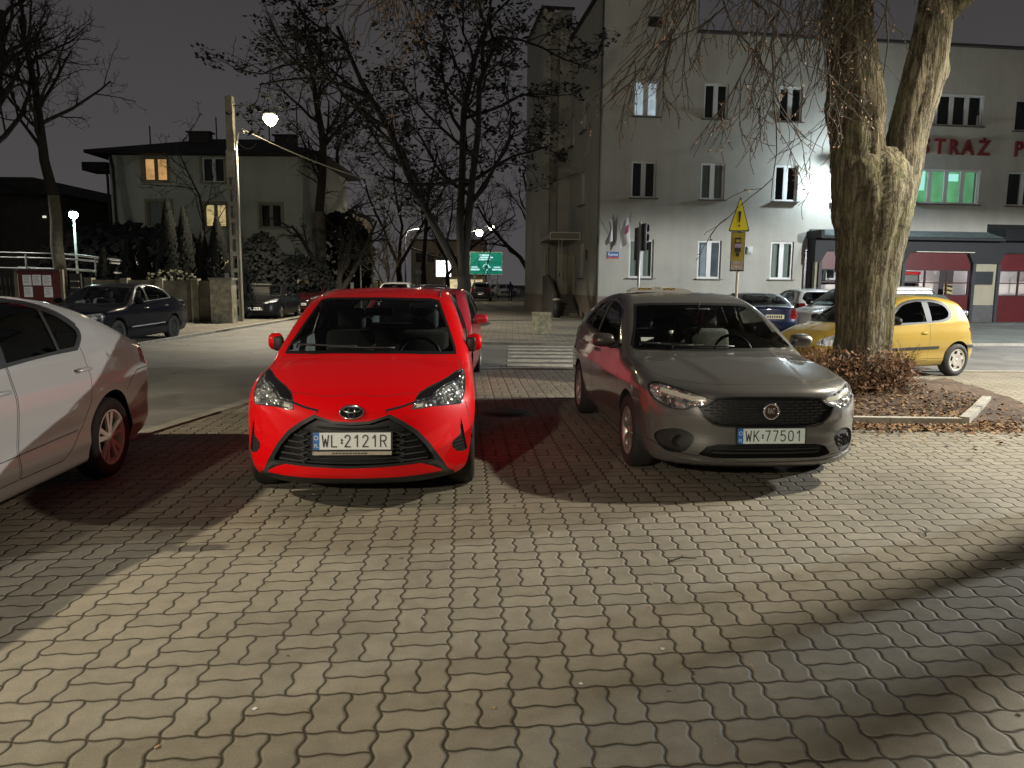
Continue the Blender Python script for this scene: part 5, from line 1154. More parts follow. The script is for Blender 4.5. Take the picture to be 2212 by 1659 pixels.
    doors = [(8.95, 11.9), (12.72, 15.98), (17.15, 20.4), (21.6, 24.8)]; z0 = 3.02
    b = MB(); edges = [8.83]+[x for d in doors for x in d]+[26]
    # header with cut corners over every door
    for a, c in doors:
        b.prism([(a, 3.62), (c, 3.62), (c, 2.50), (c-.28, z0), (a+.28, z0), (a, 2.50)], -.02, .3, 'y')
    pr = [(8.70, 8.95), (11.9, 12.72), (15.98, 17.15), (20.4, 21.6), (24.8, 26)]
    for a, c in pr: b.box(((a+c)/2, .14, 3.09), (c-a, .32, 1.06))
    b.box((8.77, .45, 1.8), (.14, .4, 3.6)); b.build('header', dkc, g)
    b = MB(); low = MB()
    for a, c in pr: b.box(((a+c)/2, .17, 1.68), (c-a-.12, .3, 1.76)); low.box(((a+c)/2, .16, .40), (c-a-.10, .32, .80))
    b.build('pier', cream, g); low.build('pier_base', mat('pier grey', (.085, .085, .085), .8, var=.2, vscale=3), g)
    b = MB(); 
    for x in edges[1:-1]: b.box((x, .08, 1.3), (.14, .3, 2.5))
    b.build('door_post', mat('post dark', (.03, .032, .036), .6), g)
    gl = glassmat('garage glass', (.92, .92, .92), .9)
    for k, (a, c) in enumerate(doors):
        a2, c2 = a+.07, c-.07; m = MB(); m.prism([(a2, 2.30), (c2, 2.30), (c2, 2.50), (c2-.26, z0), (a2+.26, z0), (a2, 2.50)], .10, .16, 'y'); m.box(((a2+c2)/2, .13, .61), (c2-a2, .06, 1.14)); do = m.build('garage_door', rm, g)
        m = MB(); n = 3; w = (c2-a2)/n
        for i in range(n+1): m.box((a2+w*i+(.03 if i == 0 else -.03 if i == n else 0), .128, 1.74), (.06, .07, 1.12))
        for z in (1.20, 1.74, 2.28): m.box(((a2+c2)/2, .127, z), (c2-a2, .066, .05))
        m.build('glazing_bar', rail, do); m = MB(); m.quad((a2, .13, 1.2), (c2, .13, 1.2), (c2, .13, 2.28), (a2, .13, 2.28)); m.build('pane', gl, do, fix=False)
        m = MB(); m.quad((a2-.3, 2.4, 0), (c2+.3, 2.4, 0), (c2+.3, 2.4, 3.1), (a2-.3, 2.4, 3.1)); m.quad((a2-.3, .4, .05), (c2+.3, .4, .05), (c2+.3, 2.4, .05), (a2-.3, 2.4, .05)); m.quad((a2-.3, .4, 3.1), (c2+.3, .4, 3.1), (c2+.3, 2.4, 3.1), (a2-.3, 2.4, 3.1))
        m.build('bay_interior', mat('bay wall', (.55, .48, .42), .8, var=.15, vscale=1), do, fix=False)
        m = MB(); m.box(((a2+c2)/2-.2, 1.3, 3.0), (2.2, .16, .05)); m.build('bay_light', emis('bay tube', ((1, .80, .70), (.75, .85, 1))[k != 1], (70, 40)[k != 1]), do)
    cap = MB(); cap.box((14.6, .12, 3.06-.02), (2.7, .34, .02)); cap.build('header_trim', mat('trim cream', (.85, .80, .68), .5), g)
    r = MB(); n = 120; x0, x1 = 8.75, 16.98
    for i in range(n):
        xa, xb, xm = x0+(x1-x0)*i/n, x0+(x1-x0)*(i+1)/n, x0+(x1-x0)*(i+.5)/n
        r.quad((xa, -.45, 3.60), (xm, -.45, 3.645), (xm, 2.15, 4.40), (xa, 2.15, 4.36), False); r.quad((xm, -.45, 3.645), (xb, -.45, 3.60), (xb, 2.15, 4.36), (xm, 2.15, 4.40))
    r.build('roof', mat('corrugated sheet', (.12, .145, .15), .45, .3, var=.2, vscale=2), g)
    r = MB(); r.box((12.86, -.43, 3.56), (8.3, .06, .10)); r.prism([(-.5, 3.55), (2.15, 4.6), (2.15, 4.75), (-.5, 3.95)], 16.98, 26.2, 'x'); r.box((21.5, -.2, 3.75), (9, .6, .42)); r.box((8.72, .3, 3.7), (.14, 1.6, .3)); r.build('roof_fascia', dkc, g)
    s = MB(); s.box((16.5, -.01, 1.96), (.84, .04, .56)); s.build('notice_plate', mat('plate dark', (.03, .034, .038), .4), g)
    s = MB(); s.box((14.6, .06, 1.0), (.5, .03, .22)); s.build('door_label', mat('label pale', (.30, .22, .18), .6), g)
    # what shows through the panes
    t = thing('fire_engine', 'red fire engine parked inside behind the glazed middle garage door', 'fire engine', tuple(g.matrix_basis @ Vector((13.35, 1.15, 0))), FA); m = MB(); m.box((0, 0, 1.35), (1.1, 1.4, 1.7), bev=.06); m.build('body', mat('engine grey', (.16, .16, .15), .4), t); m = MB(); m.box((0, -.02, 2.27), (1.12, 1.44, .16), bev=.03); m.build('red_band', mat('engine red', (.6, .02, .02), .35), t)
    m = MB(); m.lathe([(.2, -.03), (.34, -.03), (.34, .03), (.2, .03)], 20, (.3, -.75, .5), 'y'); m.build('wheel', RUBBER(), t); m = MB(); m.box((0, -.715, 1.62), (.7, .02, .5)); m.build('windshield', GLOSSB(), t)
    t = thing('striped_board', 'yellow and black striped board standing inside the middle garage door', 'board', tuple(g.matrix_basis @ Vector((15.4, .7, 0))), FA); m = MB(); m.box((0, 0, 1.5), (.42, .04, .55)); m.tube([(0, 0, 0), (0, 0, 1.3)], .03, 6); m.build('panel', mat('board yellow', (.55, .45, .2), .6), t); m = MB()
    for i in range(3): m.prism([(-.2, 1.30+.19*i), (.2, 1.22+.19*i), (.2, 1.31+.19*i), (-.2, 1.39+.19*i)], -.026, -.021, 'y')
    m.build('stripe', BLACK(), t)
    # wall lamp
    q = e.matrix_basis @ Vector((10.35, -.75, 6.52)); t = thing('wall_floodlight', 'dazzling white floodlight on the fire station wall left of the big trunk', 'floodlight', q, FA)
    m = MB(); m.box((0, .36, .02), (.06, .76, .06)); m.box((0, 0, .06), (.34, .14, .24), Matrix.Rotation(R(-35), 3, 'X'), bev=.02); m.build('housing', mat('housing grey', (.3, .3, .3), .5), t)
    m = MB(); m.box((0, -.05, -.01), (.36, .10, .20), Matrix.Rotation(R(-35), 3, 'X'), bev=.03); m.build('lens', emis('floodlight lens', (.80, .95, 1.0), 60), t)
    # small things fixed to the wall
    P = lambda s, z, o=.0: tuple(e.matrix_basis @ Vector((s, -o, z)))
    t = thing('street_name_plate', 'blue and red street name plate on the wall by the entrance corner', 'sign', P(.63, 2.81, .02), FA); m = MB(); m.box((0, 0, .03), (.52, .02, .22)); m.build('plate', mat('name blue', (.015, .09, .32), .4), t); m = MB(); m.box((0, 0, -.115), (.52, .02, .065)); m.build('red_strip', mat('name red', (.5, .05, .03), .4), t); m = MB(); put_text(m, 'Kyskowa', .15, frame((0, -.013, .02), (1, 0, 0), (0, 0, 1)), .78, bold=.003); put_text(m, 'ul.', .06, frame((-.19, -.013, .10), (1, 0, 0), (0, 0, 1)), 1); m.build('lettering', mat('name white', (.8, .8, .8), .5), t, fix=False)
    for i, (s, zt, lab) in enumerate(((.42, 4.5, 'plain white flag hanging from the wall nearest the entrance corner'), (1.10, 4.55, 'white and red flag hanging from the wall above the street name plate'))):
        t = thing('flag', lab, 'flag', P(s, 3.1, .05), FA, 'flags on the fire station wall'); m = MB(); top = (.12 if i else .03, -.55, zt-3.1); m.tube([(-.02 if i else .25, 0, .25), top], .016, 6); m.build('pole', mat('pole dark', (.08, .08, .08), .5), t)
        m = MB(); n, k = 10, 5; V = []
        for a in range(n+1):
            for b_ in range(k+1):
                u, w = a/n, b_/k; V.append((top[0]-w*(.30+.12*u)*(1 if i else .55)+(.05 if i else .1)*math.sin(u*5+i*2)*w, top[1]+.16*w+.06*math.sin(w*6+u*3), top[2]-.05-u*(1.05+.1*i)+w*-.28))
        idx = lambda a, b_: a*(k+1)+b_
        for a in range(n):
            for b_ in range(k):
                m.cur = 1 if (i and b_ in (1, 2) and 2 < a < 6) else 0; m.add([V[idx(a, b_)], V[idx(a+1, b_)], V[idx(a+1, b_+1)], V[idx(a, b_+1)]], [(0, 1, 2, 3)], True)
        m.build('cloth', [mat('flag white', (.6, .59, .6), .8), mat('flag mauve', (.28, .04, .12), .8)], t, fix=False)
    t = thing('wall_box', 'small pale square box on the wall between two ground floor windows', 'box', P(6.8, 3.1, .05), FA); m = MB(); m.box((0, 0, 0), (.26, .1, .32), bev=.01); m.build('case', mat('box pale', (.42, .44, .42), .5), t); m = MB(); m.box((-.10, -.055, -.02), (.03, .01, .22)); m.box((-.03, -.055, -.12), (.15, .01, .03)); m.build('seam', BLACK(), t)
    t = thing('wall_plaque', 'small red plaque beside the entrance door of the fire station', 'plaque', P(-.015, 2.9, -2.3), FA); m = MB(); m.box((-.02, 0, 0), (.03, .3, .42)); m.build('plate', mat('plaque red', (.16, .04, .03), .5), t); m = MB(); [m.box((-.04, 0, .12-.08*i), (.006, .2, .03)) for i in range(4)]; m.build('print', mat('print cream', (.35, .3, .22), .6), t)
    return e
def street_things():
    # street lamps: the light sources of the place
    sig = thing('traffic_signal', 'slim traffic signal seen edge-on on a thin pale pole', 'traffic signal', (3.36, 20, 0), R(97)); m = MB(); m.tube([(0, 0, 0), (0, 0, 3.2)], .035, 10); m.build('pole', mat('galvanised', (.42, .43, .43), .45, .4), sig); m = MB(); m.box((0, -.11, 2.80), (.24, .10, .72), bev=.03); m.build('housing', BLACK(), sig); m = MB(); [m.lathe([(.0, -.0), (.09, .0), (.10, -.04)], 16, (0, -.185, 2.56+.24*i), 'y') for i in range(3)]; m.build('visor', mat('visor dark', (.02, .02, .02), .5), sig); m = MB(); m.box((0, .09, 2.62), (.3, .03, .85)); m.build('backboard', BLACK(), sig)
    t = thing('warning_sign', 'yellow warning triangle with an exclamation mark over a yellow panel on a pole', 'road sign', (5.68, 19, 0), R(-9)); m = MB(); m.tube([(.02, .05, 0), (.02, .05, 3.66)], .035, 10); m.build('pole', mat('pole cream', (.55, .50, .40), .5), t)
    def tri(w, h, r, n=4):
        pts = []; c = [(-w/2, 0), (w/2, 0), (0, h)]
        for i, p in enumerate(c):
            a, b = c[i-1], c[(i+1) % 3]; u = Vector((a[0]-p[0], a[1]-p[1])).normalized(); v = Vector((b[0]-p[0], b[1]-p[1])).normalized(); P0 = Vector(p)+u*r; P2 = Vector(p)+v*r
            for k in range(n+1): s = k/n; pts.append(tuple((1-s)**2*P0+2*s*(1-s)*Vector(p)+s*s*P2))
        return pts
    ry = lambda pts, z: [(x, y+z) for x, y in pts]
    m = MB(); m.prism(ry(tri(.52, .88, .06), 2.90), -.0, .02, 'y'); b0 = m.build('triangle', mat('sign dark edge', (.03, .025, .02), .5), t)
    m = MB(); m.prism(ry(tri(.46, .78, .05), 2.93), -.006, -.001, 'y'); m.build('face', mat('sign yellow', (.80, .66, .015), .5), b0)
    m = MB(); m.prism([(-.035, 3.40), (.035, 3.40), (.012, 3.12), (-.012, 3.12)], -.010, -.007, 'y'); m.prism([(.022*math.cos(a), 3.045+.026*math.sin(a)) for a in np.linspace(0, 6.28, 9)[:-1]], -.010, -.007, 'y'); m.build('exclamation_mark', mat('sign black', (.015, .013, .01), .5), b0)
    m = MB(); m.box((-.01, .012, 2.40), (.34, .02, .98)); b1 = m.build('panel', mat('panel dark edge', (.03, .028, .02), .5), t); m = MB(); m.box((-.01, .0, 2.52), (.31, .012, .70)); m.build('panel_face', mat('panel yellow', (.36, .26, .01), .5, var=.15, vscale=8), b1); m = MB(); m.box((-.01, .0, 2.06), (.30, .012, .22)); m.build('lower_face', mat('panel grey', (.36, .30, .24), .6, var=.5, vscale=18), b1)
    m = MB(); m.box((-.01, -.008, 2.57), (.15, .008, .36), bev=.0); m.box((-.01, -.008, 2.33), (.08, .008, .10)); m.build('pictogram', mat('sign black', (.015, .013, .01), .5), b1); m = MB(); m.box((-.01, -.014, 2.67), (.11, .006, .07)); m.build('pictogram_window', mat('panel yellow', (.36, .26, .01), .5), b1); m = MB(); m.box((-.01, -.014, 2.55), (.15, .006, .10)); m.build('pictogram_plate', mat('plate violet', (.35, .25, .42), .5, var=.4, vscale=30), b1)
    # green direction sign; board and legend glow by their own emission
    t = thing('direction_sign', 'big green direction sign with a roundabout symbol far down the street', 'road sign', (-2.33, 65, 0), 0); m = MB(); [m.tube([(x, .1, 0), (x, .1, 4.2)], .06, 8) for x in (-1.0, .95)]; m.build('post', mat('galvanised', (.42, .43, .43), .45, .4), t)
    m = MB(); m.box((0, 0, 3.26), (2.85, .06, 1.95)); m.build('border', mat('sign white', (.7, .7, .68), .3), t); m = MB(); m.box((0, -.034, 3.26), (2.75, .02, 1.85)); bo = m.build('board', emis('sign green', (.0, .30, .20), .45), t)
    m = MB()
    for (x, z, w) in ((.0, 3.95, .95), (.1, 3.76, 1.15), (-.05, 3.58, 1.0)): m.box((x-.1, -.047, z), (w, .008, .13))
    for (x, z, w) in ((-1.0, 2.93, .55), (-.95, 2.72, .75), (.95, 2.93, .6), (.95, 2.72, .85)): m.box((x, -.047, z), (w, .008, .10 if z > 2.8 else .15))
    m.tube([(.0+.24*math.sin(a), -.05, 2.93+.24*math.cos(a)) for a in np.linspace(-2.3, 2.0, 20)], .05, 5); m.tube([(0, -.05, 3.17), (0, -.05, 3.36)], .04, 5); m.tube([(.24, -.05, 2.93), (.42, -.05, 2.93)], .03, 5); m.tube([(-.24, -.05, 2.93), (-.42, -.05, 2.93)], .03, 5); m.tube([(.17, -.05, 2.78), (.0, -.05, 2.62), (-.02, -.05, 2.45)], .05, 5)
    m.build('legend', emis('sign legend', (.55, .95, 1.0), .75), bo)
    # planter, bin, person
    t = thing('planter', 'square mossy concrete planter on the pavement by the crossing', 'planter', (.90, 23.1, 0), R(4)); m = MB(); 
    m.prism([(-.27, -.27), (.27, -.27), (.27, .27), (-.27, .27)], 0, .62); m.box((0, -.25, .64), (.56, .08, .07)); m.box((0, .25, .64), (.56, .08, .07)); m.box((-.25, 0, .642), (.075, .42, .066)); m.box((.25, 0, .642), (.075, .42, .066)); m.build('trough', mat('mossy concrete', (.27, .25, .17), .9, var=.45, vscale=7, bmp=.4), t); m = MB(); m.box((0, 0, .63), (.42, .42, .03)); m.build('soil', mat('soil', (.03, .025, .018), .95, bmp=.6, bscale=30), t)
    t = thing('litter_bin', 'dark litter bin with a pale top by the entrance parapet', 'litter bin', (2.05, 34.6, 0)); m = MB(); m.lathe([(0, 0), (.17, 0), (.19, .8), (0, .8)], 16); m.build('drum', mat('bin dark', (.03, .032, .034), .6), t); m = MB(); m.lathe([(.20, .80), (.21, .86), (0, .90)], 16); m.build('top', mat('bin pale', (.45, .44, .4), .5), t)
def person():
    """someone walking away down the far pavement in a blue jacket"""
    pos = (-.22, 67, 0); me = bpy.data.meshes.new('person'); V = [(0, 0, .95), (0, 0, 1.15), (0, .0, 1.38), (0, 0, 1.50), (0, -.01, 1.60), (0, -.005, 1.72),
         (.18, 0, 1.40), (.25, .03, 1.12), (.24, -.06, .88), (-.18, 0, 1.40), (-.25, -.03, 1.12), (-.23, -.12, .90),
         (.10, 0, .88), (.11, -.10, .48), (.11, .10, .08), (.11, -.06, .03), (-.10, 0, .88), (-.11, .06, .48), (-.11, .04, .08), (-.11, -.12, .03)]
    E = [(0, 1), (1, 2), (2, 3), (3, 4), (4, 5), (2, 6), (6, 7), (7, 8), (2, 9), (9, 10), (10, 11), (0, 12), (12, 13), (13, 14), (14, 15), (0, 16), (16, 17), (17, 18), (18, 19)]
    rad = [.15, .155, .17, .065, .10, .09, .085, .065, .045, .085, .065, .045, .10, .075, .05, .045, .10, .075, .05, .045]
    me.from_pydata(V, E, []); o = bpy.data.objects.new('person', me); COL.objects.link(o); sk = o.modifiers.new('s', 'SKIN'); 
    for i, v in enumerate(me.skin_vertices[0].data): v.radius = (rad[i], rad[i]*.85); v.use_root = (i == 0)
    o.modifiers.new('u', 'SUBSURF').levels = 1
    dg = bpy.context.evaluated_depsgraph_get(); m2 = bpy.data.meshes.new_from_object(o.evaluated_get(dg)); bpy.data.objects.remove(o)
    m2.materials.clear(); 
    for m in (mat('jacket blue', (.03, .06, .14), .8, var=.2), mat('trousers dark', (.012, .012, .014), .9), mat('hair dark', (.02, .015, .012), .8)): m2.materials.append(m)
    for p in m2.polygons: p.material_index = 0 if .86 < p.center.z < 1.54 else (1 if p.center.z <= .86 else 2); p.use_smooth = True
    o = bpy.data.objects.new('person', m2); COL.objects.link(o); o.location = pos; tag(o, 'person in a blue jacket and dark trousers walking away down the pavement', 'person')
# ------------------------------------------------------------------ left side of the street and the distance
def street_lamp(name_lab, loc, h, arm, power, col, hd=(.55, .22, .09), rz=0, kind='arm', lens=30, group=None, spot=None, soft=.16, blend=.3):
    """post with a curved arm and a lit head; arm: reach along local +x"""
    t = thing('street_lamp', name_lab, 'street lamp', loc, rz, group); pm = mat('lamp post grey', (.22, .225, .22), .5, .3); m = MB()
    m.tube([(0, 0, 0), (0, 0, h*.5), (0, 0, h-.5), (arm*.25, 0, h-.05), (arm, 0, h+.12)] if arm else [(0, 0, 0), (0, 0, h)], [.085, .07, .05, .04, .035] if arm else [.06, .04], 10); m.tube([(0, 0, 0), (0, 0, .9)], .10, 10); m.build('post', pm, t)
    hm = MB()
    if arm: hm.box((arm+.2, 0, h+.15), hd, bev=.03)
    else: hm.lathe([(0, h+.24), (.12, h+.21), (.15, h+.14), (.05, h+.13)], 20)
    ho = hm.build('lamp_head', mat('lamp head', (.12, .12, .12), .5), t); lm = MB()
    if kind == 'globe': lm.lathe([(0, -.3), (.19, -.23), (.3, 0), (.19, .2), (0, .23)], 16, (arm+.2, 0, h-.1))
    elif arm: lm.box((arm+.2, 0, h+.15-hd[2]/2-.012), (hd[0]*.8, hd[1]*.8, .022), bev=.008)
    else: lm.lathe([(0, h-.17), (.10, h-.14), (.17, h-.04), (.17, h+.06), (.10, h+.13), (.0, h+.16)], 20)
    lm.build('lens', emis('lens '+str(col)+str(lens), col, lens), ho)
    add_light(t, (arm+.2 if arm else 0, 0, h+.15-hd[2]/2-.30 if arm else h-.35), power, col, soft, spot, blend)
    return t
def add_light(par, loc, power, col, soft=.16, spot=None, blend=.3):
    l = bpy.data.lights.new('lamp_light', 'SPOT' if spot else 'POINT'); l.energy = power
    if spot: l.spot_size = R(spot); l.spot_blend = blend
    l.color = col; l.shadow_soft_size = soft; o = bpy.data.objects.new('lamp_light', l); COL.objects.link(o); o.parent = par; o.location = loc; return o
WARM, NEUT, COLD = (1.0, .80, .52), (1.0, .88, .68), (.78, .93, 1.0)
def lit_window(e, a, c, b, d, panes, y, inner, frm, M=None): return window(e, a, c, b, d, panes, y=y, inner=inner, frm=frm, M=M)
def left_side():
    # pale house with a low hipped roof
    e = thing('house', 'pale two-storey house with a low dark hipped roof on the left', 'house', (-24.4, 46, 0), 0); wl = plaster('house plaster', (.40, .415, .37)); W = 12.1
    wn = [(2.05, 7.50, 3.5, 9.0-.12), (5.6, 7.46, 6.95, 8.92), (2.15, 4.83, 3.6, 6.32), (5.6, 4.80, 6.95, 6.2), (5.7, 1.75, 7.0, 3.3), (9.0, 4.8, 10.3, 6.2)]
    b = MB(); wall_with_holes(b, 0, W, 0, 9.0, wn, depth=.25); b.quad((0, 0, 0), (0, 0, 9), (0, 10, 9), (0, 10, 0)); b.quad((W, 0, 0), (W, 10, 0), (W, 10, 9), (W, 0, 9)); b.build('wall', wl, e, fix=False)
    r = MB(); x0, x1, y0, y1 = -1.05, W+.9, -.8, 10.8
    r.add([(x0, y0, 9.0), (x1, y0, 9.0), (x1, y1, 9.0), (x0, y1, 9.0), (x0, y0, 9.18), (x1, y0, 9.18), (x1, y1, 9.18), (x0, y1, 9.18), (4.4, 5, 10.9), (7.8, 5, 10.9)], [(0, 1, 2, 3), (0, 4, 5, 1), (1, 5, 6, 2), (2, 6, 7, 3), (3, 7, 4, 0), (4, 8, 9, 5), (5, 9, 6), (6, 9, 8, 7), (7, 8, 4)]); ro = r.build('roof', mat('roof dark', (.012, .011, .012), .8, var=.3, vscale=2), e)
    for (x, y, h) in ((4.2, 3.4, 10.95), (9.2, 5, 11.1)): r = MB(); r.box((x, y, h-.6), (1.3, .6, 1.2)); r.box((x, y, h+.04), (1.6, .8, .08)); r.build('chimney', mat('chimney brick', (.05, .042, .04), .9), ro)
    for (x, h) in ((.9, 11.4), (5.2, 12.0), (8.6, 12.6), (10.4, 13.0)): r = MB(); r.tube([(x, 3.5, 9.3), (x, 3.5, h)], .04, 6); [r.tube([(x-.35, 3.5, h-.25*k), (x+.35, 3.5, h-.25*k)], .018, 4) for k in (1, 2)] if h > 12.3 else None; r.build('antenna', mat('antenna grey', (.05, .05, .05), .6), ro)
    gp = MB(); gp.tube([(.15, -.15, 9.0), (.30, -.18, 8.3), (.32, -.12, 0)], .08, 8); gp.tube([(-.65, .6, 8.3), (-.25, .2, 7.8), (-.2, .1, 0)], .08, 8); gp.build('downpipe', mat('downpipe black', (.015, .013, .012), .6), e); gp = MB(); gp.box((-.75, .5, 8.3), (1.5, 1.6, .5)); gp.build('side_roof', MATS['roof dark'], e)
    brown = mat('frame taupe', (.20, .18, .14), .6); warm = roomglow('warm curtain', (1.0, .52, .20), .85, .55, 1.6); yel = roomglow('yellow room', (1., .74, .34), .75, .5, 2.5); dim = roomglow('dim room', (.30, .34, .30), .18, .5, 2.)
    sur = MB()
    for a, c, bb, d in wn: sur.box(((a+bb)/2, -.03, d+.07), (bb-a+.28, .08, .14)); sur.box((a-.07, -.03, (c+d)/2), (.14, .08, d-c)); sur.box((bb+.07, -.03, (c+d)/2), (.14, .08, d-c)); sur.box(((a+bb)/2, -.05, c-.05), (bb-a+.3, .14, .09))
    sur.build('window_surround', mat('surround grey', (.24, .235, .18), .8), e)
    for i, w in enumerate(wn): window(e, *w, 2, inner=(warm, None, dim, yel, yel, None)[i], sill=False, frm=(brown, PVC(), brown, brown, PVC(), brown)[i], curtain=None if i not in (2,) else mat('curtain grey', (.3, .33, .3), .8))
    lw = MB(); lw.box((2.55, .42, 5.6), (.12, .02, 1.2)); lw.build('curtain_gap', emis('gap glow', (.75, .8, .8), .7), e)
    # garden wall in bays, pillars, gate
    wallm = mat('mossy wall', (.11, .10, .075), .9, var=.5, vscale=1.6, bmp=.4)
    t = thing('garden_wall', 'mossy concrete garden wall behind the dark sedan', 'wall', (-15.7, 27.6, 0)); m = MB(); m.box((2.45, 0, .78), (4.9, .2, 1.56)); m.build('wall_panel', wallm, t); m = MB(); [m.box((x, -.03, .80), (.26, .28, 1.66)) for x in (.1, 1.4, 2.7, 4.0, 4.8)]; m.build('pier', mat('pale pier', (.17, .16, .12), .9, var=.35, vscale=3), t)
    t = thing('gate', 'dark solid driveway gate between the garden wall and the stone pillar', 'gate', (-10.75, 27.7, 0)); m = MB(); m.box((-.07, 0, .72), (.0+.3, .06, 1.3)); m.box((-.65, 0, .75), (.85, .05, 1.4)); m.build('leaf', mat('gate dark', (.012, .012, .013), .6), t); m = MB(); m.tube([(-.3, -.05, .7), (-.3, -.05, .95)], .02, 6); m.build('handle', mat('galvanised', (.42, .43, .43), .45, .4), t)
    t = thing('gate_pillar', 'square stone gate pillar with stains behind the dark sedan', 'pillar', (-11.05+.42, 27.4, 0)); m = MB(); m.box((0, 0, .8), (.78, .5, 1.6)); m.build('shaft', mat('stained stone', (.21, .19, .14), .9, var=.55, vscale=4, bmp=.5, bscale=20), t); m = MB(); m.box((0, 0, 1.63), (.86, .58, .07)); m.build('cap', mat('pillar cap', (.16, .15, .12), .9), t)
    t = thing('garden_wall', 'dark low garden wall behind the concrete pole', 'wall', (-10.2, 31.6, 0)); m = MB(); m.box((-1.2, 0, .7), (2.2, .2, 1.4)); m.build('wall_panel', mat('dark wall', (.05, .048, .042), .9, var=.3, vscale=2), t); m = MB(); m.box((-1.2, 0, 1.43), (2.3, .28, .06)); m.build('coping', mat('coping grey', (.09, .088, .08), .9), t)
    t = thing('garden_wall', 'tan garden wall farther down the street behind the parked hatchbacks', 'wall', (-10.9, 44, 0)); bw = mat('tan wall', (.24, .19, .12), .9, var=.3, vscale=2); m = MB(); m.box((0, 6, .82), (.2, 24, 1.64)); m.build('wall_panel', bw, t); m = MB(); [m.box((.06, -5+4.2*i, .86), (.34, .4, 1.72)) for i in range(6)]; m.build('pier', mat('pale pier', (.17, .16, .12), .9), t)
    t = thing('picket_fence', 'dark picket fence at the far left edge behind the notice board', 'fence', (-18.6, 26.6, 0)); m = MB(); [m.box((-4+.16*i, 0, .85), (.07, .03, 1.5)) for i in range(34)]; m.build('pickets', mat('picket dark', (.022, .02, .018), .8), t); m = MB(); [m.box((-1.4, .03, z), (5.4, .04, .07)) for z in (.4, 1.3)]; m.build('rail', mat('picket dark', (.022, .02, .018), .8), t)
    # notice board with papers
    t = thing('notice_board', 'dark red notice board with five white papers on two posts', 'notice board', (-16.45, 26, 0)); m = MB(); [m.box((x, 0, .95), (.09, .1, 1.9)) for x in (-.82, .78)]; m.build('post', mat('board post', (.16, .145, .11), .8), t); m = MB(); m.box((0, -.02, 1.25), (1.46, .06, 1.15)); bo = m.build('panel', mat('board red', (.10, .022, .020), .7, var=.3, vscale=4), t); m = MB(); m.box((0, -.04, 1.86), (1.56, .2, .06)); m.build('top_rail', mat('board frame', (.05, .03, .028), .7), t)
    for i, (x, z) in enumerate(((-.42, 1.52), (-.08, 1.53), (.27, 1.52), (-.40, 1.12), (.30, 1.12))):
        m = MB(); m.box((x, -.056, z), (.30, .006, .36)); p = m.build('paper', mat('paper white', (.85, .85, .88), .8), bo); m = MB(); [m.box((x-.02+.02*(k % 2), -.061, z+.12-.05*k), (.2-.03*(k % 3), .003, .014)) for k in range(5)]; m.build('print', mat('print grey', (.3, .3, .32), .8), p)
    t = thing('slatted_post', 'dark slatted post beside the notice board', 'post', (-15.35, 26.2, 0)); m = MB(); m.box((0, .04, .9), (.4, .08, 1.75)); m.build('frame', mat('slat dark', (.02, .018, .018), .8), t); m = MB(); [m.box((0, -.03, .4+.22*i), (.3, .04, .05)) for i in range(6)]; m.build('slat', mat('slat pale', (.22, .20, .18), .7), t)
    # handrails on the ramp behind
    t = thing('handrail', 'galvanised ramp handrails behind the notice board', 'handrail', (-20.2, 31.4, 0)); gm = mat('galvanised', (.42, .43, .43), .45, .4); m = MB()
    for z, dz in ((2.62, -.35), (2.42, -.25), (1.98, -.2)): m.tube([(-1.6, 0, z+.05), (1.2, 0, z), (4.3, .3, z+dz)], .025, 6); m.tube([(-1.6, 1.6, z+.1), (1.2, 1.4, z+.02), (4.3, 1.6, z+dz)], .025, 6)
    m.build('rail', gm, t); m = MB(); [m.tube([(x, 0, 0), (x, 0, 2.6-.11*max(0, x-1.2))], .03, 6) for x in (-1.5, -.2, 1.2, 2.7, 4.2)]; m.build('upright', mat('upright dark', (.12, .12, .12), .5, .4), t)
    # concrete utility pole
    t = thing('utility_pole', 'tall concrete utility pole with a metal pipe beside the black hatchback', 'utility pole', (-10.6, 28.7, 0)); cm = mat('pole concrete', (.27, .26, .22), .85, var=.25, vscale=6, bmp=.3); m = MB()
    def leg(x): m.prism([(x-.04, -.12), (x+.04, -.12), (x+.04, .12), (x-.04, .12)], 0, 5.6)
    leg(-.125); leg(.125); [m.box((0, 0, .1+.62*i), (.25, .235, .16+.1*(i < 2))) for i in range(10)]; m.box((0, 0, 5.9), (.34, .30, 1.0)); m.prism([(-.13, -.13), (.13, -.13), (.13, .13), (-.13, .13)], 6.4, 8.35); m.build('shaft', cm, t)
    m = MB(); m.tube([(.21, -.1, 0), (.22, -.1, 6.6), (.32, -.1, 7.0), (.48, -.1, 7.15), (.52, -.1, 7.0)], .05, 8); m.build('cable_pipe', mat('pipe galv', (.55, .56, .52), .35, .6), t); m = MB(); m.box((-.34, 0, 1.7), (.16, .2, .3)); m.build('junction_box', mat('box grey', (.18, .18, .17), .6), t)
    m = MB(); m.tube([(0, 0, 8.0), (.5, 0, 8.05), (1.35, 0, 7.75)], .02, 6); m.build('lamp_arm', mat('arm dark', (.04, .04, .04), .6), t)
    m = MB(); m.box((1.5, 0, 7.72), (.5, .2, .1), bev=.02); ho = m.build('lamp_head', mat('lamp head', (.12, .12, .12), .5), t); m = MB(); m.lathe([(0, -.30), (.16, -.2), (.27, 0), (.2, .1), (0, .12)], 16, (1.5, 0, 7.58)); m.build('lens', emis('pole lamp lens', (1.0, .85, .52), 70), ho); add_light(t, (1.5, -.05, 7.1), 4600, (1.0, .88, .66), .15, 142, .35)
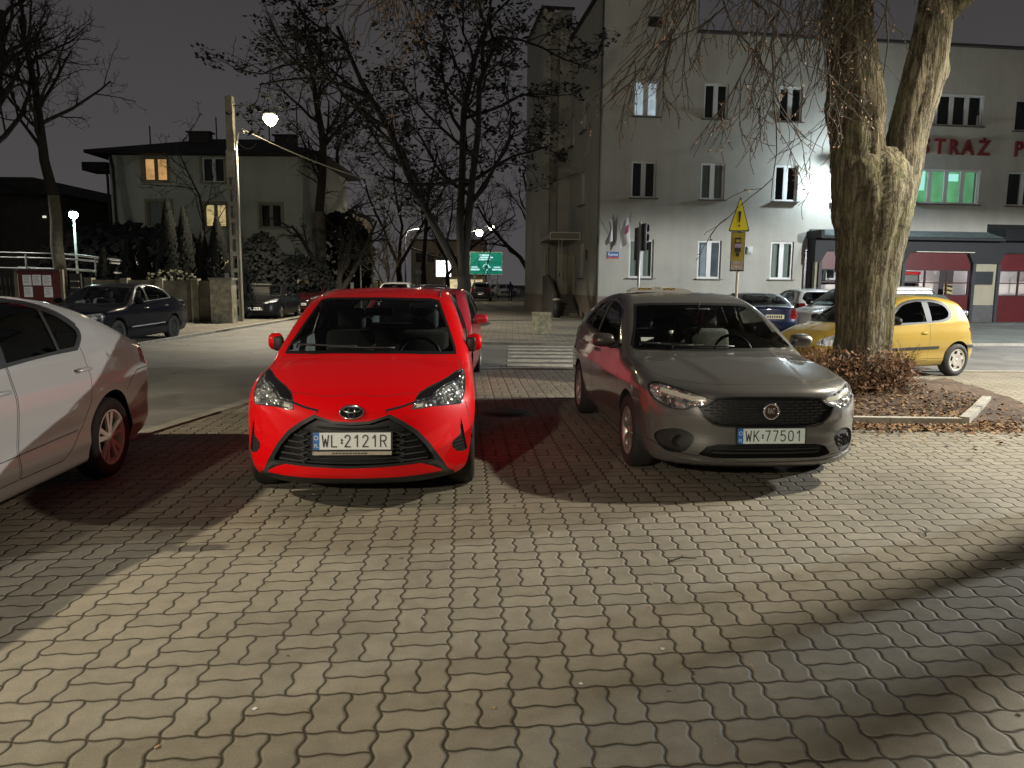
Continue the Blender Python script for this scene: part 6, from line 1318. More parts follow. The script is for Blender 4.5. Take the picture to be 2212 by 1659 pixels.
    t = thing('overhead_cable', 'white overhead cable sagging from the utility pole over the street', 'cable'); m = MB(); A, B = Vector((-10.1, 28.7, 7.15)), Vector((-3.2, 45, 6.9)); m.tube([A.lerp(B, s)-Vector((0, 0, 1.2*4*s*(1-s)*.55)) for s in np.linspace(0, 1, 14)], .022, 5); m.build('wire', mat('cable pale', (.6, .58, .5), .5), t); A2 = Vector((-14.8, 44, 9.4)); m = MB(); m.tube([Vector((-10.7, 28.7, 7.2)).lerp(A2, s)-Vector((0, 0, .5*4*s*(1-s))) for s in np.linspace(0, 1, 8)], .012, 5); m.build('wire', mat('cable pale', (.6, .58, .5), .5), t)
    t = thing('overhead_cable', 'dark overhead cable running to the fire station entrance corner', 'cable'); m = MB(); A, B = Vector((-9, 62, 7.0)), Vector((3.1, 37.2, 6.9)); m.tube([A.lerp(B, s)-Vector((0, 0, .4*4*s*(1-s))) for s in np.linspace(0, 1, 12)], .018, 5); m.build('wire', mat('cable dark', (.03, .03, .03), .6), t)
    # post-top lamp behind the wall
    street_lamp('slim post-top lamp with a cold white head behind the garden wall', (-19.2, 33, 0), 4.35, 0, 110, (.72, 1.0, .92), lens=60, soft=.2)
    for o in bpy.data.objects:
        if o.name.startswith('post') and o.parent and 'post-top' in o.parent.get('label', ''): o.data.materials.clear(); o.data.materials.append(mat('post pale', (.62, .66, .62), .5))
    # dark house at the far left edge
    t = thing('house', 'dark brick house at the far left edge behind the trees', 'house', (-36, 44, 0)); m = MB(); m.box((3.5, 5, 3.2), (12, 9, 6.4)); m.build('wall', mat('dark brick', (.03, .025, .02), .9, var=.3, vscale=3), t); m = MB(); m.prism([(-3.2, 6.4), (10.2, 6.4), (8.2, 7.4), (-1.2, 7.4)], 0, 10, 'y'); m.build('roof', MATS['roof dark'], t)
    m = MB(); m.box((8.4, .48, 5.2), (.2, .05, .12)); m.build('window', emis('far house lamp', (1, .9, .8), .8), t)  # small glowing box standing for a lamp on the house
def distance():
    bm_ = mat('beige block', (.36, .31, .22), .9, var=.1, vscale=.3)
    t = thing('apartment_block', 'long beige block closing the view behind the white billboard', 'building', (-8, 92, 0)); m = MB(); m.box((0, 4, 3.3), (9, 8, 6.6)); m.build('wall', bm_, t); m = MB(); m.box((0, 4, 6.7), (9.3, 8.3, .2)); m.build('roof', mat('roof edge', (.035, .034, .035), .6), t); f = [m2 for m2 in ()]
    for i in range(6): m = MB(); m.box((-3.5+1.4*i, -.03, 4.6), (.8, .06, 1.1)); m.build('window', mat('far glass', (.04, .04, .045), .2), t)
    t = thing('billboard', 'glowing white billboard panel at the end of the street', 'billboard', (-5.55, 60, 0)); m = MB(); m.box((0, 0, 2.66), (1.26, .2, 1.34)); m.build('case', mat('case grey', (.3, .3, .3), .5), t); m = MB(); m.box((0, -.11, 2.68), (1.18, .02, 1.26)); fa = m.build('face', emis('billboard white', (1, .99, .95), 2.6), t); m = MB(); m.box((-.04, -.125, 2.25), (.14, .01, .12)); m.box((.28, -.125, 2.25), (.14, .01, .12)); m.build('face_marks', emis('billboard grey', (.6, .6, .58), .9), fa); m = MB(); m.tube([(0, .05, 0), (0, .05, 2.0)], .08, 8); m.build('post', mat('case grey', (.3, .3, .3), .5), t)
    t = thing('shop_front', 'bright low shop front below the billboard', 'shop', (-4.75, 75, 0)); m = MB(); m.box((0, 1.5, 1.1), (4.0, 3, 2.2)); m.build('wall', mat('shop wall', (.4, .34, .25), .8), t); m = MB(); m.box((0, -.02, 1.25), (3.4, .04, 1.3)); m.build('window', roomglow('shop glow', (1, .85, .5), 1.0, .7, 2.5), t)
    t = thing('apartment_block', 'dim plain block behind the bare trees in the middle distance', 'building', (-15.6, 58, 0)); m = MB(); m.box((0, 4, 3.4), (6.5, 8, 6.8)); m.build('wall', mat('dim block', (.16, .145, .11), .9, var=.2, vscale=.5), t); m = MB(); m.box((0, 4, 6.9), (6.9, 8.4, .25)); m.build('roof', MATS['roof dark'], t)
    for (x, z, w, h) in ((-.9, 5.4, .35, .9), (.35, 3.9, .30, .6)): m = MB(); m.box((x, -.03, z), (w, .06, h)); m.build('window', emis('far lit window', (1, .82, .55), 1.6), t)
    m = MB(); m.box((-.5, -.02, 3.6), (2.0, .05, 1.5)); m.build('balcony_panel', mat('panel tan', (.42, .36, .22), .9), t)
    # lamps far down the street
    for i, (x, y, h, p, c, l) in enumerate(((-2.9, 62, 5.75, 2200, WARM, 60), (-8.6, 60, 5.7, 500, NEUT, 20), (-3.4, 80, 7.5, 2600, NEUT, 40))):
        street_lamp(('bright warm street lamp glowing above the green road sign', 'small white street lamp above the pale young tree', 'farthest street lamp between the tree trunks')[i], (x-1.0 if i == 0 else x, y, 0), h, .9, p, c, lens=l, kind=('globe', 'arm', 'globe')[i])
    t = thing('round_road_sign', 'round grey road sign seen from behind in front of the young tree', 'road sign', (-6.0, 47, 0)); m = MB(); m.tube([(0, 0, 0), (0, 0, 2.4)], .035, 6); m.build('pole', mat('galvanised', (.42, .43, .43), .45, .4), t); m = MB(); m.lathe([(0, -.02), (.3, -.02), (.3, .02), (0, .02)], 20, (0, -.05, 2.2), 'y'); m.build('disc', mat('sign back', (.3, .3, .3), .5, .3), t)
    for i, (x, h, c) in enumerate(((-8.25, 4.1, (.35, .33, .26)), (-8.95, 3.0, (.4, .4, .36)))):
        t = thing('post', ('tall pale slender post left of the young tree', 'short pale slender post left of the tall one')[i], 'post', (x, 44, 0)); m = MB(); m.tube([(0, 0, 0), (0, 0, h)], [.05, .04], 8); m.build('shaft', mat('post tone %d' % i, c, .7), t); m = MB(); m.lathe([(.06, h), (.05, h+.06), (0, h+.08)], 8); m.build('cap', BLACK(), t)
    for i, x in enumerate((-11.05, -9.9, -9.25, -8.1)):
        t = thing('bollard', ('leftmost pale marker post by the tan wall', 'second pale marker post by the tan wall', 'third pale marker post by the tan wall', 'rightmost pale marker post by the tan wall')[i], 'marker post', (x, 41+i, 0), 0, 'marker posts by the tan wall'); m = MB(); m.box((0, 0, .75), (.16, .16, 1.5)); m.build('shaft', mat('marker pale', (.5, .45, .38), .8), t); m = MB(); m.box((0, 0, 1.52), (.19, .19, .05)); m.build('cap', mat('marker cap', (.3, .27, .22), .8), t)
    t = thing('warning_post', 'yellow marker post with a small yellow board beside the tan wall', 'marker post', (-10.75, 39, 0)); m = MB(); m.tube([(0, 0, 0), (0, 0, 3.3)], .03, 6); m.build('pole', mat('galvanised', (.42, .43, .43), .45, .4), t); m = MB(); m.box((0, -.03, 1.35), (.2, .03, .5)); m.build('board', mat('marker yellow', (.4, .32, .06), .7), t)
# ------------------------------------------------------------------ trees
def branch_tube(mb, pts, r0, r1, n=5): mb.tube(pts, [r0+(r1-r0)*i/(len(pts)-1) for i in range(len(pts))], n, caps=False)
def wander(p, d, l, n, rg, jit=.18, grav=0.0, upw=0.0):
    pts = [Vector(p)]; d = Vector(d).normalized()
    for _ in range(n):
        d = (d+Vector((rg.gauss(0, jit), rg.gauss(0, jit), rg.gauss(0, jit)+upw-grav))).normalized(); pts.append(pts[-1]+d*(l/n))
    return pts
def bare_tree(name, label, base, h, tr, seed, spread=.55, levels=4, kids=(7, 5, 4, 3), trunkm=None, bm=None, fork=.28, lean=(0, 0), leaves=0, leafm=None, clump=0, upw=.10, group=None, twig=.012, trunks=1, jit=.2, lenf=.48, cmin=.2):
    rg = random.Random(seed); t = thing(name, label, 'tree', base, 0, group); tm = MB(); br = MB(); lf = MB()
    bk = bm or mat('bark dark', (.026, .022, .019), .95, var=.3, vscale=8)
    def grow_(p, d, l, r, lev):
        n = 5 if lev < 2 else 3; pts = wander(p, d, l, n, rg, jit*(.8+.25*lev), 0, upw if lev > 0 else upw*.3); r1 = max(r*.38, twig*.5); branch_tube(br, pts, r, r1, 6 if lev == 0 else 4 if lev < 3 else 3)
        if lev >= levels-1:
            if clump and rg.random() < clump:
                for _ in range(7):
                    c = pts[-1]+Vector((rg.gauss(0, .16), rg.gauss(0, .16), rg.gauss(0, .07))); s = rg.uniform(.05, .13); a = rg.random()*6.28; u = Vector((math.cos(a), math.sin(a), rg.gauss(0, .4)))*s; w = Vector((-math.sin(a), math.cos(a), rg.gauss(0, .4)))*s*.6; lf.add([c-u, c+w, c+u, c-w], [(0, 1, 2, 3)])
            if leaves:
                for _ in range(leaves):
                    q = pts[rg.randrange(1, len(pts))]; leaf(lf, q, rg, .05)
            return
        k = kids[min(lev, len(kids)-1)]
        for i in range(k):
            s = cmin+(1-cmin)*(i+rg.random())/k; j = min(int(s*n), n-1); f = s*n-j; q = pts[j].lerp(pts[j+1], min(f, 1)); ax = (pts[j+1]-pts[j]).normalized(); a = rg.random()*6.28; o = ax.orthogonal().normalized(); o2 = ax.cross(o); sd = o*math.cos(a)+o2*math.sin(a); ang = rg.uniform(.5, 1.05)
            grow_(q, ax*math.cos(ang)+sd*math.sin(ang), l*lenf*rg.uniform(.75, 1.25)*(1.15-.4*s), max(r*.44*(1.05-.4*s), twig), lev+1)
    hf = h*fork; pts = [Vector((lean[0]*s, lean[1]*s, hf*s)) for s in np.linspace(0, 1, 6)]; pts = [p+Vector((rg.gauss(0, tr*.12), rg.gauss(0, tr*.12), 0)) if 0 < i < 5 else p for i, p in enumerate(pts)]
    tm.tube(pts, [tr*1.35, tr*1.05, tr*.98, tr*.94, tr*.9, tr*.86], 10, caps=False); tm.build('trunk', trunkm or bk, t)
    top = pts[-1]; nb = max(2, trunks)
    if trunks == 1: grow_(top, (lean[0]*.1, lean[1]*.1, 1), h-hf, tr*.82, 0)
    else:
        for i in range(nb): a = 6.28*i/nb+.3; grow_(top-Vector((0, 0, .15)), (math.cos(a)*spread, math.sin(a)*spread, 1), (h-hf)*rg.uniform(.85, 1.05), tr*.62, 0)
    br.build('branches', bk, t, fix=False)
    if lf.f: lf.build('seed_clusters' if clump else 'leaves', leafm or mat('clump dark', (.008, .007, .006), .9), t, fix=False)
    return t
def leaf(mb, c, rg, s):
    a = Vector((rg.gauss(0, 1), rg.gauss(0, 1), rg.gauss(0, 1)-.5)).normalized()*s*rg.uniform(.6, 1.3); b = a.orthogonal().normalized()*s*.33
    mb.add([c, c+a*.45+b, c+a, c+a*.5-b], [(0, 1, 2, 3)])
def thuja(loc, h, r, seed, label):
    rg = random.Random(seed); t = thing('thuja', label, 'shrub', loc, 0, 'columnar evergreens in front of the house'); m = MB()
    for i in range(int(900*h/3)):
        s = rg.random()**.8; z = .1+s*h; rr = r*(1-(max(0, s-.25)/.75)**1.5)*(.72+.28*rg.random()) if s > .1 else r*.8; a = rg.random()*6.28; c = Vector((rr*math.cos(a), rr*math.sin(a), z)); d = .17; u = Vector((math.cos(a)*.4, math.sin(a)*.4, 1)).normalized()*d; w = Vector((-math.sin(a), math.cos(a), rg.gauss(0, .3)))*d*.4
        m.add([c-w, c+w*.8, c+u+w*.2, c+u*.8-w], [(0, 1, 2, 3)])
    m.build('foliage', mat('thuja green', (.0045, .006, .004), .9, var=.4, vscale=6), t, fix=False); m = MB(); m.tube([(0, 0, 0), (0, 0, h*.8)], [.07, .03], 6); m.build('trunk', mat('bark dark', (.026, .022, .019), .95), t)
def bush(name, label, loc, size, seed, col, n=900, group=None, tex=None, leafs=.16):
    rg = random.Random(seed); t = thing(name, label, 'shrub', loc, 0, group); m = MB()
    for i in range(n):
        v = Vector((rg.gauss(0, 1), rg.gauss(0, 1), rg.gauss(0, 1))).normalized()*rg.uniform(.75, 1.0); c = Vector((v.x*size[0], v.y*size[1], size[2]*.5+v.z*size[2]*.5)); a = Vector((rg.gauss(0, 1), rg.gauss(0, 1), rg.gauss(0, 1))).normalized()*leafs; b = a.orthogonal().normalized()*leafs*.45; m.add([c-a*.5-b, c-a*.5+b, c+a*.5+b, c+a*.5-b], [(0, 1, 2, 3)])
    m.build('foliage', mat(tex or name+' leaf', col, .9, var=.4, vscale=5), t, fix=False); m = MB(); [m.tube([(x*size[0]*.3, 0, 0), (x*size[0]*.5, 0, size[2]*.7)], .03, 5) for x in (-1, 0, 1)]; m.build('stem', mat('bark dark', (.026, .022, .019), .95), t)
def vegetation():
    lit_trunk = mat('bark lamplit', (.12, .115, .09), .95, var=.35, vscale=5, bmp=.4)  # paler trunk colour carries the lamplight on the lower trunk
    bare_tree('bare_tree', 'tall bare tree with lamplight coloured into its lower trunk left of the house', (-18.75, 31, 0), 11.8, .25, 11, levels=5, kids=(13, 6, 5, 3), fork=.42, trunkm=lit_trunk, lean=(-.05, 0), lenf=.46, upw=.02, twig=.010, jit=.13)
    bare_tree('bare_tree', 'bare tree with its trunk at the very left edge of the photo', (-20.9, 29.5, 0), 12, .33, 23, levels=5, kids=(13, 6, 5, 3), fork=.30, lean=(-.2, 0), lenf=.5, upw=.03, twig=.010)
    bare_tree('bare_tree', 'tall bare tree behind the lit street lamp', (-10.9, 42.5, 0), 15.2, .33, 31, levels=5, kids=(14, 8, 5, 3), fork=.36, lenf=.40, upw=.10, twig=.012, trunkm=mat('trunk taupe', (.10, .09, .07), .95, var=.3), cmin=.05, jit=.11)
    bare_tree('locust_tree', 'big forked locust tree with dark seed clusters in the middle of the street view', (-2.05, 31, 0), 12.3, .33, 5, levels=5, kids=(9, 6, 4, 3), fork=.15, bm=mat('bark black', (.010, .0085, .0075), .95), trunks=3, spread=.17, clump=.75, upw=.0, twig=.012, jit=.22, lenf=.44, cmin=.22)
    bare_tree('bare_tree', 'rounded bare tree right of the green road sign', (1.2, 52, 0), 9.4, .28, 47, levels=5, kids=(7, 5, 4, 3), fork=.25, trunks=3, spread=.5, upw=.05, twig=.012, bm=mat('bark reddish', (.05, .038, .035), .95))
    bare_tree('young_tree', 'young pale tree with short upswept branches by the tan wall', (-7.35, 44, 0), 4.3, .09, 53, levels=4, kids=(8, 4, 3), fork=.28, trunks=4, spread=.45, upw=.12, bm=mat('bark lit', (.36, .31, .18), .9, var=.2), twig=.012)  # bark colour lightened to carry the lamplight falling on this tree
    for i, (x, y, h, r, sd, lab) in enumerate(((-13.2, 55, 12.5, .25, 61, 'bare tree left of the dim plain block'), (-8.8, 58, 12, .25, 67, 'bare tree right behind the pale young tree'), (-6.7, 56, 11, .22, 71, 'bare tree left of the white billboard'), (-16.2, 39, 8.4, .10, 73, 'slender bare tree against the pale house wall'), (-9.0, 39.0, 5.2, .26, 79, 'dark stout trunk with low boughs by the tan wall'), (-4.9, 56, 9, .18, 83, 'spreading bare tree in front of the beige block'))):
        bare_tree('bare_tree', lab, (x, y, 0), h, r, sd, levels=5 if i != 3 else 4, kids=(8, 5, 4, 3), fork=.25 if i != 4 else .22, trunks=(1, 3, 1, 1, 4, 3)[i], spread=.6, upw=.07, twig=.013, lenf=.42)
    hs = ((-16.9, 31, 2.3, .42), (-15.9, 31, 2.75, .40), (-15.25, 31, 2.6, .38), (-14.6, 31, 2.35, .40), (-14.0, 30.6, 4.05, .52), (-13.45, 30.8, 3.75, .48), (-12.8, 31, 2.95, .40), (-12.1, 30.8, 3.45, .55), (-11.35, 31.2, 2.3, .45))
    nm = ('leftmost', 'second', 'third', 'fourth', 'fifth and tallest', 'sixth', 'seventh', 'eighth and broad', 'rightmost')
    for i, (x, y, h, r) in enumerate(hs): thuja((x*.97, y*.97, 0), h*1.12, r*1.15, 100+i, f'{nm[i]} dark columnar evergreen from the left, before the pale house')
    bush('evergreen_bush', 'broad black evergreen beside the pale house right of the pole', (-12.0, 36, 0), (1.1, .9, 3.9), 7, (.005, .006, .005), 1500, tex='dark leaf'); bush('evergreen_bush', 'black evergreen hedge mass left of the tall bare tree', (-10.9, 38.5, 0), (1.7, .9, 2.9), 8, (.010, .012, .010), 1500, tex='dark leaf')
    bush('flowering_bush', 'pale-leaved bush spilling over the garden wall', (-12.9, 28.2, 1.2), (1.0, .3, .8), 9, (.07, .07, .045), 160, leafs=.09, tex='pale leaf'); bush('evergreen_bush', 'dark hedge behind the ramp handrails', (-20.5, 40, 0), (5, 1, 4.6), 10, (.003, .003, .004), 2400, tex='hedge black', leafs=.3)
    bush('evergreen_bush', 'dark hedge between the house and the tall bare tree', (-11.2, 48, 0), (2.4, .9, 6.0), 12, (.011, .012, .010), 2200, tex='dark leaf', leafs=.25)
def bark_mat():
    m, nt, b = nodemat('linden bark'); tc = N(nt, 'ShaderNodeTexCoord'); mp = N(nt, 'ShaderNodeMapping'); mp.inputs['Scale'].default_value = (1, 1, .13); ln(nt, tc.outputs['Object'], mp.inputs[0])
    n1 = noise(nt, 13, 5, .6, mp.outputs[0]); n2 = noise(nt, 29, 4, .65, mp.outputs[0]); f = noise(nt, 70, 3, .7); g = noise(nt, 2.2, 5, .6)
    rd = lambda n: math_(nt, 'SUBTRACT', 1.0, math_(nt, 'MULTIPLY', math_(nt, 'ABSOLUTE', math_(nt, 'SUBTRACT', n, .5)), 5.0), None, True)
    h = math_(nt, 'SUBTRACT', 1.0, math_(nt, 'MAXIMUM', math_(nt, 'MULTIPLY', rd(n1), .9), math_(nt, 'MULTIPLY', rd(n2), .6))); h = math_(nt, 'ADD', h, math_(nt, 'MULTIPLY_ADD', f, .5, -.25))
    c = ramp(nt, h, [(.05, (.026, .020, .013)), (.45, (.19, .165, .115)), (.95, (.38, .345, .245))]); c = mixc(nt, ramp(nt, g, [(.45, 0), (.68, .5)]), c, (.19, .20, .10)); ln(nt, c, b.inputs['Base Color']); b.inputs['Roughness'].default_value = .95; b.inputs['Specular IOR Level'].default_value = .2; bump(nt, b, h, .9, .03); return m
def big_tree():
    """the old linden in its leaf-littered bed"""
    TX, TY = 5.05, 10.7; rg = random.Random(77); t = thing('linden_tree', 'massive forked linden trunk with drooping bare branches rising from the leaf bed', 'tree', (TX, TY, 0)); bk = bark_mat(); L = lambda x, z, y=0: Vector((x-TX, y, z))
    def limb(mb, sp, seed, n=64):
        """sp: (x, z, radius, y) stations; lumpy rings"""
        r2 = random.Random(seed); zs = np.array([s[1] for s in sp]); fx = Pch([(s[1], s[0]) for s in sp]); fr = Pch([(s[1], s[2]) for s in sp]); fy = Pch([(s[1], s[3]) for s in sp]); K = int((zs.max()-zs.min())/.035); ph = [r2.random()*6.28 for _ in range(8)]; vs = []
        for i in range(K+1):
            z = zs.min()+(zs.max()-zs.min())*i/K; x, r, y = float(fx(z)), float(fr(z)), float(fy(z))
            for k in range(n):
                a = 2*math.pi*k/n; q = 1+.05*math.sin(3*a+ph[0]+z*.7)+.035*math.sin(5*a+ph[1]-z*1.1)+.03*math.sin(2*a+ph[2]+z*1.9)+.022*math.sin(11*a+ph[3]+z*1.3)+.014*math.sin(17*a+ph[4]-2.1*z)+.012*r2.gauss(0, 1)
                for (ka, kz, ks, kw) in KN.get(seed, ()): 
                    da = (a-ka+math.pi) % (2*math.pi)-math.pi; q += ks*math.exp(-(da/.45)**2-((z-kz)/kw)**2)
                vs.append((x-TX+r*q*math.cos(a), y+r*q*math.sin(a), z))
        fs = [(i*n+k, i*n+(k+1) % n, (i+1)*n+(k+1) % n, (i+1)*n+k) for i in range(K) for k in range(n)]; mb.add(vs, fs, True)
    KN = {1: [(3.0, 2.55, .22, .22), (3.1, 3.9, .20, .25), (-2.0, 2.6, .12, .3)], 2: [(0, 4.5, .22, .12), (.1, 4.42, .15, .2)], 3: [(-1.2, 4.0, .16, .2), (3.1, 3.95, .2, .25), (-1.1, 5.3, .2, .15)]}
    m = MB(); limb(m, [(5.05, -.05, .66, 0), (5.05, .15, .54, 0), (5.05, .45, .43, 0), (5.06, .9, .385, 0), (5.03, 1.4, .385, 0), (5.04, 2.0, .42, 0), (5.06, 2.5, .47, 0), (5.06, 2.85, .51, 0), (5.05, 3.15, .50, .03), (5.02, 3.45, .38, .1)], 1, 72)
    m.build('trunk', bk, t)
    m = MB(); limb(m, [(4.84, 2.5, .28, 0), (4.83, 3.0, .33, 0), (4.78, 3.6, .33, 0), (4.71, 4.2, .34, 0), (4.60, 4.9, .32, .02), (4.53, 5.5, .29, .05), (4.5, 6.6, .26, .1), (4.3, 8, .2, .3)], 3, 56); limb(m, [(5.30, 2.4, .22, -.04), (5.38, 3.0, .26, -.05), (5.44, 3.6, .255, -.05), (5.56, 4.2, .26, -.05), (5.66, 4.9, .24, -.05), (5.72, 5.5, .21, -.03), (5.85, 6.6, .17, .1), (6.0, 8, .12, .2)], 2, 56)
    m.tube([L(5.74, 5.05, -.1), L(5.92, 5.28, -.2), L(6.1, 5.45, -.3), L(6.5, 5.9, -.6)], [.10, .09, .08, .05], 8); m.build('limb', bk, t)
    # crown: boughs above the frame that let long twigs hang into it
    br = MB(); lf = MB(); tw = mat('twig bark', (.075, .066, .050), .95, var=.3, vscale=20)
    def hang(p, d, l, r, lev):
        n = 8 if lev == 0 else 6; pts = [Vector(p)]; d = Vector(d).normalized()
        for i in range(n): d = (d+Vector((rg.gauss(0, .16), rg.gauss(0, .16), rg.gauss(0, .12)-.10*(1 if i < n*.6 else -.55)))).normalized(); pts.append(pts[-1]+d*l/n)
        branch_tube(br, pts, r, max(r*.35, .0040), 5 if lev < 1 else 4 if lev < 2 else 3)
        if lev >= 2:
            for _ in range(rg.choice((0, 1, 2, 3, 4)) if l < .7 else 2): leaf(lf, pts[rg.randrange(1, n+1)], rg, .045)
        if lev >= 3: return
        for i in range((6, 5, 3)[lev]):
            s = rg.uniform(.15, 1); j = min(int(s*n), n-1); ax = (pts[j+1]-pts[j]).normalized(); a = rg.random()*6.28; o = ax.orthogonal().normalized(); sd = o*math.cos(a)+ax.cross(o)*math.sin(a); hang(pts[j], ax*.75+sd*.65+Vector((0, 0, -.15)), l*rg.uniform(.35, .6), max(r*.55, .005), lev+1)
    for (x0, y0, z0, x1, y1, z1, l, r) in BOUGHS: hang(Vector((x0-TX, y0-TY, z0)), (x1-x0, y1-y0, z1-z0), l, r, 0)
    # boughs that carry them
    for (x1, y1, z1) in sorted({(b[0], b[1], b[2]) for b in BOUGHS}):
        a = Vector((-.5, .1, 6.2)) if x1 < 5 else Vector((.8, .1, 6.4)); b = Vector((x1-TX, y1-TY, z1)); mid = (a+b)/2+Vector((0, 0, .9)); pts = [a*(1-s)**2+mid*2*s*(1-s)+b*s*s for s in np.linspace(0, 1, 8)]; branch_tube(br, pts, .11, .03, 6)
    br.build('branches', tw, t, fix=False); lf.build('leaves', mat('leaf rust', (.27, .16, .08), .8, var=.45, vscale=30), t, fix=False)
    # bush of suckers round the foot
    s = thing('sucker_thicket', 'thicket of cut twigs and dry leaves around the foot of the linden', 'shrub', (4.80, 10.35, 0)); a = MB(); b = MB()
    for i in range(900):
        an = rg.uniform(0, 6.28); rr = rg.uniform(.30, .62); p = Vector((rr*math.cos(an)*1.15, rr*math.sin(an)*.7, rg.uniform(.02, .5))); d = Vector((math.cos(an)*rg.uniform(.1, 1), math.sin(an)*rg.uniform(.1, 1), rg.uniform(.1, 1.2))); pts = wander(p, d, rg.uniform(.15, .45), 3, rg, .3); branch_tube(a, pts, .006, .003, 3)
    for i in range(2600):
        an = rg.uniform(0, 6.28); el = rg.random(); rr = rg.uniform(.40, .86)*(1-.25*el); leaf(b, Vector((rr*math.cos(an)*1.2, rr*math.sin(an)*.8, .04+el*.60+rg.gauss(0, .05))), rg, .07)
    a.build('twigs', mat('sucker twig', (.11, .065, .04), .9, var=.4, vscale=20), s, fix=False); b.build('dry_leaves', mat('leaf brown', (.17, .085, .040), .85, var=.5, vscale=40), s, fix=False)
    # bed with kerbs
    soil = MB(); n = 40; xs = np.linspace(3.75, 6.55, n); ys = np.linspace(8.42, 12.3, n); r3 = random.Random(4); V = []
    for y in ys:
        for x in xs: d = math.hypot(x-TX, y-TY); V.append((x+.55*(y-8.3)/2.2*.75*(x > 5)*(x-5)/1.5, y, .03+.22*math.exp(-(d/.95)**2)+.012*r3.gauss(0, 1)))
    soil.add(V, [(j*n+i, j*n+i+1, (j+1)*n+i+1, (j+1)*n+i) for j in range(n-1) for i in range(n-1)], True); tag(soil.build('soil_bed', mat('bed soil', (.085, .055, .035), .95, var=.5, vscale=6, bmp=.8, bscale=25), fix=False), kind='structure')
    kc = mat('kerb pale', (.36, .345, .30), .8, var=.2, vscale=5, bmp=.3)
    t2 = thing('bed_kerb', 'low pale kerb along the front of the leaf bed', 'kerb', (0, 0, 0)); 
    for a_, b_ in (((3.55, 8.36), (4.30, 8.34)), ((4.31, 8.34), (5.11, 8.32))): k = MB(); slab(k, a_, b_, .09, -.02, .085); k.build('kerb_stone', kc, t2)
    t2 = thing('bed_kerb', 'pale kerb on the right side of the leaf bed with a gap in it', 'kerb', (0, 0, 0))
    for a_, b_ in (((5.15, 8.30), (5.75, 9.05)), ((5.78, 9.09), (6.45, 9.95))): k = MB(); slab(k, a_, b_, .10, -.02, .10); k.build('kerb_stone', kc, t2)
    lm = [mat('leaf brown', (.17, .085, .04), .85), mat('leaf tan', (.34, .22, .11), .85), mat('leaf dark', (.07, .042, .025), .9)]; m = MB()
    for i in range(8500):
        k = rg.random()
        if k < .45: x, y = rg.uniform(3.6, 6.5), 8.4+3.4*rg.random()**1.3
        elif k < .75: x, y = rg.uniform(3.5, 5.7), 8.25-abs(rg.gauss(0, .16))
        elif k < .93: s_ = rg.random(); x, y = 5.25+1.3*s_+abs(rg.gauss(0, .22)), 8.3+1.65*s_+rg.gauss(0, .12)
        else: x, y = rg.gauss(4.9, 1.6), rg.gauss(8.2, .8)
        if y > 12.2: continue
        inb = y > 8.4 and x < 5.2+.78*(y-8.35); z = (.045+.22*math.exp(-(math.hypot(x-TX, y-TY)/.95)**2)) if inb else .008; c = Vector((x, y, z+abs(rg.gauss(0, .012)))); an = rg.random()*6.28; s_ = rg.uniform(.014, .036); u = Vector((math.cos(an), math.sin(an), rg.gauss(0, .35)))*s_; w = Vector((-math.sin(an), math.cos(an), rg.gauss(0, .35)))*s_*.6; m.cur = rg.choice((0, 1, 1, 2, 0)); m.add([c-u, c+w, c+u, c-w], [(0, 1, 2, 3)])
    tag(m.build('fallen_leaves', lm, fix=False), kind='stuff')
    m = MB()
    for i in range(160):
        x, y = rg.uniform(-3.2, 6.5), 1.8+rg.random()**1.5*7; c = Vector((x, y, .004)); an = rg.random()*6.28; s_ = rg.uniform(.006, .016); u = Vector((math.cos(an), math.sin(an), .1))*s_; w = Vector((-math.sin(an), math.cos(an), .2))*s_*.7; m.cur = rg.choice((1, 1, 2, 3)); m.add([c-u, c+w, c+u, c-w], [(0, 1, 2, 3)])
    tag(m.build('paving_litter', lm+[mat('litter white', (.6, .6, .58), .8)], fix=False), kind='stuff')
    for i, (x, y, an, l) in enumerate(((.98, 4.05, .3, .17), (2.65, 4.55, 1.0, .12))):
        t3 = thing('fallen_twig', ('small broken twig lying on the paving in front of the grey sedan', 'dark curled leaf stalk on the paving right of the grey sedan')[i], 'twig', (x, y, .006), an); m = MB(); m.tube([(-l/2, 0, 0), (0, .012, .01), (l/2, -.01, .004)], .004, 5); m.tube([(0, .012, .01), (.03, .05, .012)], .003, 4); m.build('stick', mat('twig bark', (.085, .07, .05), .95), t3)
BOUGHS = [(2.6, 8.4, 6.9, 1.9, 7.8, 4.6, 2.7, .030), (3.2, 8.8, 6.8, 2.5, 8.2, 4.4, 2.7, .026), (1.9, 8.9, 6.8, 1.3, 8.3, 4.6, 2.5, .024), (4.3, 9.0, 6.9, 3.9, 8.6, 4.0, 2.9, .022),
    (3.4, 9.6, 6.9, 2.7, 9.3, 4.0, 3.2, .024), (2.4, 9.8, 6.9, 1.8, 9.5, 4.4, 2.9, .022), (.6, 9.4, 6.9, -.1, 9.1, 4.6, 2.6, .020), (-.3, 8.6, 6.6, -.6, 8.0, 4.8, 2.2, .018), 
    (8.0, 9.2, 7.0, 7.6, 8.6, 4.4, 3.0, .024), (8.4, 10.6, 7.0, 8.6, 10.2, 4.4, 3.0, .022), (3.0, 10.6, 7.2, 2.4, 10.4, 3.8, 3.4, .022), (4.2, 10.4, 7.0, 3.7, 10.2, 3.6, 3.3, .020)]
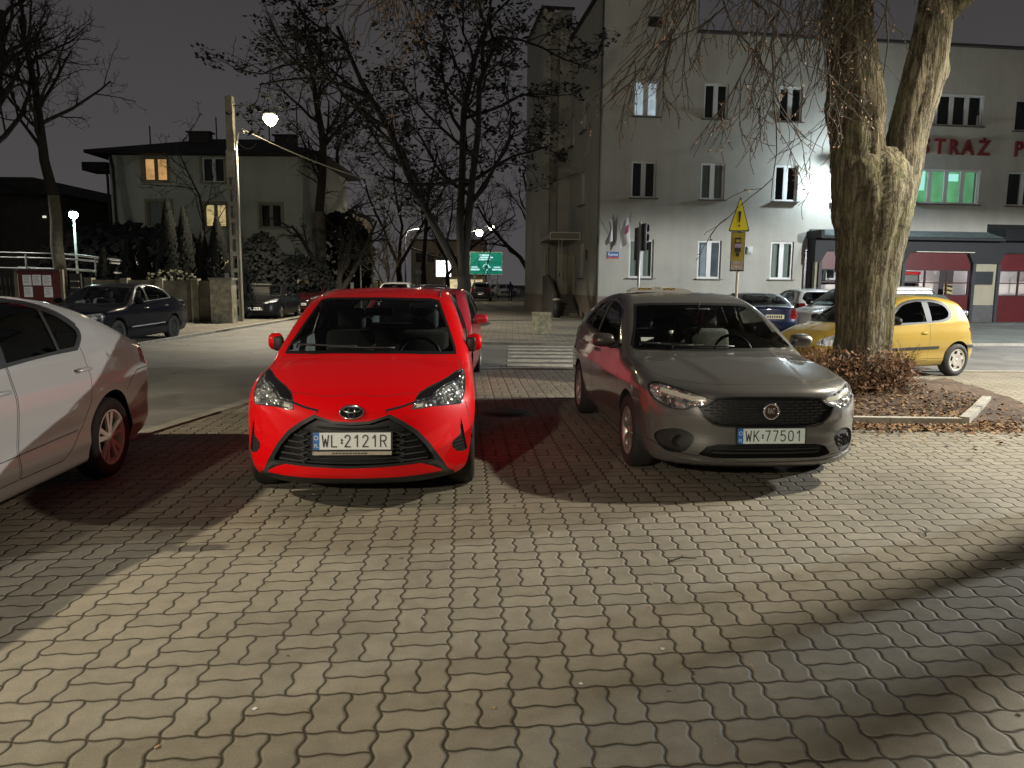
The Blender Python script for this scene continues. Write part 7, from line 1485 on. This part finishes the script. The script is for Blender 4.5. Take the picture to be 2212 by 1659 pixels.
def behind():  # unseen block added to give the cars something dark to reflect
    """a block of flats added behind the camera to be mirrored in paint and glass"""
    t = thing('apartment_block', 'dark long block of flats added behind the camera for the car reflections', 'building', (4, -26, 0)); m = MB(); m.box((0, -5, 6), (60, 10, 12)); m.build('wall', mat('flats wall', (.12, .11, .10), .9, var=.2, vscale=.4), t); m = MB(); m.box((0, -5, 12.1), (61, 10.8, .3)); m.build('roof', MATS['roof edge'], t); rg = random.Random(3)
    for i in range(14):
        for j in range(4):
            k = rg.random(); m = MB(); m.box((-26+4*i, .02, 1.9+2.9*j), (1.5, .06, 1.4)); m.build('window', roomglow('flat glow', (1, .7, .38), 1.4, .5, 1.) if k < .22 else mat('far glass', (.04, .04, .045), .2), t)
# ------------------------------------------------------------------ sky, lamps, build
def world():
    w = bpy.data.worlds.new('World'); SC.world = w; w.use_nodes = True; nt = w.node_tree; bg = nt.nodes['Background']
    tc = N(nt, 'ShaderNodeTexCoord'); sx = N(nt, 'ShaderNodeSeparateXYZ'); ln(nt, tc.outputs['Generated'], sx.inputs[0])
    n = noise(nt, 1.6, 5, .55, tc.outputs['Generated']); z = math_(nt, 'ADD', sx.outputs[2], math_(nt, 'MULTIPLY_ADD', n, .16, -.08))
    c = ramp(nt, z, [(0, (.076, .071, .074)), (.15, (.066, .062, .064)), (.40, (.046, .0435, .045)), (.75, (.024, .023, .024))])
    mp = N(nt, 'ShaderNodeSeparateXYZ'); 
    ln(nt, c, bg.inputs[0]); bg.inputs[1].default_value = 1.0
def lights():
    g = 'lamps lighting the car park'
    street_lamp('tall street lamp right of the big linden beyond the photo edge', (11.4, 8.5, 0), 7.2, 1.6, 6200, (1.0, .91, .73), rz=math.pi, group=g, soft=.16, spot=142, blend=.5)
    street_lamp('tall street lamp on the far side of the road left of the car park', (-12.0, 1.9, 0), 8.0, 1.6, 5200, (1.0, .87, .64), rz=0, group=g, soft=.12, spot=118, blend=.35)
    street_lamp('tall street lamp behind the camera on the left', (-6, -13.6, 0), 6.4, 1.6, 4800, (1.0, .90, .72), rz=math.pi/2, group=g, soft=.2)
    street_lamp('street lamp added unseen beyond the left edge to brighten the pale house', (-27, 31, 0), 6.5, 1.6, 1500, (1.0, .95, .85), group=g, soft=.15, spot=160, blend=.3)  # unseen lamp added to light the front of the pale house
    street_lamp('street lamp in the side road beyond the right edge', (24, 15, 0), 6.2, 1.6, 19000, (.95, .98, .96), rz=math.pi, group=g, soft=.18, spot=176, blend=.10)
    bare_tree('bare_tree', 'slim street tree beyond the right edge whose trunk shades the paving', (6.0, 6.05, 0), 8, .21, 91, levels=3, kids=(5, 4, 3), fork=.75, spread=.4, trunks=3, bm=MATS['bark dark'])
    fl = [o for o in bpy.data.objects if o.name == 'wall_floodlight'][0]; add_light(fl, (0, -.22, -.12), 800, (.78, .93, 1.0), .12)
camera(); world(); ground(); fire_station(); street_things(); person(); left_side(); distance(); vegetation(); big_tree(); behind(); lights()
if 'NOCARS' not in globals():
    make_yaris(); make_fiat(); make_octavia(); make_206(); other_cars(); make_van()
SC.view_settings.view_transform = 'Standard'; SC.view_settings.look = 'None'; SC.view_settings.exposure = 0; SC.view_settings.gamma = 1
SC.cycles.use_denoising = True; SC.cycles.max_bounces = 6; SC.cycles.transparent_max_bounces = 24; SC.cycles.sample_clamp_indirect = 4; SC.cycles.use_light_tree = True; SC.cycles.caustics_reflective = False; SC.cycles.caustics_refractive = False
